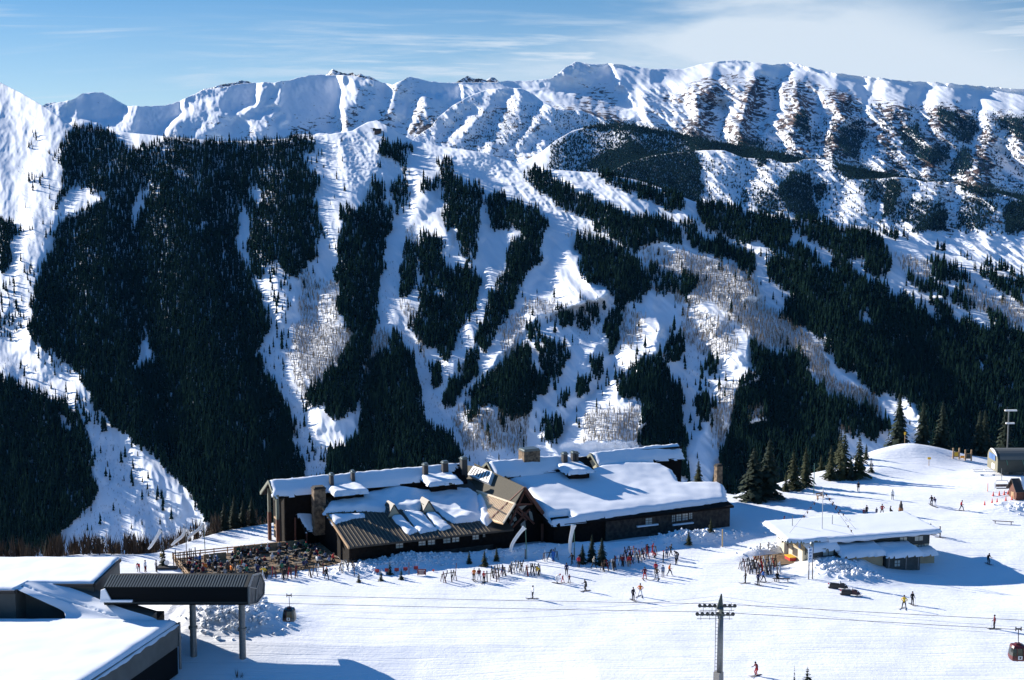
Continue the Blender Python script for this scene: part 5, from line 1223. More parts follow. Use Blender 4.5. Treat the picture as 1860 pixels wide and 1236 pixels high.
lp_(MB().prism([(-.2, y, z) for y, z in sec[3:9]], (.095, 0, 0)), 'end_arch', M_WHITE)
m = MB()
for k in range(5): m.box(-.26, -.201, 1.2 + k * .75, 1.7 + k * .75, 3.1, 4.3)
lp_(m, 'end_window', M_BLUESIGN); lp_(MB().box(-.16, -.101, 1.6, 3.2, 1.3, 2.4), 'sign_panel', M_WHITE)
m = MB()
for k in range(6): m.beam((1.6 + k * 3.2, -.06, 3.5), (1.9 + k * 3.2, -.06, 2.5), .14, .06)
lp_(m, 'vent_strip', mat('teal_strip', (0.05, 0.22, 0.16), rough=.5))
lp_(MB().box(3, 3.8, 2.4, 3.4, -1, 1).box(17, 17.8, 2.4, 3.4, -1, 1), 'pedestal', M_STEEL)
lp_(MB().tube((4.0, 6.5, 0), (4.0, 6.5, 12.2), .16, .13), 'mast', M_STEEL)
lp_(MB().box(3.2, 5.6, 6.3, 6.7, 12.2, 12.5).box(3.5, 5.2, 6.3, 6.7, 9.6, 9.9), 'mast_head', M_WHITE)
m = MB(); m.beam((-4.5, .5, 1.1), (.1, 1.0, 1.1), .35, .15); m.beam((-4.2, 2.6, 1.1), (.1, 3.4, 1.1), .35, .15); m.beam((-4.5, .5, 1.1), (-4.2, 2.6, 1.1), .35, .15); m.beam((-2.2, .8, 1.1), (-1.8, 3.0, 1.1), .3, .12)
lp_(m, 'guide_rail', M_WHITE)
# ticket shack in front of it
t0 = at_z(1847, 914, 0); shack = empty('ticket_shack', (t0.x, t0.y, 0), .15, 'tiny red brown operator shack with a steep snow capped roof', 'shack')
MB().box(-.9, 2.6, -1.4, 1.4, -.3, 2.6).prism([(-.9, -1.4, 2.6), (-.9, 1.4, 2.6), (-.9, 0, 4.2)], (3.5, 0, 0)).build('wall', M_RTIMBER, shack)
for sg in (-1, 1): MB().prism([(-1.3, sg * 1.8, 2.35), (-1.3, 0, 4.45), (2.9, 0, 4.45), (2.9, sg * 1.8, 2.35)], (0, sg * .05, .12)).build('roof', M_FRAME, shack)
MB().prism([(.3, -1.6, 2.75), (.3, -.1, 4.55), (2.8, -.1, 4.55), (2.8, -1.6, 2.75)], (0, -.1, .35)).build('roof_snow', M_SNOW, shack)
MB().box(.5, 1.6, -1.46, -1.405, 1.0, 2.1).build('window', M_FRAME, shack); MB().box(-.96, -.905, -.5, .5, 0, 2.1).build('door', M_TIMBER, shack)
# far summit hut on the ridge
h = ski.pos(np.array([686.0]), np.array([243.0]))[0]
hutt = empty('summit_hut', tuple(h), 0.1, 'tiny dark lift hut just below the white summit cone', 'hut')
MB().box(-6, 6, -4, 4, -3, 5).build('wall', M_BOARD, hutt); MB().prism([(-7, -5, 5), (7, -5, 5), (7, 0, 8.5), (-7, 0, 8.5)], (0, 0, .5)).prism([(-7, 5, 5), (7, 5, 5), (7, 0, 8.5), (-7, 0, 8.5)], (0, 0, .5)).build('roof', M_FRAME, hutt)
MB().box(-9, -7, -1, 1, 4, 9).box(-13, -4, -1, 1, 9, 10).build('lift_frame', M_FRAME, hutt)
# ================================================================== near firs
M_FIR = mat('fir_needles', (0.035, 0.046, 0.024), col2=(0.055, 0.060, 0.030), vscale=1.2, rough=.9, spec=.15)
M_FIRD = mat('dark_fir_needles', (0.018, 0.030, 0.022), col2=(0.032, 0.045, 0.030), vscale=1.2, rough=.9, spec=.15)
M_TRUNK = mat('bark', (0.06, 0.045, 0.035), rough=.9)
def fir_mesh(seed, dens=26, ragged=.25, wide=.2):
    """crown of a fir of height 1: drooping boughs of many small needle sprays in whorls"""
    r = random.Random(seed); V = []; F = []
    for k in range(dens):
        t = (k + r.random() * .6) / dens; z = .06 + .92 * t; L = 1.45 * wide * (1 - t) ** .85 * (1 - ragged * r.random()) + .012
        nb = max(4, int(10 - 5 * t)); a0 = r.random() * 6.28
        for b in range(nb):
            a = a0 + b * 6.283 / nb + r.uniform(-.3, .3); l = L * r.uniform(.55, 1.15); dz = -l * r.uniform(.05, .5); w = l * r.uniform(.22, .36) + .006
            ca, sa = math.cos(a), math.sin(a)
            for q in range(3):                                   # sprays along the bough
                s0 = q / 3; s1 = min(1.0, s0 + .5); ww = w * (1.1 - .55 * s0)
                p0 = (ca * l * s0, sa * l * s0, z + dz * s0 * s0 + .010); tip = (ca * l * s1, sa * l * s1, z + dz * s1 * s1 - .01)
                m_ = .55; mid = (ca * l * (s0 + (s1 - s0) * m_), sa * l * (s0 + (s1 - s0) * m_), z + dz * s0 * s1)
                i = len(V); j = r.uniform(-.02, .0)
                V += [p0, (mid[0] - sa * ww, mid[1] + ca * ww, mid[2] + j), tip, (mid[0] + sa * ww, mid[1] - ca * ww, mid[2] + j)]
                F += [(i, i + 1, i + 2), (i, i + 2, i + 3)]
    i = len(V); V += [(-.006, 0, .94), (.006, 0, .94), (0, 0, 1.02)]; F.append((i, i + 1, i + 2))
    me = bpy.data.meshes.new('crown'); me.from_pydata(V, [], F); return me
def trunk_mesh():
    m = MB(); m.tube((0, 0, -.06), (0, 0, .9), .022, .004, 7); me = bpy.data.meshes.new('trunk'); me.from_pydata([tuple(v) for v in m.v], [], m.f); me.materials.append(M_TRUNK); return me
FIR_ME = []
for k, (d_, rg, wd, mm) in enumerate(((24, .3, .22, M_FIR), (28, .25, .19, M_FIR), (34, .3, .21, M_FIRD), (40, .35, .17, M_FIRD), (14, .5, .26, M_FIRD))):
    me = fir_mesh(40 + k, d_, rg, wd); me.materials.append(mm); FIR_ME.append(me)
TR_ME = trunk_mesh(); TR_N = [0]
def fir(px, py, hpx, kind, label, group=None, name='fir_tree', wide=1.0, p=None):
    p = p or gpt(px, py); hm = hpx * (p.y * CT + (CAMH - p.z) * ST) / FPX / .97
    t = empty(name, p, TR_N[0] * 2.1, label, 'tree', group); TR_N[0] += 1
    for nm, me in (('crown', FIR_ME[kind]), ('trunk', TR_ME)):
        o = bpy.data.objects.new(nm, me); COL.objects.link(o); o.parent = t; o.scale = (hm * wide, hm * wide, hm)
    return t
fir(880, 1029, 31, 0, 'bushy young fir by the lodge wall, nearest the left skier trio'); fir(852, 1024, 24, 1, 'short olive fir at the shadow edge below the lodge windows'); fir(902, 1019, 26, 1, 'sunlit olive fir left of the curved white banner')
fir(1058, 1024, 36, 2, 'dark fir in the shade behind the white banner pole'); fir(1075, 1010, 50, 3, 'tallest dark fir in front of the lodge wall', wide=1.0); fir(1093, 1026, 50, 2, 'dark fir beside the crowded ski racks')
fir(1251, 979, 27, 0, 'thin tan tinged fir on the snow bank under the quad window'); fir(1291, 973, 25, 0, 'small fir with a dark foot near the lodge end wall')
for px, py, h, s in ((652, 1058, 19, 'beside the lone post'), (692, 1055, 20, 'under the first red marker'), (708, 1044, 24, 'between the red markers'), (729, 1053, 21, 'near the big red sign')):
    fir(px, py, h, 4, 'tiny ragged fir half buried in ploughed snow ' + s)
fir(1369, 908, 96, 2, 'broad dark spruce at the edge of the plateau, lower of the pair', wide=1.25); fir(1396, 906, 108, 2, 'tallest broad spruce at the plateau edge beside the hut slope', wide=1.1)
for px, py, h, kd, s in ((1427, 893, 34, 1, 'slim small spruce on the slope edge right of the broad pair'), (1441, 890, 74, 0, 'slender brownish spruce right of the broad pair'), (1463, 884, 72, 1, 'slender spruce beside the grey pole'), (1509, 871, 62, 0, 'short brown spruce left of the tall clump'),
                          (1533, 868, 86, 1, 'tall brown green spruce in the clump below the mound'), (1560, 867, 78, 0, 'right spruce of the clump below the mound'), (1545, 872, 45, 3, 'low dark spruce at the foot of the clump'), (1582, 858, 26, 4, 'ragged low spruce bent over the snow slope'), ):
    fir(px, py, h, kd, s)
def fir_behind(px, pytop, Y, kd, s, group=None):
    a = at_y(px, pytop, Y); z = float(gz(a.x, Y)); fir(0, 0, (a.z - z) * FPX / Y * .97, kd, s, group, p=Vector((a.x, Y, z)))
fir_behind(1641, 786, 306, 3, 'dark spruce rising behind the white mound'); fir_behind(1607, 812, 306, 3, 'small dark spruce behind the left flank of the mound'); fir_behind(1690, 806, 306, 3, 'dark spruce right of the mound behind a yellow disc'); fir_behind(1668, 806, 308, 1, 'slim spruce top between mound sign and yellow disc')
fir_behind(1528, 782, 288, 0, 'tallest brown green spruce of the clump below the mound'); fir_behind(1574, 806, 290, 1, 'spruce at the right end of the clump below the mound'); fir_behind(1492, 826, 284, 0, 'spruce at the left end of the clump below the mound')
e_ = lambda x: float(np.interp(x, EDGE[:, 0], EDGE[:, 1]))
rr = random.Random(11)
for k in range(9):
    x = 84 + k * 5.0 + rr.uniform(-1.5, 1.5); y = e_(x) + rr.uniform(6, 14); p = Vector((x, y, float(gz(x, y))))
    fir(0, 0, rr.uniform(75, 120), 3, 'dark tall spruce in the stand behind the trail boards and chairlift', 'spruces behind the chairlift terminal', p=p)
fir(297, 1030, 40, 4, 'sparse bare limbed fir behind the yellow sign on the left edge')
for k, (px, py, h) in enumerate(((366, 1010, 52), (384, 1008, 60), (402, 1004, 50), (420, 1000, 54), (350, 1012, 30))):
    x = at_z(px, py, 0).x; y = e_(x) + 4; fir(0, 0, h, 3, 'dark fir in the clump behind the third wind sock and deck', 'firs behind the wind socks', p=Vector((x, y, float(gz(x, y)))))
for k in range(12):
    x = -92 + k * 3.9 + rr.uniform(-1, 1); y = e_(x) + rr.uniform(5, 12)
    fir(0, 0, rr.uniform(22, 46), 3, 'small dark fir among brown brush beyond the station roof', 'firs beyond the station roof', p=Vector((x, y, float(gz(x, y)))))
fir(1268, 905, 52, 0, 'thin brown fir behind the right end of the lodge roof', p=Vector((at_y(1268, 905, 268).x, 268, float(gz(at_y(1268, 905, 268).x, 268)))))
fir(1466, 1262, 52, 4, 'snow laden fir top poking in at the bottom edge'); fir(1442, 1268, 62, 4, 'thin broken fir stem at the bottom edge', wide=.22)
n = 420; x = RNG.uniform(-100, -44, n); y = np.interp(x, EDGE[:, 0], EDGE[:, 1]) + RNG.uniform(2, 13, n)
b = np.stack([x, y, gz(x, y)], -1); V, Fc = twig_batch(b, RNG.uniform(1.2, 4.4, n), RNG.uniform(.8, 1.8, n), 16)
o = link_mesh('brown_brush', np_mesh('brown_brush', V, Fc, 3), mat('brown_brush_twigs', (0.07, 0.05, 0.036), rough=.9, spec=.1)); tag(o, 'brown leafless brush along the rim beyond the station roof', 'brush', kind='stuff')
# ================================================================== people
CLOTH = {'black': (.012, .013, .016), 'red': (.42, .025, .03), 'maroon': (.12, .015, .025), 'blue': (.03, .13, .42), 'navy': (.02, .03, .09), 'white': (.72, .72, .72), 'cream': (.55, .50, .40), 'orange': (.75, .20, .03), 'yellow': (.75, .48, .03),
         'grey': (.16, .17, .19), 'greyblue': (.14, .20, .32), 'brown': (.09, .06, .04), 'tan': (.34, .25, .15), 'green': (.03, .14, .08), 'pink': (.6, .12, .2)}
def cloth(c): return mat(c + '_cloth', CLOTH[c], rough=.8, spec=.2)
M_SKIN = mat('skin', (.48, .27, .18), rough=.6); M_BOOT = mat('ski_boot', (.02, .02, .022), rough=.4); M_GLOVE = mat('glove', (.02, .02, .02), rough=.8); M_GOG = mat('goggles', (.01, .01, .012), rough=.15)
M_POLE = mat('pole_metal', (.08, .08, .09), rough=.4)
def J(**k): return k
BASE = dict(pel=(0, 0, .93), waist=(0, 0, 1.08), chest=(0, .01, 1.30), neck=(0, .01, 1.48), head=(0, -.01, 1.58), crown=(0, 0, 1.71), nose=(0, -.105, 1.60),
            shL=(.19, .01, 1.41), elL=(.27, .04, 1.14), wrL=(.27, -.12, .95), haL=(.27, -.19, .90), shR=(-.19, .01, 1.41), elR=(-.27, .04, 1.14), wrR=(-.27, -.12, .95), haR=(-.27, -.19, .90),
            hiL=(.10, 0, .88), knL=(.12, -.05, .49), anL=(.13, .0, .10), toL=(.14, -.17, .05), hiR=(-.10, 0, .88), knR=(-.12, -.05, .49), anR=(-.13, .0, .10), toR=(-.14, -.17, .05))
RAD = dict(pel=.155, waist=.14, chest=.175, neck=.065, head=.095, crown=.085, nose=.018, sh=.085, el=.058, wr=.045, ha=.045, hi=.115, kn=.075, an=.065, to=.06)
BONES = [('pel', 'waist', 0), ('waist', 'chest', 0), ('chest', 'neck', 0), ('neck', 'head', 4), ('head', 'crown', 4), ('head', 'nose', 4)]
for s in 'LR': BONES += [('chest', 'sh' + s, 0), ('sh' + s, 'el' + s, 0), ('el' + s, 'wr' + s, 0), ('wr' + s, 'ha' + s, 3), ('pel', 'hi' + s, 1), ('hi' + s, 'kn' + s, 1), ('kn' + s, 'an' + s, 1), ('an' + s, 'to' + s, 2)]
POSES = {
 'stand': {}, 'idle': J(elL=(.25, .05, 1.13), wrL=(.24, -.02, .90), haL=(.24, -.05, .82), elR=(-.25, .05, 1.13), wrR=(-.24, -.02, .90), haR=(-.24, -.05, .82)),
 'hips': J(elL=(.40, .08, 1.16), wrL=(.22, -.02, 1.00), haL=(.15, -.06, .98), elR=(-.40, .08, 1.16), wrR=(-.22, -.02, 1.00), haR=(-.15, -.06, .98), knL=(.20, -.02, .49), anL=(.26, 0, .1), toL=(.30, -.16, .05), knR=(-.20, -.02, .49), anR=(-.26, 0, .1), toR=(-.30, -.16, .05)),
 'stride': J(knL=(.16, -.24, .52), anL=(.18, -.32, .10), toL=(.19, -.49, .05), knR=(-.14, .12, .48), anR=(-.16, .36, .12), toR=(-.17, .20, .05), elL=(.27, .18, 1.16), wrL=(.26, .22, .94), haL=(.26, .2, .86), elR=(-.27, -.12, 1.16), wrR=(-.25, -.36, 1.08), haR=(-.25, -.44, 1.06), chest=(0, -.05, 1.29), neck=(0, -.08, 1.46), head=(0, -.11, 1.56), crown=(0, -.11, 1.69), nose=(0, -.21, 1.57)),
 'glide': J(pel=(0, .10, .84), waist=(0, .05, .98), chest=(0, -.06, 1.19), neck=(0, -.12, 1.36), head=(0, -.17, 1.45), crown=(0, -.18, 1.58), nose=(0, -.27, 1.46), shL=(.19, -.06, 1.29), shR=(-.19, -.06, 1.29), elL=(.31, -.10, 1.03), wrL=(.29, -.36, 1.02), haL=(.29, -.44, 1.02), elR=(-.31, -.10, 1.03), wrR=(-.29, -.36, 1.02), haR=(-.29, -.44, 1.02), hiL=(.11, .08, .80), hiR=(-.11, .08, .80), knL=(.14, -.16, .46), knR=(-.14, -.16, .46)),
 'lean': J(pel=(0, .12, .88), waist=(0, .02, 1.0), chest=(0, -.22, 1.14), neck=(0, -.38, 1.22), head=(0, -.46, 1.26), crown=(0, -.57, 1.32), nose=(0, -.52, 1.17), shL=(.19, -.27, 1.20), shR=(-.19, -.27, 1.20), elL=(.24, -.32, .94), wrL=(.20, -.42, .72), haL=(.19, -.46, .64), elR=(-.24, -.32, .94), wrR=(-.20, -.42, .72), haR=(-.19, -.46, .64), hiL=(.10, .1, .83), hiR=(-.10, .1, .83), knL=(.12, -.06, .48), knR=(-.12, -.06, .48)),
 'sit': J(pel=(0, .05, .52), waist=(0, .05, .66), chest=(0, .0, .88), neck=(0, -.02, 1.06), head=(0, -.05, 1.16), crown=(0, -.05, 1.29), nose=(0, -.15, 1.17), shL=(.19, .0, .99), shR=(-.19, .0, .99), elL=(.26, -.04, .74), wrL=(.20, -.26, .66), haL=(.18, -.34, .64), elR=(-.26, -.04, .74), wrR=(-.20, -.26, .66), haR=(-.18, -.34, .64), hiL=(.10, 0, .50), hiR=(-.10, 0, .50), knL=(.14, -.42, .50), knR=(-.14, -.42, .50), anL=(.14, -.42, .10), anR=(-.14, -.42, .10), toL=(.15, -.59, .05), toR=(-.15, -.59, .05)),
 'kneel': J(pel=(0, .10, .42), waist=(0, .02, .55), chest=(0, -.14, .74), neck=(0, -.22, .90), head=(0, -.27, .98), crown=(0, -.30, 1.11), nose=(0, -.37, .98), shL=(.18, -.16, .84), shR=(-.18, -.16, .84), elL=(.24, -.26, .62), wrL=(.18, -.42, .50), haL=(.17, -.49, .46), elR=(-.24, -.26, .62), wrR=(-.18, -.42, .50), haR=(-.17, -.49, .46), hiL=(.1, .08, .40), hiR=(-.1, .08, .40), knL=(.16, -.28, .50), knR=(-.14, -.18, .08), anL=(.16, -.24, .1), toL=(.17, -.41, .05), anR=(-.14, .24, .08), toR=(-.15, .36, .05)),
}
BODY = {}
def body_mesh(pose):
    if pose in BODY: return BODY[pose]
    j = dict(BASE); j.update(POSES[pose]); names = ['pel'] + [k for k in j if k != 'pel']; ix = {k: i for i, k in enumerate(names)}
    me = bpy.data.meshes.new('skel'); me.from_pydata([j[k] for k in names], [(ix[a], ix[b]) for a, b, _ in BONES], [])
    o = bpy.data.objects.new('skel', me); COL.objects.link(o); md = o.modifiers.new('s', 'SKIN'); md.use_smooth_shade = True
    for k in names:
        r = RAD.get(k, RAD.get(k[:2], .05)); sv = me.skin_vertices[0].data[ix[k]]
        sv.radius = (r, r * (.72 if k in ('pel', 'waist', 'chest') else 1)); sv.use_root = k == 'pel'
    sb = o.modifiers.new('b', 'SUBSURF'); sb.levels = 1; sb.render_levels = 1
    dg = bpy.context.evaluated_depsgraph_get(); ev = bpy.data.meshes.new_from_object(o.evaluated_get(dg)); bpy.data.objects.remove(o); bpy.data.meshes.remove(me)
    # fingers and thumb on each glove
    bm = bmesh.new(); bm.from_mesh(ev)
    for s, sg in (('L', 1), ('R', -1)):
        h, w = Vector(j['ha' + s]), Vector(j['wr' + s]); d = (h - w).normalized(); side = d.cross(Vector((0, 0, 1))).normalized()
        for q, (off, ln) in enumerate(((-.027, .050), (-.009, .058), (.009, .055), (.027, .044), (.045 * sg, .045))):
            th = q == 4; a = (h - d * .02 if th else h + d * .025) + side * (off if not th else .035 * -sg); dr = (d * .6 + side * (-sg) * .8).normalized() if th else (d + Vector((0, 0, -.55))).normalized()
            mb = MB().tube(a, a + dr * ln, .012, .008, 5); vs = [bm.verts.new(v) for v in mb.v]
            for f in mb.f: bm.faces.new([vs[i] for i in f])
    bm.to_mesh(ev); bm.free()
    C = np.array([tuple(p.center) for p in ev.polygons]); best = np.full(len(C), 9.0); mi = np.zeros(len(C), int)
    for a, b, m_ in BONES:
        A, B = np.array(j[a]), np.array(j[b]); ab = B - A; t = np.clip(((C - A) @ ab) / (ab @ ab), 0, 1); dd = np.linalg.norm(C - A - t[:, None] * ab, axis=1) - .6 * (RAD.get(a, RAD.get(a[:2], .05)) + RAD.get(b, RAD.get(b[:2], .05))) / 2
        u = dd < best; best[u] = dd[u]; mi[u] = m_
    for k in range(5): ev.materials.append(M_BOOT)
    ev.polygons.foreach_set('material_index', mi.astype(np.int32)); ev.polygons.foreach_set('use_smooth', np.ones(len(C), bool)); ev.update()
    # hat and goggles
    hc = Vector(j['crown']); hd = Vector(j['head']); up = (hc - hd).normalized(); fw = (Vector(j['nose']) - hd); fw = (fw - up * fw.dot(up)).normalized(); rt = up.cross(fw)
    def ring(c, r): return [c + (fw * math.cos(t) * 1.08 + rt * math.sin(t)) * r for t in (2 * math.pi * k / 10 for k in range(10))]
    m = MB(); rs = [ring(hd + up * .055, .108), ring(hd + up * .12, .108), ring(hd + up * .18, .080), ring(hd + up * .215, .03)]
    for a, b in zip(rs, rs[1:]): m.hull(a, b)
    hat = bpy.data.meshes.new('hat'); hat.from_pydata([tuple(v) for v in m.v], [], m.f); hat.materials.append(M_BOOT)
    g = [hd + up * .022 + (fw * math.cos(t) * 1.1 + rt * math.sin(t)) * .101 for t in np.linspace(-1.0, 1.0, 7)]
    m = MB().hull(g + [p - fw * .03 for p in g[::-1]], [p + up * .045 for p in g] + [p + up * .045 - fw * .03 for p in g[::-1]])
    gog = bpy.data.meshes.new('goggles'); gog.from_pydata([tuple(v) for v in m.v], [], m.f); gog.materials.append(M_GOG)
    BODY[pose] = (ev, hat, gog, j); return BODY[pose]
def ski_me():
    m = MB(); n = 9; top = []
    for k in range(n):
        y = .80 - 1.75 * k / (n - 1); z = .012 if k < n - 2 else (.05 if k == n - 2 else .13); w = .05 if 0 < k < n - 1 else .03; top.append((w, y, z))
    for a, b in zip(top, top[1:]): m.hull([(-a[0], a[1], a[2] - .012), (a[0], a[1], a[2] - .012), (b[0], b[1], b[2] - .012), (-b[0], b[1], b[2] - .012)], [(-a[0], a[1], a[2] + .014), (a[0], a[1], a[2] + .014), (b[0], b[1], b[2] + .014), (-b[0], b[1], b[2] + .014)])
    me = bpy.data.meshes.new('ski'); me.from_pydata([tuple(v) for v in m.v], [], m.f); me.materials.append(M_BOOT); return me
SKI_ME = ski_me()
def kid(nm, me, par, mats=None):
    o = bpy.data.objects.new(nm, me); COL.objects.link(o); o.parent = par
    if mats:
        for i, m_ in enumerate(mats): o.material_slots[i].link = 'OBJECT'; o.material_slots[i].material = m_
    return o
PEOPLE = []
def person(px, py, pose, face, top, legs, hat, label, skis=None, poles=None, h=1.0, group=None, p=None, skicol='black'):
    """face: turn in degrees, 0 = towards us, 90 = to the right of the picture"""
    skis = (pose in ('stand', 'glide', 'hips')) if skis is None else skis; poles = skis if poles is None else poles
    p = p or gpt(px, py); ev, hm, gm, j = body_mesh(pose); h *= 1.06
    t = empty('person', (p.x, p.y, p.z + (.03 if skis else 0)), math.radians(face), label, 'person', group); t.scale = (h, h, h)
    kid('body', ev, t, [cloth(top), cloth(legs), M_BOOT, M_GLOVE, M_SKIN]); kid('hat', hm, t, [cloth(hat)]); kid('goggles', gm, t)
    if skis:
        for s in 'LR':
            a, b = Vector(j['an' + s]), Vector(j['to' + s]); o = kid('ski', SKI_ME, t, [cloth(skicol)]); o.location = (a.x, a.y - .05, .0); o.rotation_euler = (0, 0, math.atan2(b.x - a.x, -(b.y - a.y)))
    if poles:
        for s, sg in (('L', 1), ('R', -1)):
            a = Vector(j['ha' + s]); b = Vector((a.x + sg * .10, a.y - .03 if pose != 'glide' else a.y + .55, .02)); m = MB().tube(a + (a - b).normalized() * .1, b, .011, .008, 5).tube(b + Vector((0, 0, .06)), b + Vector((0, 0, .075)), .045, .045, 8)
            m.build('ski_pole', M_POLE, t)
    PEOPLE.append(t); return t
P = person
P(968, 1088, 'stand', -80, 'white', 'black', 'black', 'lone skier in a white jacket and black trousers above the haul rope')
P(1150, 1091, 'stand', 30, 'black', 'black', 'black', 'skier in all black standing next to the orange vested skier')
P(1163, 1084, 'hips', -20, 'orange', 'white', 'black', 'skier in orange vest and white trousers beside the all black skier')
P(1064, 1074, 'glide', -60, 'black', 'black', 'grey', 'skier in dark clothes with skis angled, right of the family group')
P(1011, 1060, 'lean', 60, 'white', 'white', 'red', 'adult in white bending over two small children on skis', True, False)
P(1022, 1059, 'stride', 40, 'red', 'red', 'black', 'small child in red suit standing next to the adult in white', True, False, .62); P(1034, 1059, 'hips', 40, 'maroon', 'black', 'black', 'small child in dark red top, further from the adult in white', True, False, .66)
P(1029, 1045, 'idle', 10, 'navy', 'black', 'black', 'person in dark puffy jacket standing behind the family group'); P(1005, 1020, 'idle', -30, 'blue', 'blue', 'brown', 'person in bright blue suit walking out of the lodge shade')
P(979, 1046, 'lean', -60, 'yellow', 'black', 'brown', 'person in yellow jacket stooping beside a rack of skis', False)
P(1039, 1026, 'stride', -50, 'black', 'black', 'black', 'dark clothed person walking by the second banner pole', False); P(1051, 1031, 'idle', 30, 'red', 'black', 'black', 'person in red jacket below the second banner pole')
P(1078, 1033, 'stride', 60, 'cream', 'black', 'cream', 'person in long cream jacket between firs and plaza', False); P(1114, 1037, 'idle', 120, 'black', 'black', 'brown', 'dark clothed person in front of the shaded ski racks')
P(1131, 1030, 'idle', 160, 'maroon', 'black', 'black', 'person in maroon jacket among the shaded ski racks'); P(1143, 1030, 'idle', 190, 'red', 'tan', 'black', 'person in red jacket and tan trousers by the ski racks')
P(1171, 1053, 'hips', 20, 'maroon', 'red', 'black', 'skier in dark top and red trousers with legs apart'); P(1191, 1043, 'idle', -20, 'red', 'black', 'black', 'person in red jacket behind the brown dressed skier')
P(1193, 1053, 'hips', -30, 'brown', 'grey', 'black', 'skier in brown jacket in front of the red jacket'); P(1204, 1049, 'idle', 10, 'greyblue', 'grey', 'black', 'person in grey blue suit between red and orange jackets'); P(1216, 1046, 'stride', 70, 'orange', 'black', 'brown', 'person in orange jacket and black trousers, end of the group of four', False)
P(1190, 1014, 'kneel', -40, 'red', 'black', 'black', 'crouching person in red fixing a boot near the racks', False); P(1205, 1022, 'idle', -90, 'black', 'black', 'red', 'thin dark person with red hat walking behind the group of four'); P(1211, 1015, 'idle', 170, 'greyblue', 'navy', 'black', 'person in grey blue jacket facing the snow bank')
P(1218, 1010, 'stride', 110, 'black', 'black', 'brown', 'dark person striding towards the snow bank', False); P(1228, 1026, 'idle', 40, 'grey', 'black', 'black', 'person in grey and black next to the stooping black figure'); P(1231, 1017, 'lean', -70, 'black', 'black', 'black', 'stooping person all in black right of the racks', False)
P(1176, 1010, 'idle', 0, 'black', 'navy', 'black', 'dark person standing against the last tall ski rack')
P(861, 1055, 'stand', 20, 'orange', 'black', 'white', 'skier in orange jacket and black trousers by the small firs'); P(870, 1055, 'stride', 10, 'maroon', 'white', 'black', 'person in maroon and white beside the orange jacket', False); P(879, 1059, 'stand', -20, 'red', 'black', 'red', 'shorter skier in red top beside the orange jacket', h=.92)
P(518, 1054, 'idle', 0, 'black', 'black', 'black', 'person all in black with arms out by the deck racks', False); P(593, 1053, 'stride', 30, 'black', 'black', 'orange', 'person in black walking below the deck corner', False); P(479, 1051, 'hips', 0, 'yellow', 'black', 'black', 'person in yellow and black just behind the canopy end', False)
P(468, 1046, 'idle', 40, 'black', 'navy', 'black', 'dark person left of the yellow and black figure'); P(556, 1036, 'stride', 100, 'navy', 'black', 'grey', 'navy jacketed person walking along the deck front', False)
P(1354, 1060, 'stand', -80, 'black', 'black', 'black', 'skier all in black at the near end of the hut ski racks'); P(1377, 1063, 'stand', 30, 'navy', 'black', 'black', 'dark skier with a blue pack by the hut ski racks'); P(1386, 1058, 'stride', 70, 'blue', 'black', 'tan', 'person in blue jacket striding towards the bench', True)
bp_ = gpt(1412, 1056); P(0, 0, 'sit', 0, 'black', 'black', 'black', 'person in black sitting on the low bench near the hut', False, False, p=bp_ + Vector((0, .1, 0)))
P(1559, 893, 'idle', 180, 'black', 'black', 'black', 'lone dark figure high on the slope below the mound'); P(1621, 908, 'idle', 0, 'white', 'grey', 'grey', 'figure in white and grey on the slope left of the mound'); P(1692, 918, 'glide', 180, 'black', 'black', 'black', 'dark skier side by side with a white trousered skier'); P(1698, 921, 'glide', 200, 'navy', 'white', 'black', 'skier in white trousers beside the dark skier')
P(1746, 928, 'stride', 60, 'red', 'black', 'black', 'skier in red jacket alone below the chairlift terminal', True)
P(1574, 937, 'idle', 200, 'black', 'black', 'black', 'taller black figure of the pair behind the hut roof'); P(1569, 938, 'idle', 160, 'maroon', 'black', 'black', 'shorter dark figure of the pair behind the hut roof', h=.75); P(1592, 936, 'idle', 180, 'navy', 'black', 'black', 'small navy figure behind the hut roof', h=.72); P(1602, 935, 'hips', 180, 'red', 'black', 'black', 'figure in red top behind the hut roof', False); P(1617, 934, 'sit', 90, 'black', 'black', 'black', 'figure in black sitting on the snow behind the hut', False)
P(1690, 972, 'stand', 80, 'red', 'red', 'black', 'skier all in red just past the hut roof corner'); P(1707, 977, 'stand', 60, 'black', 'black', 'black', 'black skier beside the red one past the hut roof')
P(1795, 1025, 'glide', 20, 'black', 'black', 'black', 'black skier coming down beside the big blue shadow', skis=True); P(1642, 1106, 'hips', -30, 'yellow', 'black', 'black', 'skier in bright yellow jacket below the snowmobiles'); P(1657, 1099, 'stand', 20, 'black', 'black', 'black', 'black skier behind the yellow jacket'); P(1806, 1143, 'stand', -90, 'maroon', 'black', 'black', 'skier in maroon alone near the right hand cabin'); P(1374, 1228, 'glide', -60, 'maroon', 'red', 'black', 'skier in dark red at the foot of the snow field', skis=True)
P(1424, 953, 'sit', 90, 'red', 'navy', 'red', 'small seated figure in red hat behind the hut gable', False)
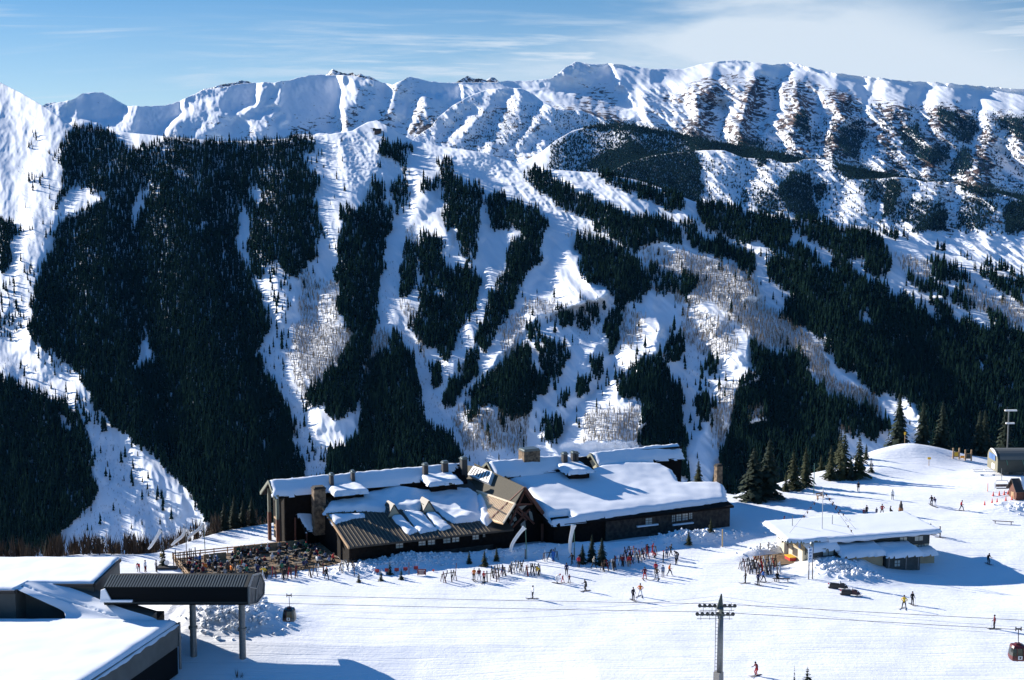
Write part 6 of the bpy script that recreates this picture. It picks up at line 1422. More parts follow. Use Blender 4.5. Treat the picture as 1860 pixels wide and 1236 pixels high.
for k, (px, py, c, l, ps, s) in enumerate(((252, 1039, 'red', 'black', 'lean', 'stooping person in red behind the station canopy'), (264, 1040, 'white', 'maroon', 'idle', 'white topped person in the queue behind the canopy'), (284, 1040, 'grey', 'black', 'idle', 'tall grey figure in the queue behind the canopy'), (335, 1043, 'black', 'black', 'idle', 'black figure right of the white disc, behind the canopy'), (355, 1043, 'navy', 'black', 'lean', 'navy figure bending behind the canopy roof'), (363, 1043, 'black', 'grey', 'idle', 'black and grey figure behind the canopy roof'), (373, 1043, 'orange', 'black', 'idle', 'orange jacketed figure behind the canopy roof'), (436, 1036, 'yellow', 'black', 'idle', 'yellow vested figure by the left deck racks'), (446, 1036, 'black', 'black', 'stride', 'black figure by the left deck racks'))):
    P(px, py, ps, (k * 67) % 360, c, l, 'black', s, False)
# ================================================================== deck with its crowd
dk = empty('sun_deck', tuple(lw(-12.0, 2.6, .1)), LODGE_A, 'tan timber sun deck at the shady end of the lodge', 'deck')
MB().box(-13, 10.5, -5, 9, -1.2, .10).build('deck_floor', M_DECK, dk)
m = MB()
for y in np.arange(-4.9, 8.9, .5): m.box(-13, 10.5, y, y + .36, .105, .14)
m.build('deck_board', M_DECK, dk)
m = MB()
for (x0, y0, x1, y1) in ((-13, 9, 4, 9), (-13, -5, -13, 9)):
    for z in (.55, .95): m.beam((x0, y0, z), (x1, y1, z), .12, .16)
    n = int(max(abs(x1 - x0), abs(y1 - y0)) / 2)
    for k in range(n + 1): x = x0 + (x1 - x0) * k / n; y = y0 + (y1 - y0) * k / n; m.box(x - .07, x + .07, y - .07, y + .07, .1, 1.1)
m.build('railing', M_TIMBER, dk)
m = MB(); m.box(-4, 3, 7.0, 7.2, .15, 1.5).box(-9, -5.5, 5.4, 5.6, .15, 1.2).box(3.1, 7.5, 7.6, 7.8, .15, 1.3); m.build('wind_screen', M_TIMBER, dk)
dw = lambda x, y, z=.15: lw(-12.0 + x, 2.6 + y, .1 + z)
M_TABLE = mat('weathered_table_boards', (0.13, 0.115, 0.095), var=.25, vscale=2, rough=.9)
def table_parts():
    a = MB()
    for k in range(4): a.box(-1.0, 1.0, -.38 + k * .2, -.21 + k * .2, .70, .75)
    b = MB().box(-1.0, 1.0, -.80, -.55, .42, .46); c = MB().box(-1.0, 1.0, .55, .80, .42, .46)
    d = [MB().beam((x, -.55, 0), (x, -.2, .70), .09).beam((x, .55, 0), (x, .2, .70), .09).beam((x, -.78, .38), (x, .78, .38), .08) for x in (-.7, .7)]
    return [('tabletop', a), ('seat', b), ('seat', c), ('trestle', d[0]), ('trestle', d[1])]
T_ME = []
for nm, mb in table_parts():
    me = bpy.data.meshes.new(nm); me.from_pydata([tuple(v) for v in mb.v], [], mb.f); me.materials.append(M_TABLE); T_ME.append((nm, me))
rr = random.Random(21); SPOTS = []
for r_ in range(5):
    for c_ in range(8):
        x = -11.6 + c_ * 3.1 + rr.uniform(-.4, .4) + (r_ % 2) * .8; y = -3.8 + r_ * 2.5 + rr.uniform(-.3, .3)
        if x > 9.3: continue
        if y > 4.0 and x < -4: continue
        SPOTS.append((x, y, rr.uniform(-.35, .35)))
for x, y, a in SPOTS:
    row = 'front' if y < -1 else 'back'; sun = 'in the shade by the lodge wall' if x > 5 else ('on the sunny half of the deck' if x > -5 else 'at the open far end of the deck')
    t = empty('picnic_table', tuple(dw(x, y)), LODGE_A + a, 'weathered picnic table %s, %s rows' % (sun, row), 'table', 'picnic tables %s, %s rows' % (sun, row))
    for nm, me in T_ME: o = bpy.data.objects.new(nm, me); COL.objects.link(o); o.parent = t
cols = ['black', 'navy', 'black', 'black', 'grey', 'white', 'navy', 'black', 'brown', 'black', 'green', 'black', 'maroon', 'black', 'greyblue', 'red']
k = 0
for i, (x, y, a) in enumerate(SPOTS):
    for sg in (-1, 1):
        for dx in (-.5, .45):
            if rr.random() < .68:
                c = rr.choice(cols); ht = rr.choice(['black', 'brown', 'white', 'red', 'grey', 'tan']); ang = LODGE_A + a; off = Vector((dx * math.cos(ang) - sg * .68 * math.sin(ang), dx * math.sin(ang) + sg * .68 * math.cos(ang), 0))
                zone = 'in the lodge shade' if x > 5 else ('on the sunny deck' if x > -5 else 'at the far end of the deck'); zone += ', front rows' if y < -1 else ', back rows'
                P(0, 0, 'sit', math.degrees(ang) + (180 if sg < 0 else 0) + rr.uniform(-20, 20), c, rr.choice(['black', 'navy', 'grey', 'black']), ht, 'seated person in %s with %s hat %s' % (c, ht, zone), False, False, group='seated people in %s with %s hats %s' % (c, ht, zone), p=dw(x, y) + off); k += 1
for x, y, ps, c, s in ((-1.5, 4.2, 'idle', 'black', 'standing person in black near the deck wind screen'), (3.0, 5.9, 'idle', 'grey', 'person in grey standing on the boards before the tall posts'), (8.6, -4.3, 'stride', 'red', 'person in red reaching at the deck corner'), (6.0, -4.6, 'idle', 'white', 'person in white at the shaded deck front'), (-7, -4.4, 'idle', 'orange', 'person in orange at the deck front steps'), (-10, 3.2, 'idle', 'blue', 'person in blue by the far deck rail'), (0.5, -4.5, 'idle', 'greyblue', 'person in grey blue standing at the deck front')):
    P(0, 0, ps, rr.uniform(0, 360), c, 'black', 'black', s, False, p=dw(x, y))

# ================================================================== ski racks and the skis on them
def pole_me(col):
    m = MB()
    for dx in (-.045, .045):
        n = 7
        for q in range(n):
            z0 = 1.8 * q / n; z1 = 1.8 * (q + 1) / n; y0 = .0 if q < n - 1 else .0; y1 = 0 if q < n - 1 else .1
            m.hull([(dx - .038, y0 - .012, z0), (dx + .038, y0 - .012, z0), (dx + .038, y0 + .012, z0), (dx - .038, y0 + .012, z0)], [(dx - .036, y1 - .012, z1), (dx + .036, y1 - .012, z1), (dx + .036, y1 + .012, z1), (dx - .036, y1 + .012, z1)])
        m.box(dx - .045, dx + .045, -.06, -.013, .70, .98)
    me = bpy.data.meshes.new('pair_of_skis'); me.from_pydata([tuple(v) for v in m.v], [], m.f); me.materials.append(cloth(col)); return me
PAIR = {c: pole_me(c) for c in ('black', 'red', 'white', 'navy', 'grey', 'orange', 'yellow', 'maroon', 'cream', 'brown')}
rr = random.Random(5); NPAIR = [0]
def rack(px, py, n, where, length=2.2, ang=None):
    p = gpt(px, py); ang = LODGE_A + rr.uniform(-.3, .3) if ang is None else ang
    r = empty('ski_rack', tuple(p), ang, 'wooden trestle rack loaded with skis ' + where, 'ski rack')
    for x in (-length / 2, length / 2): MB().beam((x, -.5, -.1), (x, 0, 1.25), .08).beam((x, .5, -.1), (x, 0, 1.25), .08).build('trestle', M_BOARD, r)
    MB().beam((-length / 2 - .1, 0, 1.2), (length / 2 + .1, 0, 1.2), .07, .1).build('rail', M_BOARD, r)
    R = Matrix.Rotation(ang, 4, 'Z')
    for k in range(n):
        c = rr.choice(['black', 'black', 'black', 'grey', 'white', 'white', 'navy', 'red', 'cream', 'maroon', 'brown', 'black', 'grey']); sd = 1 if k % 2 else -1; x = -length / 2 + length * (k + .5) / n + rr.uniform(-.08, .08)
        o = bpy.data.objects.new('pair_of_skis', PAIR[c]); COL.objects.link(o)
        q = R @ Vector((x, sd * rr.uniform(.50, .66), 0)); o.location = p + q; o.location.z = float(gz(o.location.x, o.location.y)) - .02
        o.rotation_mode = 'ZYX' if False else 'XYZ'; o.rotation_euler = (Matrix.Rotation(ang + (math.pi if sd < 0 else 0) + rr.uniform(-.15, .15), 4, 'Z') @ Matrix.Rotation(rr.uniform(.36, .46), 4, 'X') @ Matrix.Rotation(rr.uniform(-.12, .12), 4, 'Y')).to_euler()
        o.scale = (1, 1, rr.uniform(.92, 1.1)); NPAIR[0] += 1
        tag(o, '%s skis leaning %s' % (c, where), 'skis', '%s skis leaning %s' % (c, where))
for px, py, n, w in ((905, 1047, 9, 'left of the first banner pole'), (937, 1040, 10, 'under the first banner pole'), (968, 1044, 9, 'right of the first banner pole'), (815, 1056, 4, 'below the red signs'), (892, 1056, 3, 'by the orange jacketed skier'),
                    (1105, 1036, 6, 'in the shade of the dark firs'), (1126, 1028, 7, 'in the shaded cluster middle'), (1152, 1022, 9, 'at the sunlit edge of the cluster'), (1166, 1016, 9, 'near the end of the cluster'), (1180, 1008, 4, 'by the tall black figure'), (1145, 1012, 6, 'behind the shaded cluster'),
                    (1356, 1034, 9, 'at the far left of the hut racks'), (1372, 1041, 9, 'in the second hut rack'), (1388, 1044, 9, 'in the middle hut rack'), (1404, 1042, 9, 'in the hut rack nearest the deck'), (1376, 1030, 8, 'in the rear hut rack'), (1398, 1030, 8, 'in the rear hut rack by the snow bank'),
                    (430, 1040, 7, 'behind the canopy roof'), (488, 1050, 7, 'by the yellow and black figure'), (526, 1050, 8, 'in front of the sun deck'), (575, 1046, 5, 'at the middle of the deck front'), (630, 1036, 5, 'at the lodge corner'), (1000, 1006, 4, 'in the lodge shade')):
    rack(px, py, n, w)

# ================================================================== flags, posts, signs
M_FLAG = mat('white_banner_cloth', (0.80, 0.79, 0.77), rough=.8)
def windsock(base, top, path, w0, label, polecol):
    b = gpt(*base); t = empty('wind_sock' if len(path) > 3 else 'banner', tuple(b), 0, label, 'flag')
    Y = b.y; a = at_y(*top, Y)
    MB().tube((0, 0, -.3), (a.x - b.x, 0, a.z - b.z), .07, .05, 8).build('flag_pole', polecol, t)
    c = [at_y(*q, Y) - b for q in path]; Pn = np.array([tuple(q) for q in c]); tt = np.linspace(0, len(c) - 1, 14); C = np.stack([np.interp(tt, range(len(c)), Pn[:, i]) for i in range(3)], -1)
    for _ in range(2): C[1:-1] = (C[:-2] + 2 * C[1:-1] + C[2:]) / 4
    G = np.zeros((14, 9, 3))
    for i in range(14):
        d = C[min(i + 1, 13)] - C[max(i - 1, 0)]; d = d / np.linalg.norm(d); nrm = np.array([d[2], 0, -d[0]]); w = w0 * np.interp(i / 13, [0, .12, .3, .8, 1], [1.35, .95, .9, .85, .5])
        for k in range(9): an = 2 * math.pi * k / 8; G[i, k] = C[i] + nrm * math.cos(an) * w + np.array([0, 1, 0]) * math.sin(an) * w * .45
    MB().grid(G).build('sock', M_FLAG, t, True)
M_PGREEN = mat('green_flag_pole', (0.05, 0.14, 0.11), rough=.4)
windsock((300, 1020), (293, 961), [(292.5, 963), (287, 972), (281, 982), (274, 993), (269, 998)], .26, 'white wind sock trailing left from the leftmost pole', M_STEEL)
windsock((339, 1008), (337, 958), [(336.5, 960.5), (334, 970), (330, 976), (320, 983), (311, 991)], .28, 'white wind sock on the middle pole, over the white knoll', M_STEEL)
windsock((373, 1010), (370, 950), [(369.5, 952), (365, 958), (357, 965), (347, 972), (341, 979)], .26, 'white wind sock on the tall pole before dark firs', M_PGREEN)
windsock((957, 1016), (954.5, 955), [(953, 958), (944, 968), (934, 982), (928.5, 993), (928, 1003)], .30, 'long curved white banner in front of the entrance gable', M_PGREEN)
windsock((1043.5, 1018), (1043, 952), [(1042, 954), (1038.5, 968), (1036, 982), (1035, 995), (1036, 1005)], .32, 'long straight white banner right of the entrance gable', M_PGREEN)
def post(px, py, topy, m, label, r=.06, name='marker_post', cat='post'):
    b = gpt(px, py); a = at_y(px, topy, b.y); o = MB().tube((0, 0, -.2), (0, 0, a.z - b.z), r, r * .8, 7).tube((0, 0, a.z - b.z), (0, 0, a.z - b.z + .06), r * 1.3, r * 1.1, 7).build(name, m); o.location = b; tag(o, label, cat); return o
post(743, 1044, 1023, M_RTIMBER, 'dark brown post between the red markers'); post(643.5, 1046, 1025, M_RTIMBER, 'thin dark post at the corner of the lodge'); post(827, 1046, 1024, M_RTIMBER, 'leaning brown post right of the red sign').rotation_euler = (0, .1, 0)
post(1312, 984, 963, mat('pale_wood_post', (.5, .36, .18), rough=.8), 'pale wooden post at the foot of the lodge end wall', .12); post(1043, 1017, 997, mat('pale_wood_post', (.5, .36, .18)), 'stout yellow post at the second banner pole', .12)
post(954, 1016, 999, M_BOARD, 'short grey post at the first banner pole', .1); post(1478, 897, 843, M_PGREEN, 'tall grey green pole on the rim beyond the hut', .09); post(1381, 998, 988, M_BOARD, 'dark stake above the hut ski racks', .08); post(1396, 997, 986, M_BOARD, 'second dark stake beside the snow bank', .08); post(363, 1026, 1005, M_RTIMBER, 'dark post between the wind socks and deck', .1)
def sign(px, py, wpx, hpx, low, m, label, name='sign', extra=None, cat='sign', legs=1, pm=None):
    """board on legs; low = picture height of the board's lower edge above the ground point"""
    b = gpt(px, py); s = (b.y * CT + CAMH * ST) / FPX; w, h, l = wpx * s, hpx * s, low * s
    t = empty(name, tuple(b), 0, label, cat); MB().box(-w / 2, w / 2, -.04, .04, l, l + h).build('board', m, t)
    lg = MB()
    for x in ([0] if legs == 1 else [-w * .45, w * .45]): lg.box(x - .05, x + .05, .045, .13, -.3, l + h * .9)
    lg.build('leg', pm or M_BOARD, t)
    if extra: extra(t, w, h, l)
    return t
for px, py, s in ((685, 1041, 'first of the row, over a tiny fir'), (703, 1040, 'beside the tallest tiny fir'), (720.5, 1039, 'standing free between tiny firs'), (736.5, 1038, 'next to the dark brown post'), (755.5, 1036, 'behind the big red sign')):
    sign(px, py, 8, 6, 1.5, M_RED, 'small red marker board ' + s)
def redtext(t, w, h, l):
    m = MB()
    for r_, (a, b) in enumerate(((-.36, .36), (-.30, .22), (-.34, .30))):
        x = a * w
        while x < b * w: m.box(x, x + .09, -.055, -.045, l + h * (.68 - r_ * .24), l + h * (.80 - r_ * .24)); x += .14
    m.build('lettering', M_WHITE, t)
sign(766, 1046, 16, 10, 2, mat('dark_red_board', (.16, .02, .02), rough=.6), 'big dark red sign board with rows of white lettering', extra=redtext, legs=2)
sign(787, 1039, 4, 3, 1.5, M_RED, 'tiny red tag alone on the snow right of the red sign')
sign(294, 1027, 6.5, 6, 16, M_YELLOW, 'yellow square sign on a tan post by the bare fir', pm=M_TIMBER); sign(110, 1022, 5, 5, 5, M_YELLOW, 'small yellow sign peeping over the station roof')
sign(1643, 823, 3.5, 5, 16, M_YELLOW, 'yellow sign on a pole atop the white mound', pm=M_TIMBER); sign(1688, 829, 6, 4, 12, M_YELLOW, 'yellow disc sign on the right flank of the mound', pm=M_TIMBER)
def disc():
    b = gpt(303, 1034); t = empty('round_sign', tuple(b), 0, 'round white disc on a dark stand behind the canopy', 'sign'); s = (b.y * CT + CAMH * ST) / FPX
    MB().tube((0, -.05, 12 * s), (0, .05, 12 * s), 4.5 * s, 4.5 * s, 16).build('disc', M_WHITE, t); MB().tube((0, .1, -.2), (0, .1, 12 * s), .08, .06, 6).box(-1.6, 1.6, -.5, .6, .1, .35).build('stand', M_FRAME, t)
disc()
def trailboard(px0, px1, py, pm, label):
    b = gpt((px0 + px1) / 2, py); s = (b.y * CT + CAMH * ST) / FPX; w = (px1 - px0) * s; t = empty('trail_board', tuple(b), 0, label, 'sign')
    for x in (-w / 2, w / 2): MB().box(x - .12, x + .12, -.12, .12, -.4, 2.3).build('post', M_TIMBER, t)
    MB().box(-w / 2 + .125, w / 2 - .125, -.06, .06, .4, 1.5).build('board', M_TIMBER, t); MB().box(-w / 2 + .25, w / 2 - .25, -.1, -.065, .6, 1.4).build('map_panel', pm, t)
trailboard(1731, 1742, 833, M_YELLOW, 'timber trail board with a yellow map between posts'); trailboard(1753, 1764, 837, M_SLATE, 'timber trail board with a dark map between posts'); sign(1748, 834, 7, 4, 2, mat('amber_board', (.75, .36, .02), rough=.5), 'low amber sign between the two trail boards', legs=2)
def psign():
    b = gpt(1476, 1051); t = empty('patrol_sign', tuple(b), .1, 'tall white sign with blue lettering on two posts by the hut', 'sign'); s = (b.y * CT + CAMH * ST) / FPX
    MB().box(-.75, -.1, -.05, .05, 32 * s, 58 * s).build('board', mat('pale_blue_board', (.55, .64, .75), rough=.6), t); m = MB()
    for k in range(4):
        z = (36 + k * 5.6) * s
        m.prism([(-.62, -.06, z), (-.30, -.06, z), (-.22, -.06, z + .30), (-.54, -.06, z + .30)], (0, .008, 0)) if k % 2 else m.box(-.6, -.24, -.06, -.052, z + .18, z + .30).box(-.6, -.48, -.06, -.052, z, z + .18).box(-.36, -.24, -.06, -.052, z, z + .10)
    m.build('lettering', M_BLUESIGN, t); MB().box(-.06, .06, .06, .18, -.3, 60 * s).box(-.62, -.50, .06, .18, .6, 60 * s).box(-.62, -.50, .06, .18, -.3, .6).build('post', M_FRAME, t)
    MB().lathe([(.05, 0), (.28, .1), (.30, .5), (.18, .72), (.05, .8)], (-.2, .1, 60 * s), 10).build('lamp', M_FLUECAP, t)
psign()
# carved log figure / padded post behind the hut
b = gpt(1636, 936); t = empty('padded_post', tuple(b), 0, 'orange brown padded post with a dark top behind the hut', 'post'); MB().lathe([(.42, -.2), (.45, .1), (.43, 1.1), (.36, 1.35)], (0, 0, 0), 12).build('padding', mat('orange_brown_wrap', (.42, .20, .08), col2=(.18, .08, .04), vscale=2.5, rough=.8), t); MB().lathe([(.34, 1.35), (.30, 1.9), (.18, 2.1), (.16, 2.4), (.05, 2.55)], (0, 0, 0), 12).build('top', M_FRAME, t)
# benches
def bench(px, py, L_, m, label, ang=.05, back=False):
    b = gpt(px, py); t = empty('bench', tuple(b), ang, label, 'bench'); MB().box(-L_ / 2, L_ / 2, -.2, -.01, .42, .48).box(-L_ / 2, L_ / 2, .02, .21, .42, .48).build('seat', m, t)
    for x in (-L_ * .38, L_ * .38): MB().box(x - .05, x + .05, -.18, -.08, -.1, .415).box(x - .05, x + .05, .08, .18, -.1, .415).box(x - .05, x + .05, -.079, .079, .2, .3).build('leg', m, t)
    if back: MB().box(-L_ / 2, L_ / 2, .22, .27, .7, .95).box(-L_ * .4, -L_ * .36, .215, .265, .3, .7).box(L_ * .36, L_ * .4, .215, .265, .3, .7).build('backrest', m, t)
bench(1419, 1057, 2.5, M_FRAME, 'low dark bench with a seated person beside the hut racks', -.05); bench(1490, 905, 1.7, M_TIMBER, 'small brown bench alone on the upper slope', .5, True); bench(1822, 952, 3.4, M_BOARD, 'long low plank bench at the right edge of the snow', -.25); bench(1512, 903, 0.9, M_TIMBER, 'tiny brown stool bench beside the upper slope bench', .6) if False else None
# traffic cones
m = MB().box(-.19, .19, -.19, .19, 0, .04).lathe([(.15, .04), (.12, .25), (.04, .72), (.03, .74)], (0, 0, 0), 10); CONE = bpy.data.meshes.new('traffic_cone'); CONE.from_pydata([tuple(v) for v in m.v], [], m.f); CONE.materials.append(mat('orange_red_cone', (.72, .07, .04), rough=.5))
for px, py, s in ((1788.5, 918, 'front row'), (1802, 914, 'front row'), (1811, 913, 'front row'), (1827, 910, 'front row'), (1838, 908, 'front row'), (1804, 901, 'back row'), (1815, 900, 'back row'), (1824, 899, 'back row'), (1831, 898, 'back row')):
    o = bpy.data.objects.new('traffic_cone', CONE); COL.objects.link(o); o.location = gpt(px, py); o.scale = (1.1,) * 3; tag(o, 'orange red cone in the %s of the chairlift lane' % s, 'cone', 'cones, %s of the chairlift lane' % s)
post(1794, 893, 879, M_ORANGE, 'orange bamboo pole at the head of the cone lane', .07)
# a chair under the terminal
b = gpt(1820, 893); t = empty('lift_chair', tuple(b + Vector((0, 0, .0))), .05, 'empty four seat lift chair hanging below the terminal', 'lift chair')
MB().box(-1.1, 1.1, -.3, .25, .55, .65).build('seat', M_FRAME, t); MB().box(-1.1, 1.1, .26, .34, .8, 1.3).build('backrest', M_STEEL, t)
m = MB(); fr = [(-1.2, .3, .5), (-1.25, .3, 1.6), (-1.0, .3, 2.0), (1.0, .3, 2.0), (1.25, .3, 1.6), (1.2, .3, .5)]
for a, c in zip(fr, fr[1:]): m.tube(a, c, .05, .05, 6)
m.tube((0, .3, 2.0), (0, .6, 4.2), .05, .05, 6); m.build('hanger', M_STEEL, t)
# split rail fence at the rim, left
b0, b1 = gpt(316, 1028), gpt(356, 1022); t = empty('rail_fence', tuple(b0), 0, 'dark fence of upright stakes along the rim behind the canopy', 'fence')
d = b1 - b0; m = MB()
for k in range(11):
    q = d * (k / 10); m.beam((q.x, q.y, -.3), (q.x + rr.uniform(-.1, .1), q.y, 1.9 + rr.uniform(-.4, .5)), .13)
m.build('stake', M_FRAME, t); MB().beam((0, 0, .9), (d.x, d.y, .9 + d.z), .1).build('rail', M_FRAME, t)
# snowmobiles
def sled(px, py, ang, c, label):
    b = gpt(px, py); t = empty('snowmobile', tuple(b), ang, label, 'snowmobile')
    MB().hull([(-1.3, -.24, .22), (.2, -.28, .22), (.2, .28, .22), (-1.3, .24, .22)], [(-1.25, -.2, .62), (.2, -.24, .62), (.2, .24, .62), (-1.25, .2, .62)]).build('tunnel', M_FRAME, t)
    MB().hull([(-1.2, -.17, .63), (.15, -.19, .63), (.15, .19, .63), (-1.2, .17, .63)], [(-1.15, -.14, .85), (.1, -.16, .80), (.1, .16, .80), (-1.15, .14, .85)]).build('seat', M_BOOT, t)
    MB().hull([(.1, -.42, .25), (1.0, -.40, .22), (1.35, -.15, .28), (1.35, .15, .28), (1.0, .40, .22), (.1, .42, .25)], [(.2, -.30, .86), (.75, -.30, .82), (1.15, -.12, .60), (1.15, .12, .60), (.75, .30, .82), (.2, .30, .86)]).build('hood', c, t)
    MB().prism([(.35, -.26, .86), (.35, .26, .86), (.15, .20, 1.22), (.15, -.20, 1.22)], (.04, 0, 0)).build('windshield', M_GLASS, t)
    MB().tube((.9, -.2, .72), (1.0, -.2, .66), .09, .1, 8).tube((.9, .2, .72), (1.0, .2, .66), .09, .1, 8).build('headlight', M_WHITE, t)
    MB().beam((.25, -.4, 1.0), (.25, .4, 1.0), .05).beam((.3, 0, .8), (.25, 0, 1.0), .06).build('handlebar', M_FRAME, t)
    for s in (-.48, .48): m = MB().box(.5, 1.4, s - .07, s + .07, .04, .08).hull([(1.4, s - .07, .04), (1.4, s + .07, .04), (1.4, s + .07, .08), (1.4, s - .07, .08)], [(1.65, s - .05, .22), (1.65, s + .05, .22), (1.65, s + .05, .26), (1.65, s - .05, .26)]).beam((.9, s, .08), (.8, s * .7, .4), .06); m.build('ski', M_STEEL, t)
    MB().hull([(-1.35, -.2, .02), (-.1, -.2, .02), (-.1, .2, .02), (-1.35, .2, .02)], [(-1.5, -.2, .2), (.05, -.2, .2), (.05, .2, .2), (-1.5, .2, .2)]).build('track', M_BOOT, t); MB().box(-1.5, -1.3, -.2, .2, .63, .72).build('tail_light', M_RED, t)
sled(1523, 1070, -.25, M_FRAME, 'black snowmobile nearer the ploughed heap'); sled(1545, 1082, -.18, mat('black_maroon_hood', (.06, .012, .014), rough=.3), 'snowmobile with a pale windshield nearer the open snow')
# snow boulder with twigs at the bottom edge
b = gpt(470, 1236); V, Fc = twig_batch(np.array([[b.x - 2.6, b.y + .4, b.z - .2], [b.x - 2.2, b.y + .6, b.z - .2]]), np.array([1.6, 1.2]), np.array([.8, .7]), 12)
o = link_mesh('dead_shrub', np_mesh('dead_shrub', V, Fc, 3), M_FRAME); tag(o, 'bare black twigs sticking out of the snow at the bottom edge', 'shrub')

# ================================================================== gondola line
def rope(pts_, label, r=.028, sag=.0):
    m = MB(); q = []
    for a, b in zip(pts_, pts_[1:]):
        a, b = Vector(a), Vector(b); n = 10
        for k in range(n + (b == Vector(pts_[-1]))): t = k / n; p = a.lerp(b, t); p.z -= sag * 4 * t * (1 - t); q.append(p)
    for a, b in zip(q, q[1:]): m.tube(a, b, r, r, 5)
    o = m.build('haul_rope', mat('dark_wire_rope', (.03, .03, .033), rough=.5, metal=.5)); tag(o, label, 'cable')
tb = gpt(1301, 1250); TX = tb.x
FA, FB = at_y(480, 1080.5, 176), at_y(1303, 1097, 158.2); FC = at_y(1862, 1125.5, 146); NA, NB = at_y(470, 1095, 171), at_y(1299, 1112, 155.2); NC = at_y(1862, 1143, 143.5)
ext = lambda a, b: tuple(Vector(a) + (Vector(b) - Vector(a)) * 2.2)
rope([FA, FB, ext(FB, FC)], 'far haul rope of the gondola line', sag=.10); rope([NA, NB, ext(NB, NC)], 'near haul rope of the gondola line', sag=.10)
TT = at_y(1302, 1083, 157); rope([at_y(600, 1110, 174), TT, at_y(2200, 1150, 146)], 'thin signal wire slung from the tower top', .012, 1.0); rope([at_y(600, 1120, 172), at_y(1302, 1090, 157), at_y(2200, 1163, 145)], 'lower thin signal wire slung below the tower tip', .012, 1.2)
t = empty('lift_tower', (tb.x, 157, 0), 0, 'grey steel gondola tower with two rows of rollers', 'lift tower'); ZT = FB.z
MB().tube((0, 0, -1), (0, 0, 2.4), .62, .58, 4).build('concrete_base', mat('tower_concrete', (.26, .25, .23), rough=.9), t).rotation_euler = (0, 0, .78)
MB().tube((.14, 0, 2.3), (.14, 0, ZT), .36, .32, 16).build('tower_tube', M_STEEL, t, True)
m = MB().beam((-.42, 0, 2.4), (-.42, 0, ZT), .06).beam((-.12, -.1, 2.4), (-.12, -.1, ZT), .05)
z = 2.6
while z < ZT: m.beam((-.42, 0, z), (-.12, -.1, z), .035); z += .42
m.build('ladder', M_FRAME, t)
MB().beam((.1, NB.y - 157 - .3, ZT - .32), (.1, FB.y - 157 + .3, ZT - .32), .34, .3).build('cross_arm', M_GREENST, t)
m = MB(); top = TT.z + .25; m.hull([(-.35, -.2, ZT - .2), (.4, -.2, ZT - .2), (.4, .2, ZT - .2), (-.35, .2, ZT - .2)], [(.12, -.06, top), (.26, -.06, top), (.26, .06, top), (.12, .06, top)]); m.build('lifting_frame', M_GREENST, t)
for C_, dx in ((FB, 0), (NB, 0)):
    s = empty('roller_train', (C_.x - tb.x, C_.y - 157, C_.z)); s.parent = t
    m = MB().beam((-2.1, 0, -.32), (2.1, 0, -.36), .16, .14)
    for k in (-1.6, -.6, .6, 1.6): m.beam((k, 0, -.9), (k, 0, .1), .05)
    m.beam((-2.0, .25, -.85), (2.0, .25, -.88), .05); m.build('beam', M_GREENST, s)
    for k in range(8):
        x = -2.0 + k * .571; w = MB().tube((x, -.07, -.24 - .002 * k), (x, .07, -.24), .215, .215, 12); w.build('roller', M_BOOT, s)
M_CABIN = mat('dark_cabin_shell', (.02, .02, .022), rough=.25); M_CABR = mat('dark_red_cabin', (.10, .012, .012), rough=.35); M_TINT = mat('tinted_cabin_glass', (.012, .016, .016), rough=.08, spec=.8)
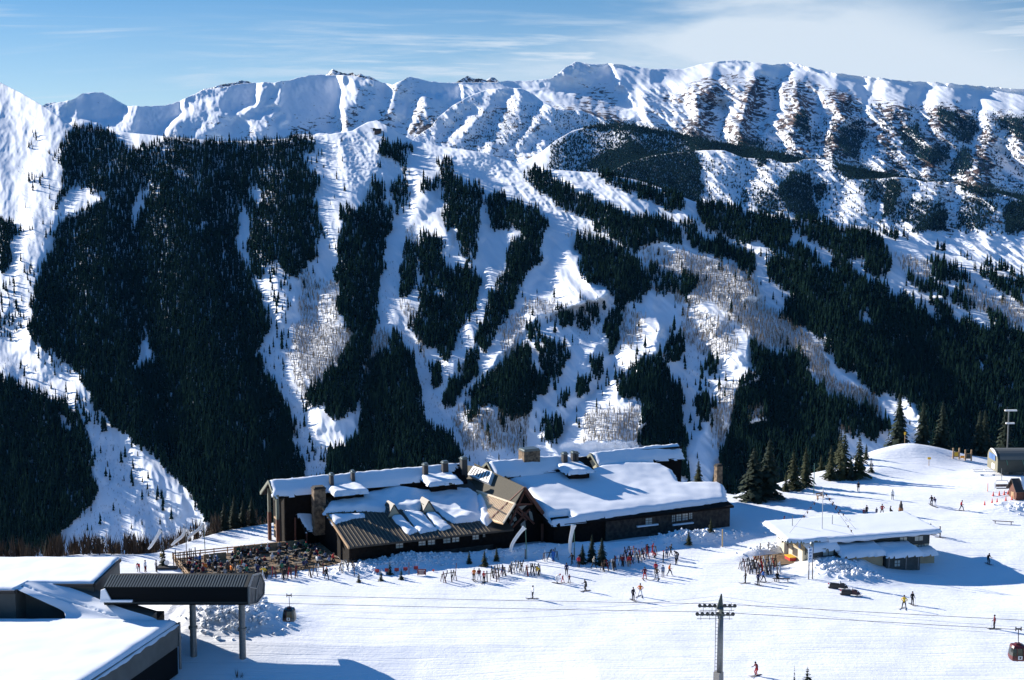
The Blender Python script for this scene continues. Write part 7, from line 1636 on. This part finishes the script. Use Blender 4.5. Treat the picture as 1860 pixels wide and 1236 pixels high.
def cabin(a, b, px, redder, label):
    lo, hi = 0.0, 2.2
    for _ in range(40):
        t_ = (lo + hi) / 2; p = Vector(a).lerp(Vector(b), t_); q = p - Vector((0, 0, CAMH)); X = 930 + FPX * q.x / (q.y * CT - q.z * ST)
        if X < px: lo = t_
        else: hi = t_
    t = empty('gondola_cabin', tuple(p + Vector((0, 0, -.02))), 0, label, 'gondola')
    m = MB().beam((-.36, 0, 0), (.36, 0, 0), .16, .14)
    for x in (-.32, .32): m.tube((x, 0, -.26), (x, 0, .26), .07, .07, 6)
    m.build('grip', M_BOOT, t)
    m = MB().tube((0, 0, 0), (.04, 0, -1.6), .055, .05, 6).tube((.04, 0, -1.6), (-.05, 0, -1.85), .06, .08, 6); m.build('hanger', M_BOOT, t)
    zt = -1.85; prof = [(.30, 0), (.72, -.10), (.84, -.35), (.93, -.85), (.98, -1.25), (1.0, -1.6), (.92, -1.85), (.5, -1.95)]
    def ringz(r, z): return [((r if abs(c) < .99 else r) * c * 1.0, r * s * .95, zt + z) for c, s in ((max(-1, min(1, 1.25 * math.cos(t2))), max(-1, min(1, 1.25 * math.sin(t2)))) for t2 in (2 * math.pi * (k + .5) / 12 for k in range(12)))]
    sh = MB(); gl = MB(); rs = [ringz(*q) for q in prof]
    for i, (u, v) in enumerate(zip(rs, rs[1:])): (gl if 2 <= i <= 3 else sh).hull(u, v)
    s = sh.build('shell', M_CABR if redder else M_CABIN, t); gl.build('window', M_TINT, t)
    MB().box(-.40, -.34, -.955, -.935, zt - 1.75, zt - .25).box(.34, .40, -.955, -.935, zt - 1.75, zt - .25).build('door_edge', M_CABR, t)
    MB().box(-.25, .25, -1.0, -.96, zt - 1.62, zt - 1.2).build('number_plate', M_WHITE, t); MB().lathe([(.13, -.005), (.13, .01)], (0, 0, 0), 12).build('emblem', M_CABIN, t).matrix_local = Matrix.Translation((0, -1.008, zt - 1.41)) @ Matrix.Rotation(math.pi / 2, 4, 'X')
    MB().box(.45, .88, -1.05, -.97, zt - 1.7, zt - 1.25).box(.62, .66, -1.2, -1.12, zt - 1.6, zt + .15).box(.74, .78, -1.2, -1.12, zt - 1.6, zt + .1).box(.50, .88, -1.12, -1.06, zt - 1.45, zt - 1.3).build('ski_holder', M_STEEL, t)
    MB().box(-.3, .3, -.3, .3, zt + .0, zt + .12).build('roof_plate', M_CABR, t); MB().tube((0, 0, zt - 1.95), (0, 0, zt - 2.2), .05, .05, 6).build('guide_pin', M_BOOT, t)
    t.scale = (.87,) * 3
    return t
cabin(FA, FB, 525, False, 'dark gondola cabin hanging from the far rope near the station'); cabin(NB, NC, 1850, True, 'red gondola cabin cut by the right picture edge')
# rough clods of ploughed snow
rr2 = np.random.default_rng(9)
V = []; Fc = []; off = 0
def clods(px, py, n, sx, sy, rot, s0, s1):
    global off
    c = at_z(px, py, 0); u = rr2.normal(0, .5, n) * sx; v = rr2.normal(0, .5, n) * sy
    x = c.x + u * math.cos(rot) - v * math.sin(rot); y = c.y + u * math.sin(rot) + v * math.cos(rot); z = gz(x, y); s = rr2.uniform(s0, s1, n)
    base = np.array([(1, 0, 0), (-1, 0, 0), (0, 1, 0), (0, -1, 0), (0, 0, 1), (0, 0, -1), (.7, .7, .5), (-.7, .6, .5), (-.6, -.7, .5), (.7, -.6, .4)])
    fs = np.array([(4, 0, 6), (4, 6, 2), (4, 2, 7), (4, 7, 1), (4, 1, 8), (4, 8, 3), (4, 3, 9), (4, 9, 0), (5, 6, 0), (5, 2, 6), (5, 7, 2), (5, 1, 7), (5, 8, 1), (5, 3, 8), (5, 9, 3), (5, 0, 9)])
    B = base[None] * rr2.uniform(.55, 1.25, (n, 10, 1)) * s[:, None, None] + np.stack([x, y, z + s * .2], -1)[:, None]
    V.append(B.reshape(-1, 3)); Fc.append((fs[None] + (np.arange(n) * 10)[:, None, None] + off).reshape(-1, 3)); off += n * 10
for a in ((425, 1138, 260, 6, 5, 0, .15, .5), (368, 1112, 70, 4, 3, 0, .15, .45), (700, 1032, 230, 9, 3.2, .42, .10, .38), (772, 1026, 130, 6, 2.6, .42, .10, .34), (1535, 1046, 170, 5, 2.6, -.2, .12, .4), (1515, 1035, 60, 3, 2, .2, .12, .35), (1275, 981, 170, 8, 2.4, .35, .10, .32), (1235, 986, 60, 5, 2, .3, .1, .3), (930, 1012, 80, 7, 1.8, .3, .1, .3), (1405, 1002, 70, 6, 1.5, .5, .1, .3), (1845, 932, 60, 4, 2.5, 0, .1, .35)):
    clods(*a)
o = link_mesh('snow_clods', np_mesh('snow_clods', np.concatenate(V), np.concatenate(Fc), 3), M_SNOW); tag(o, 'rough white clods thrown up in ploughed snow heaps', 'snow', kind='stuff')
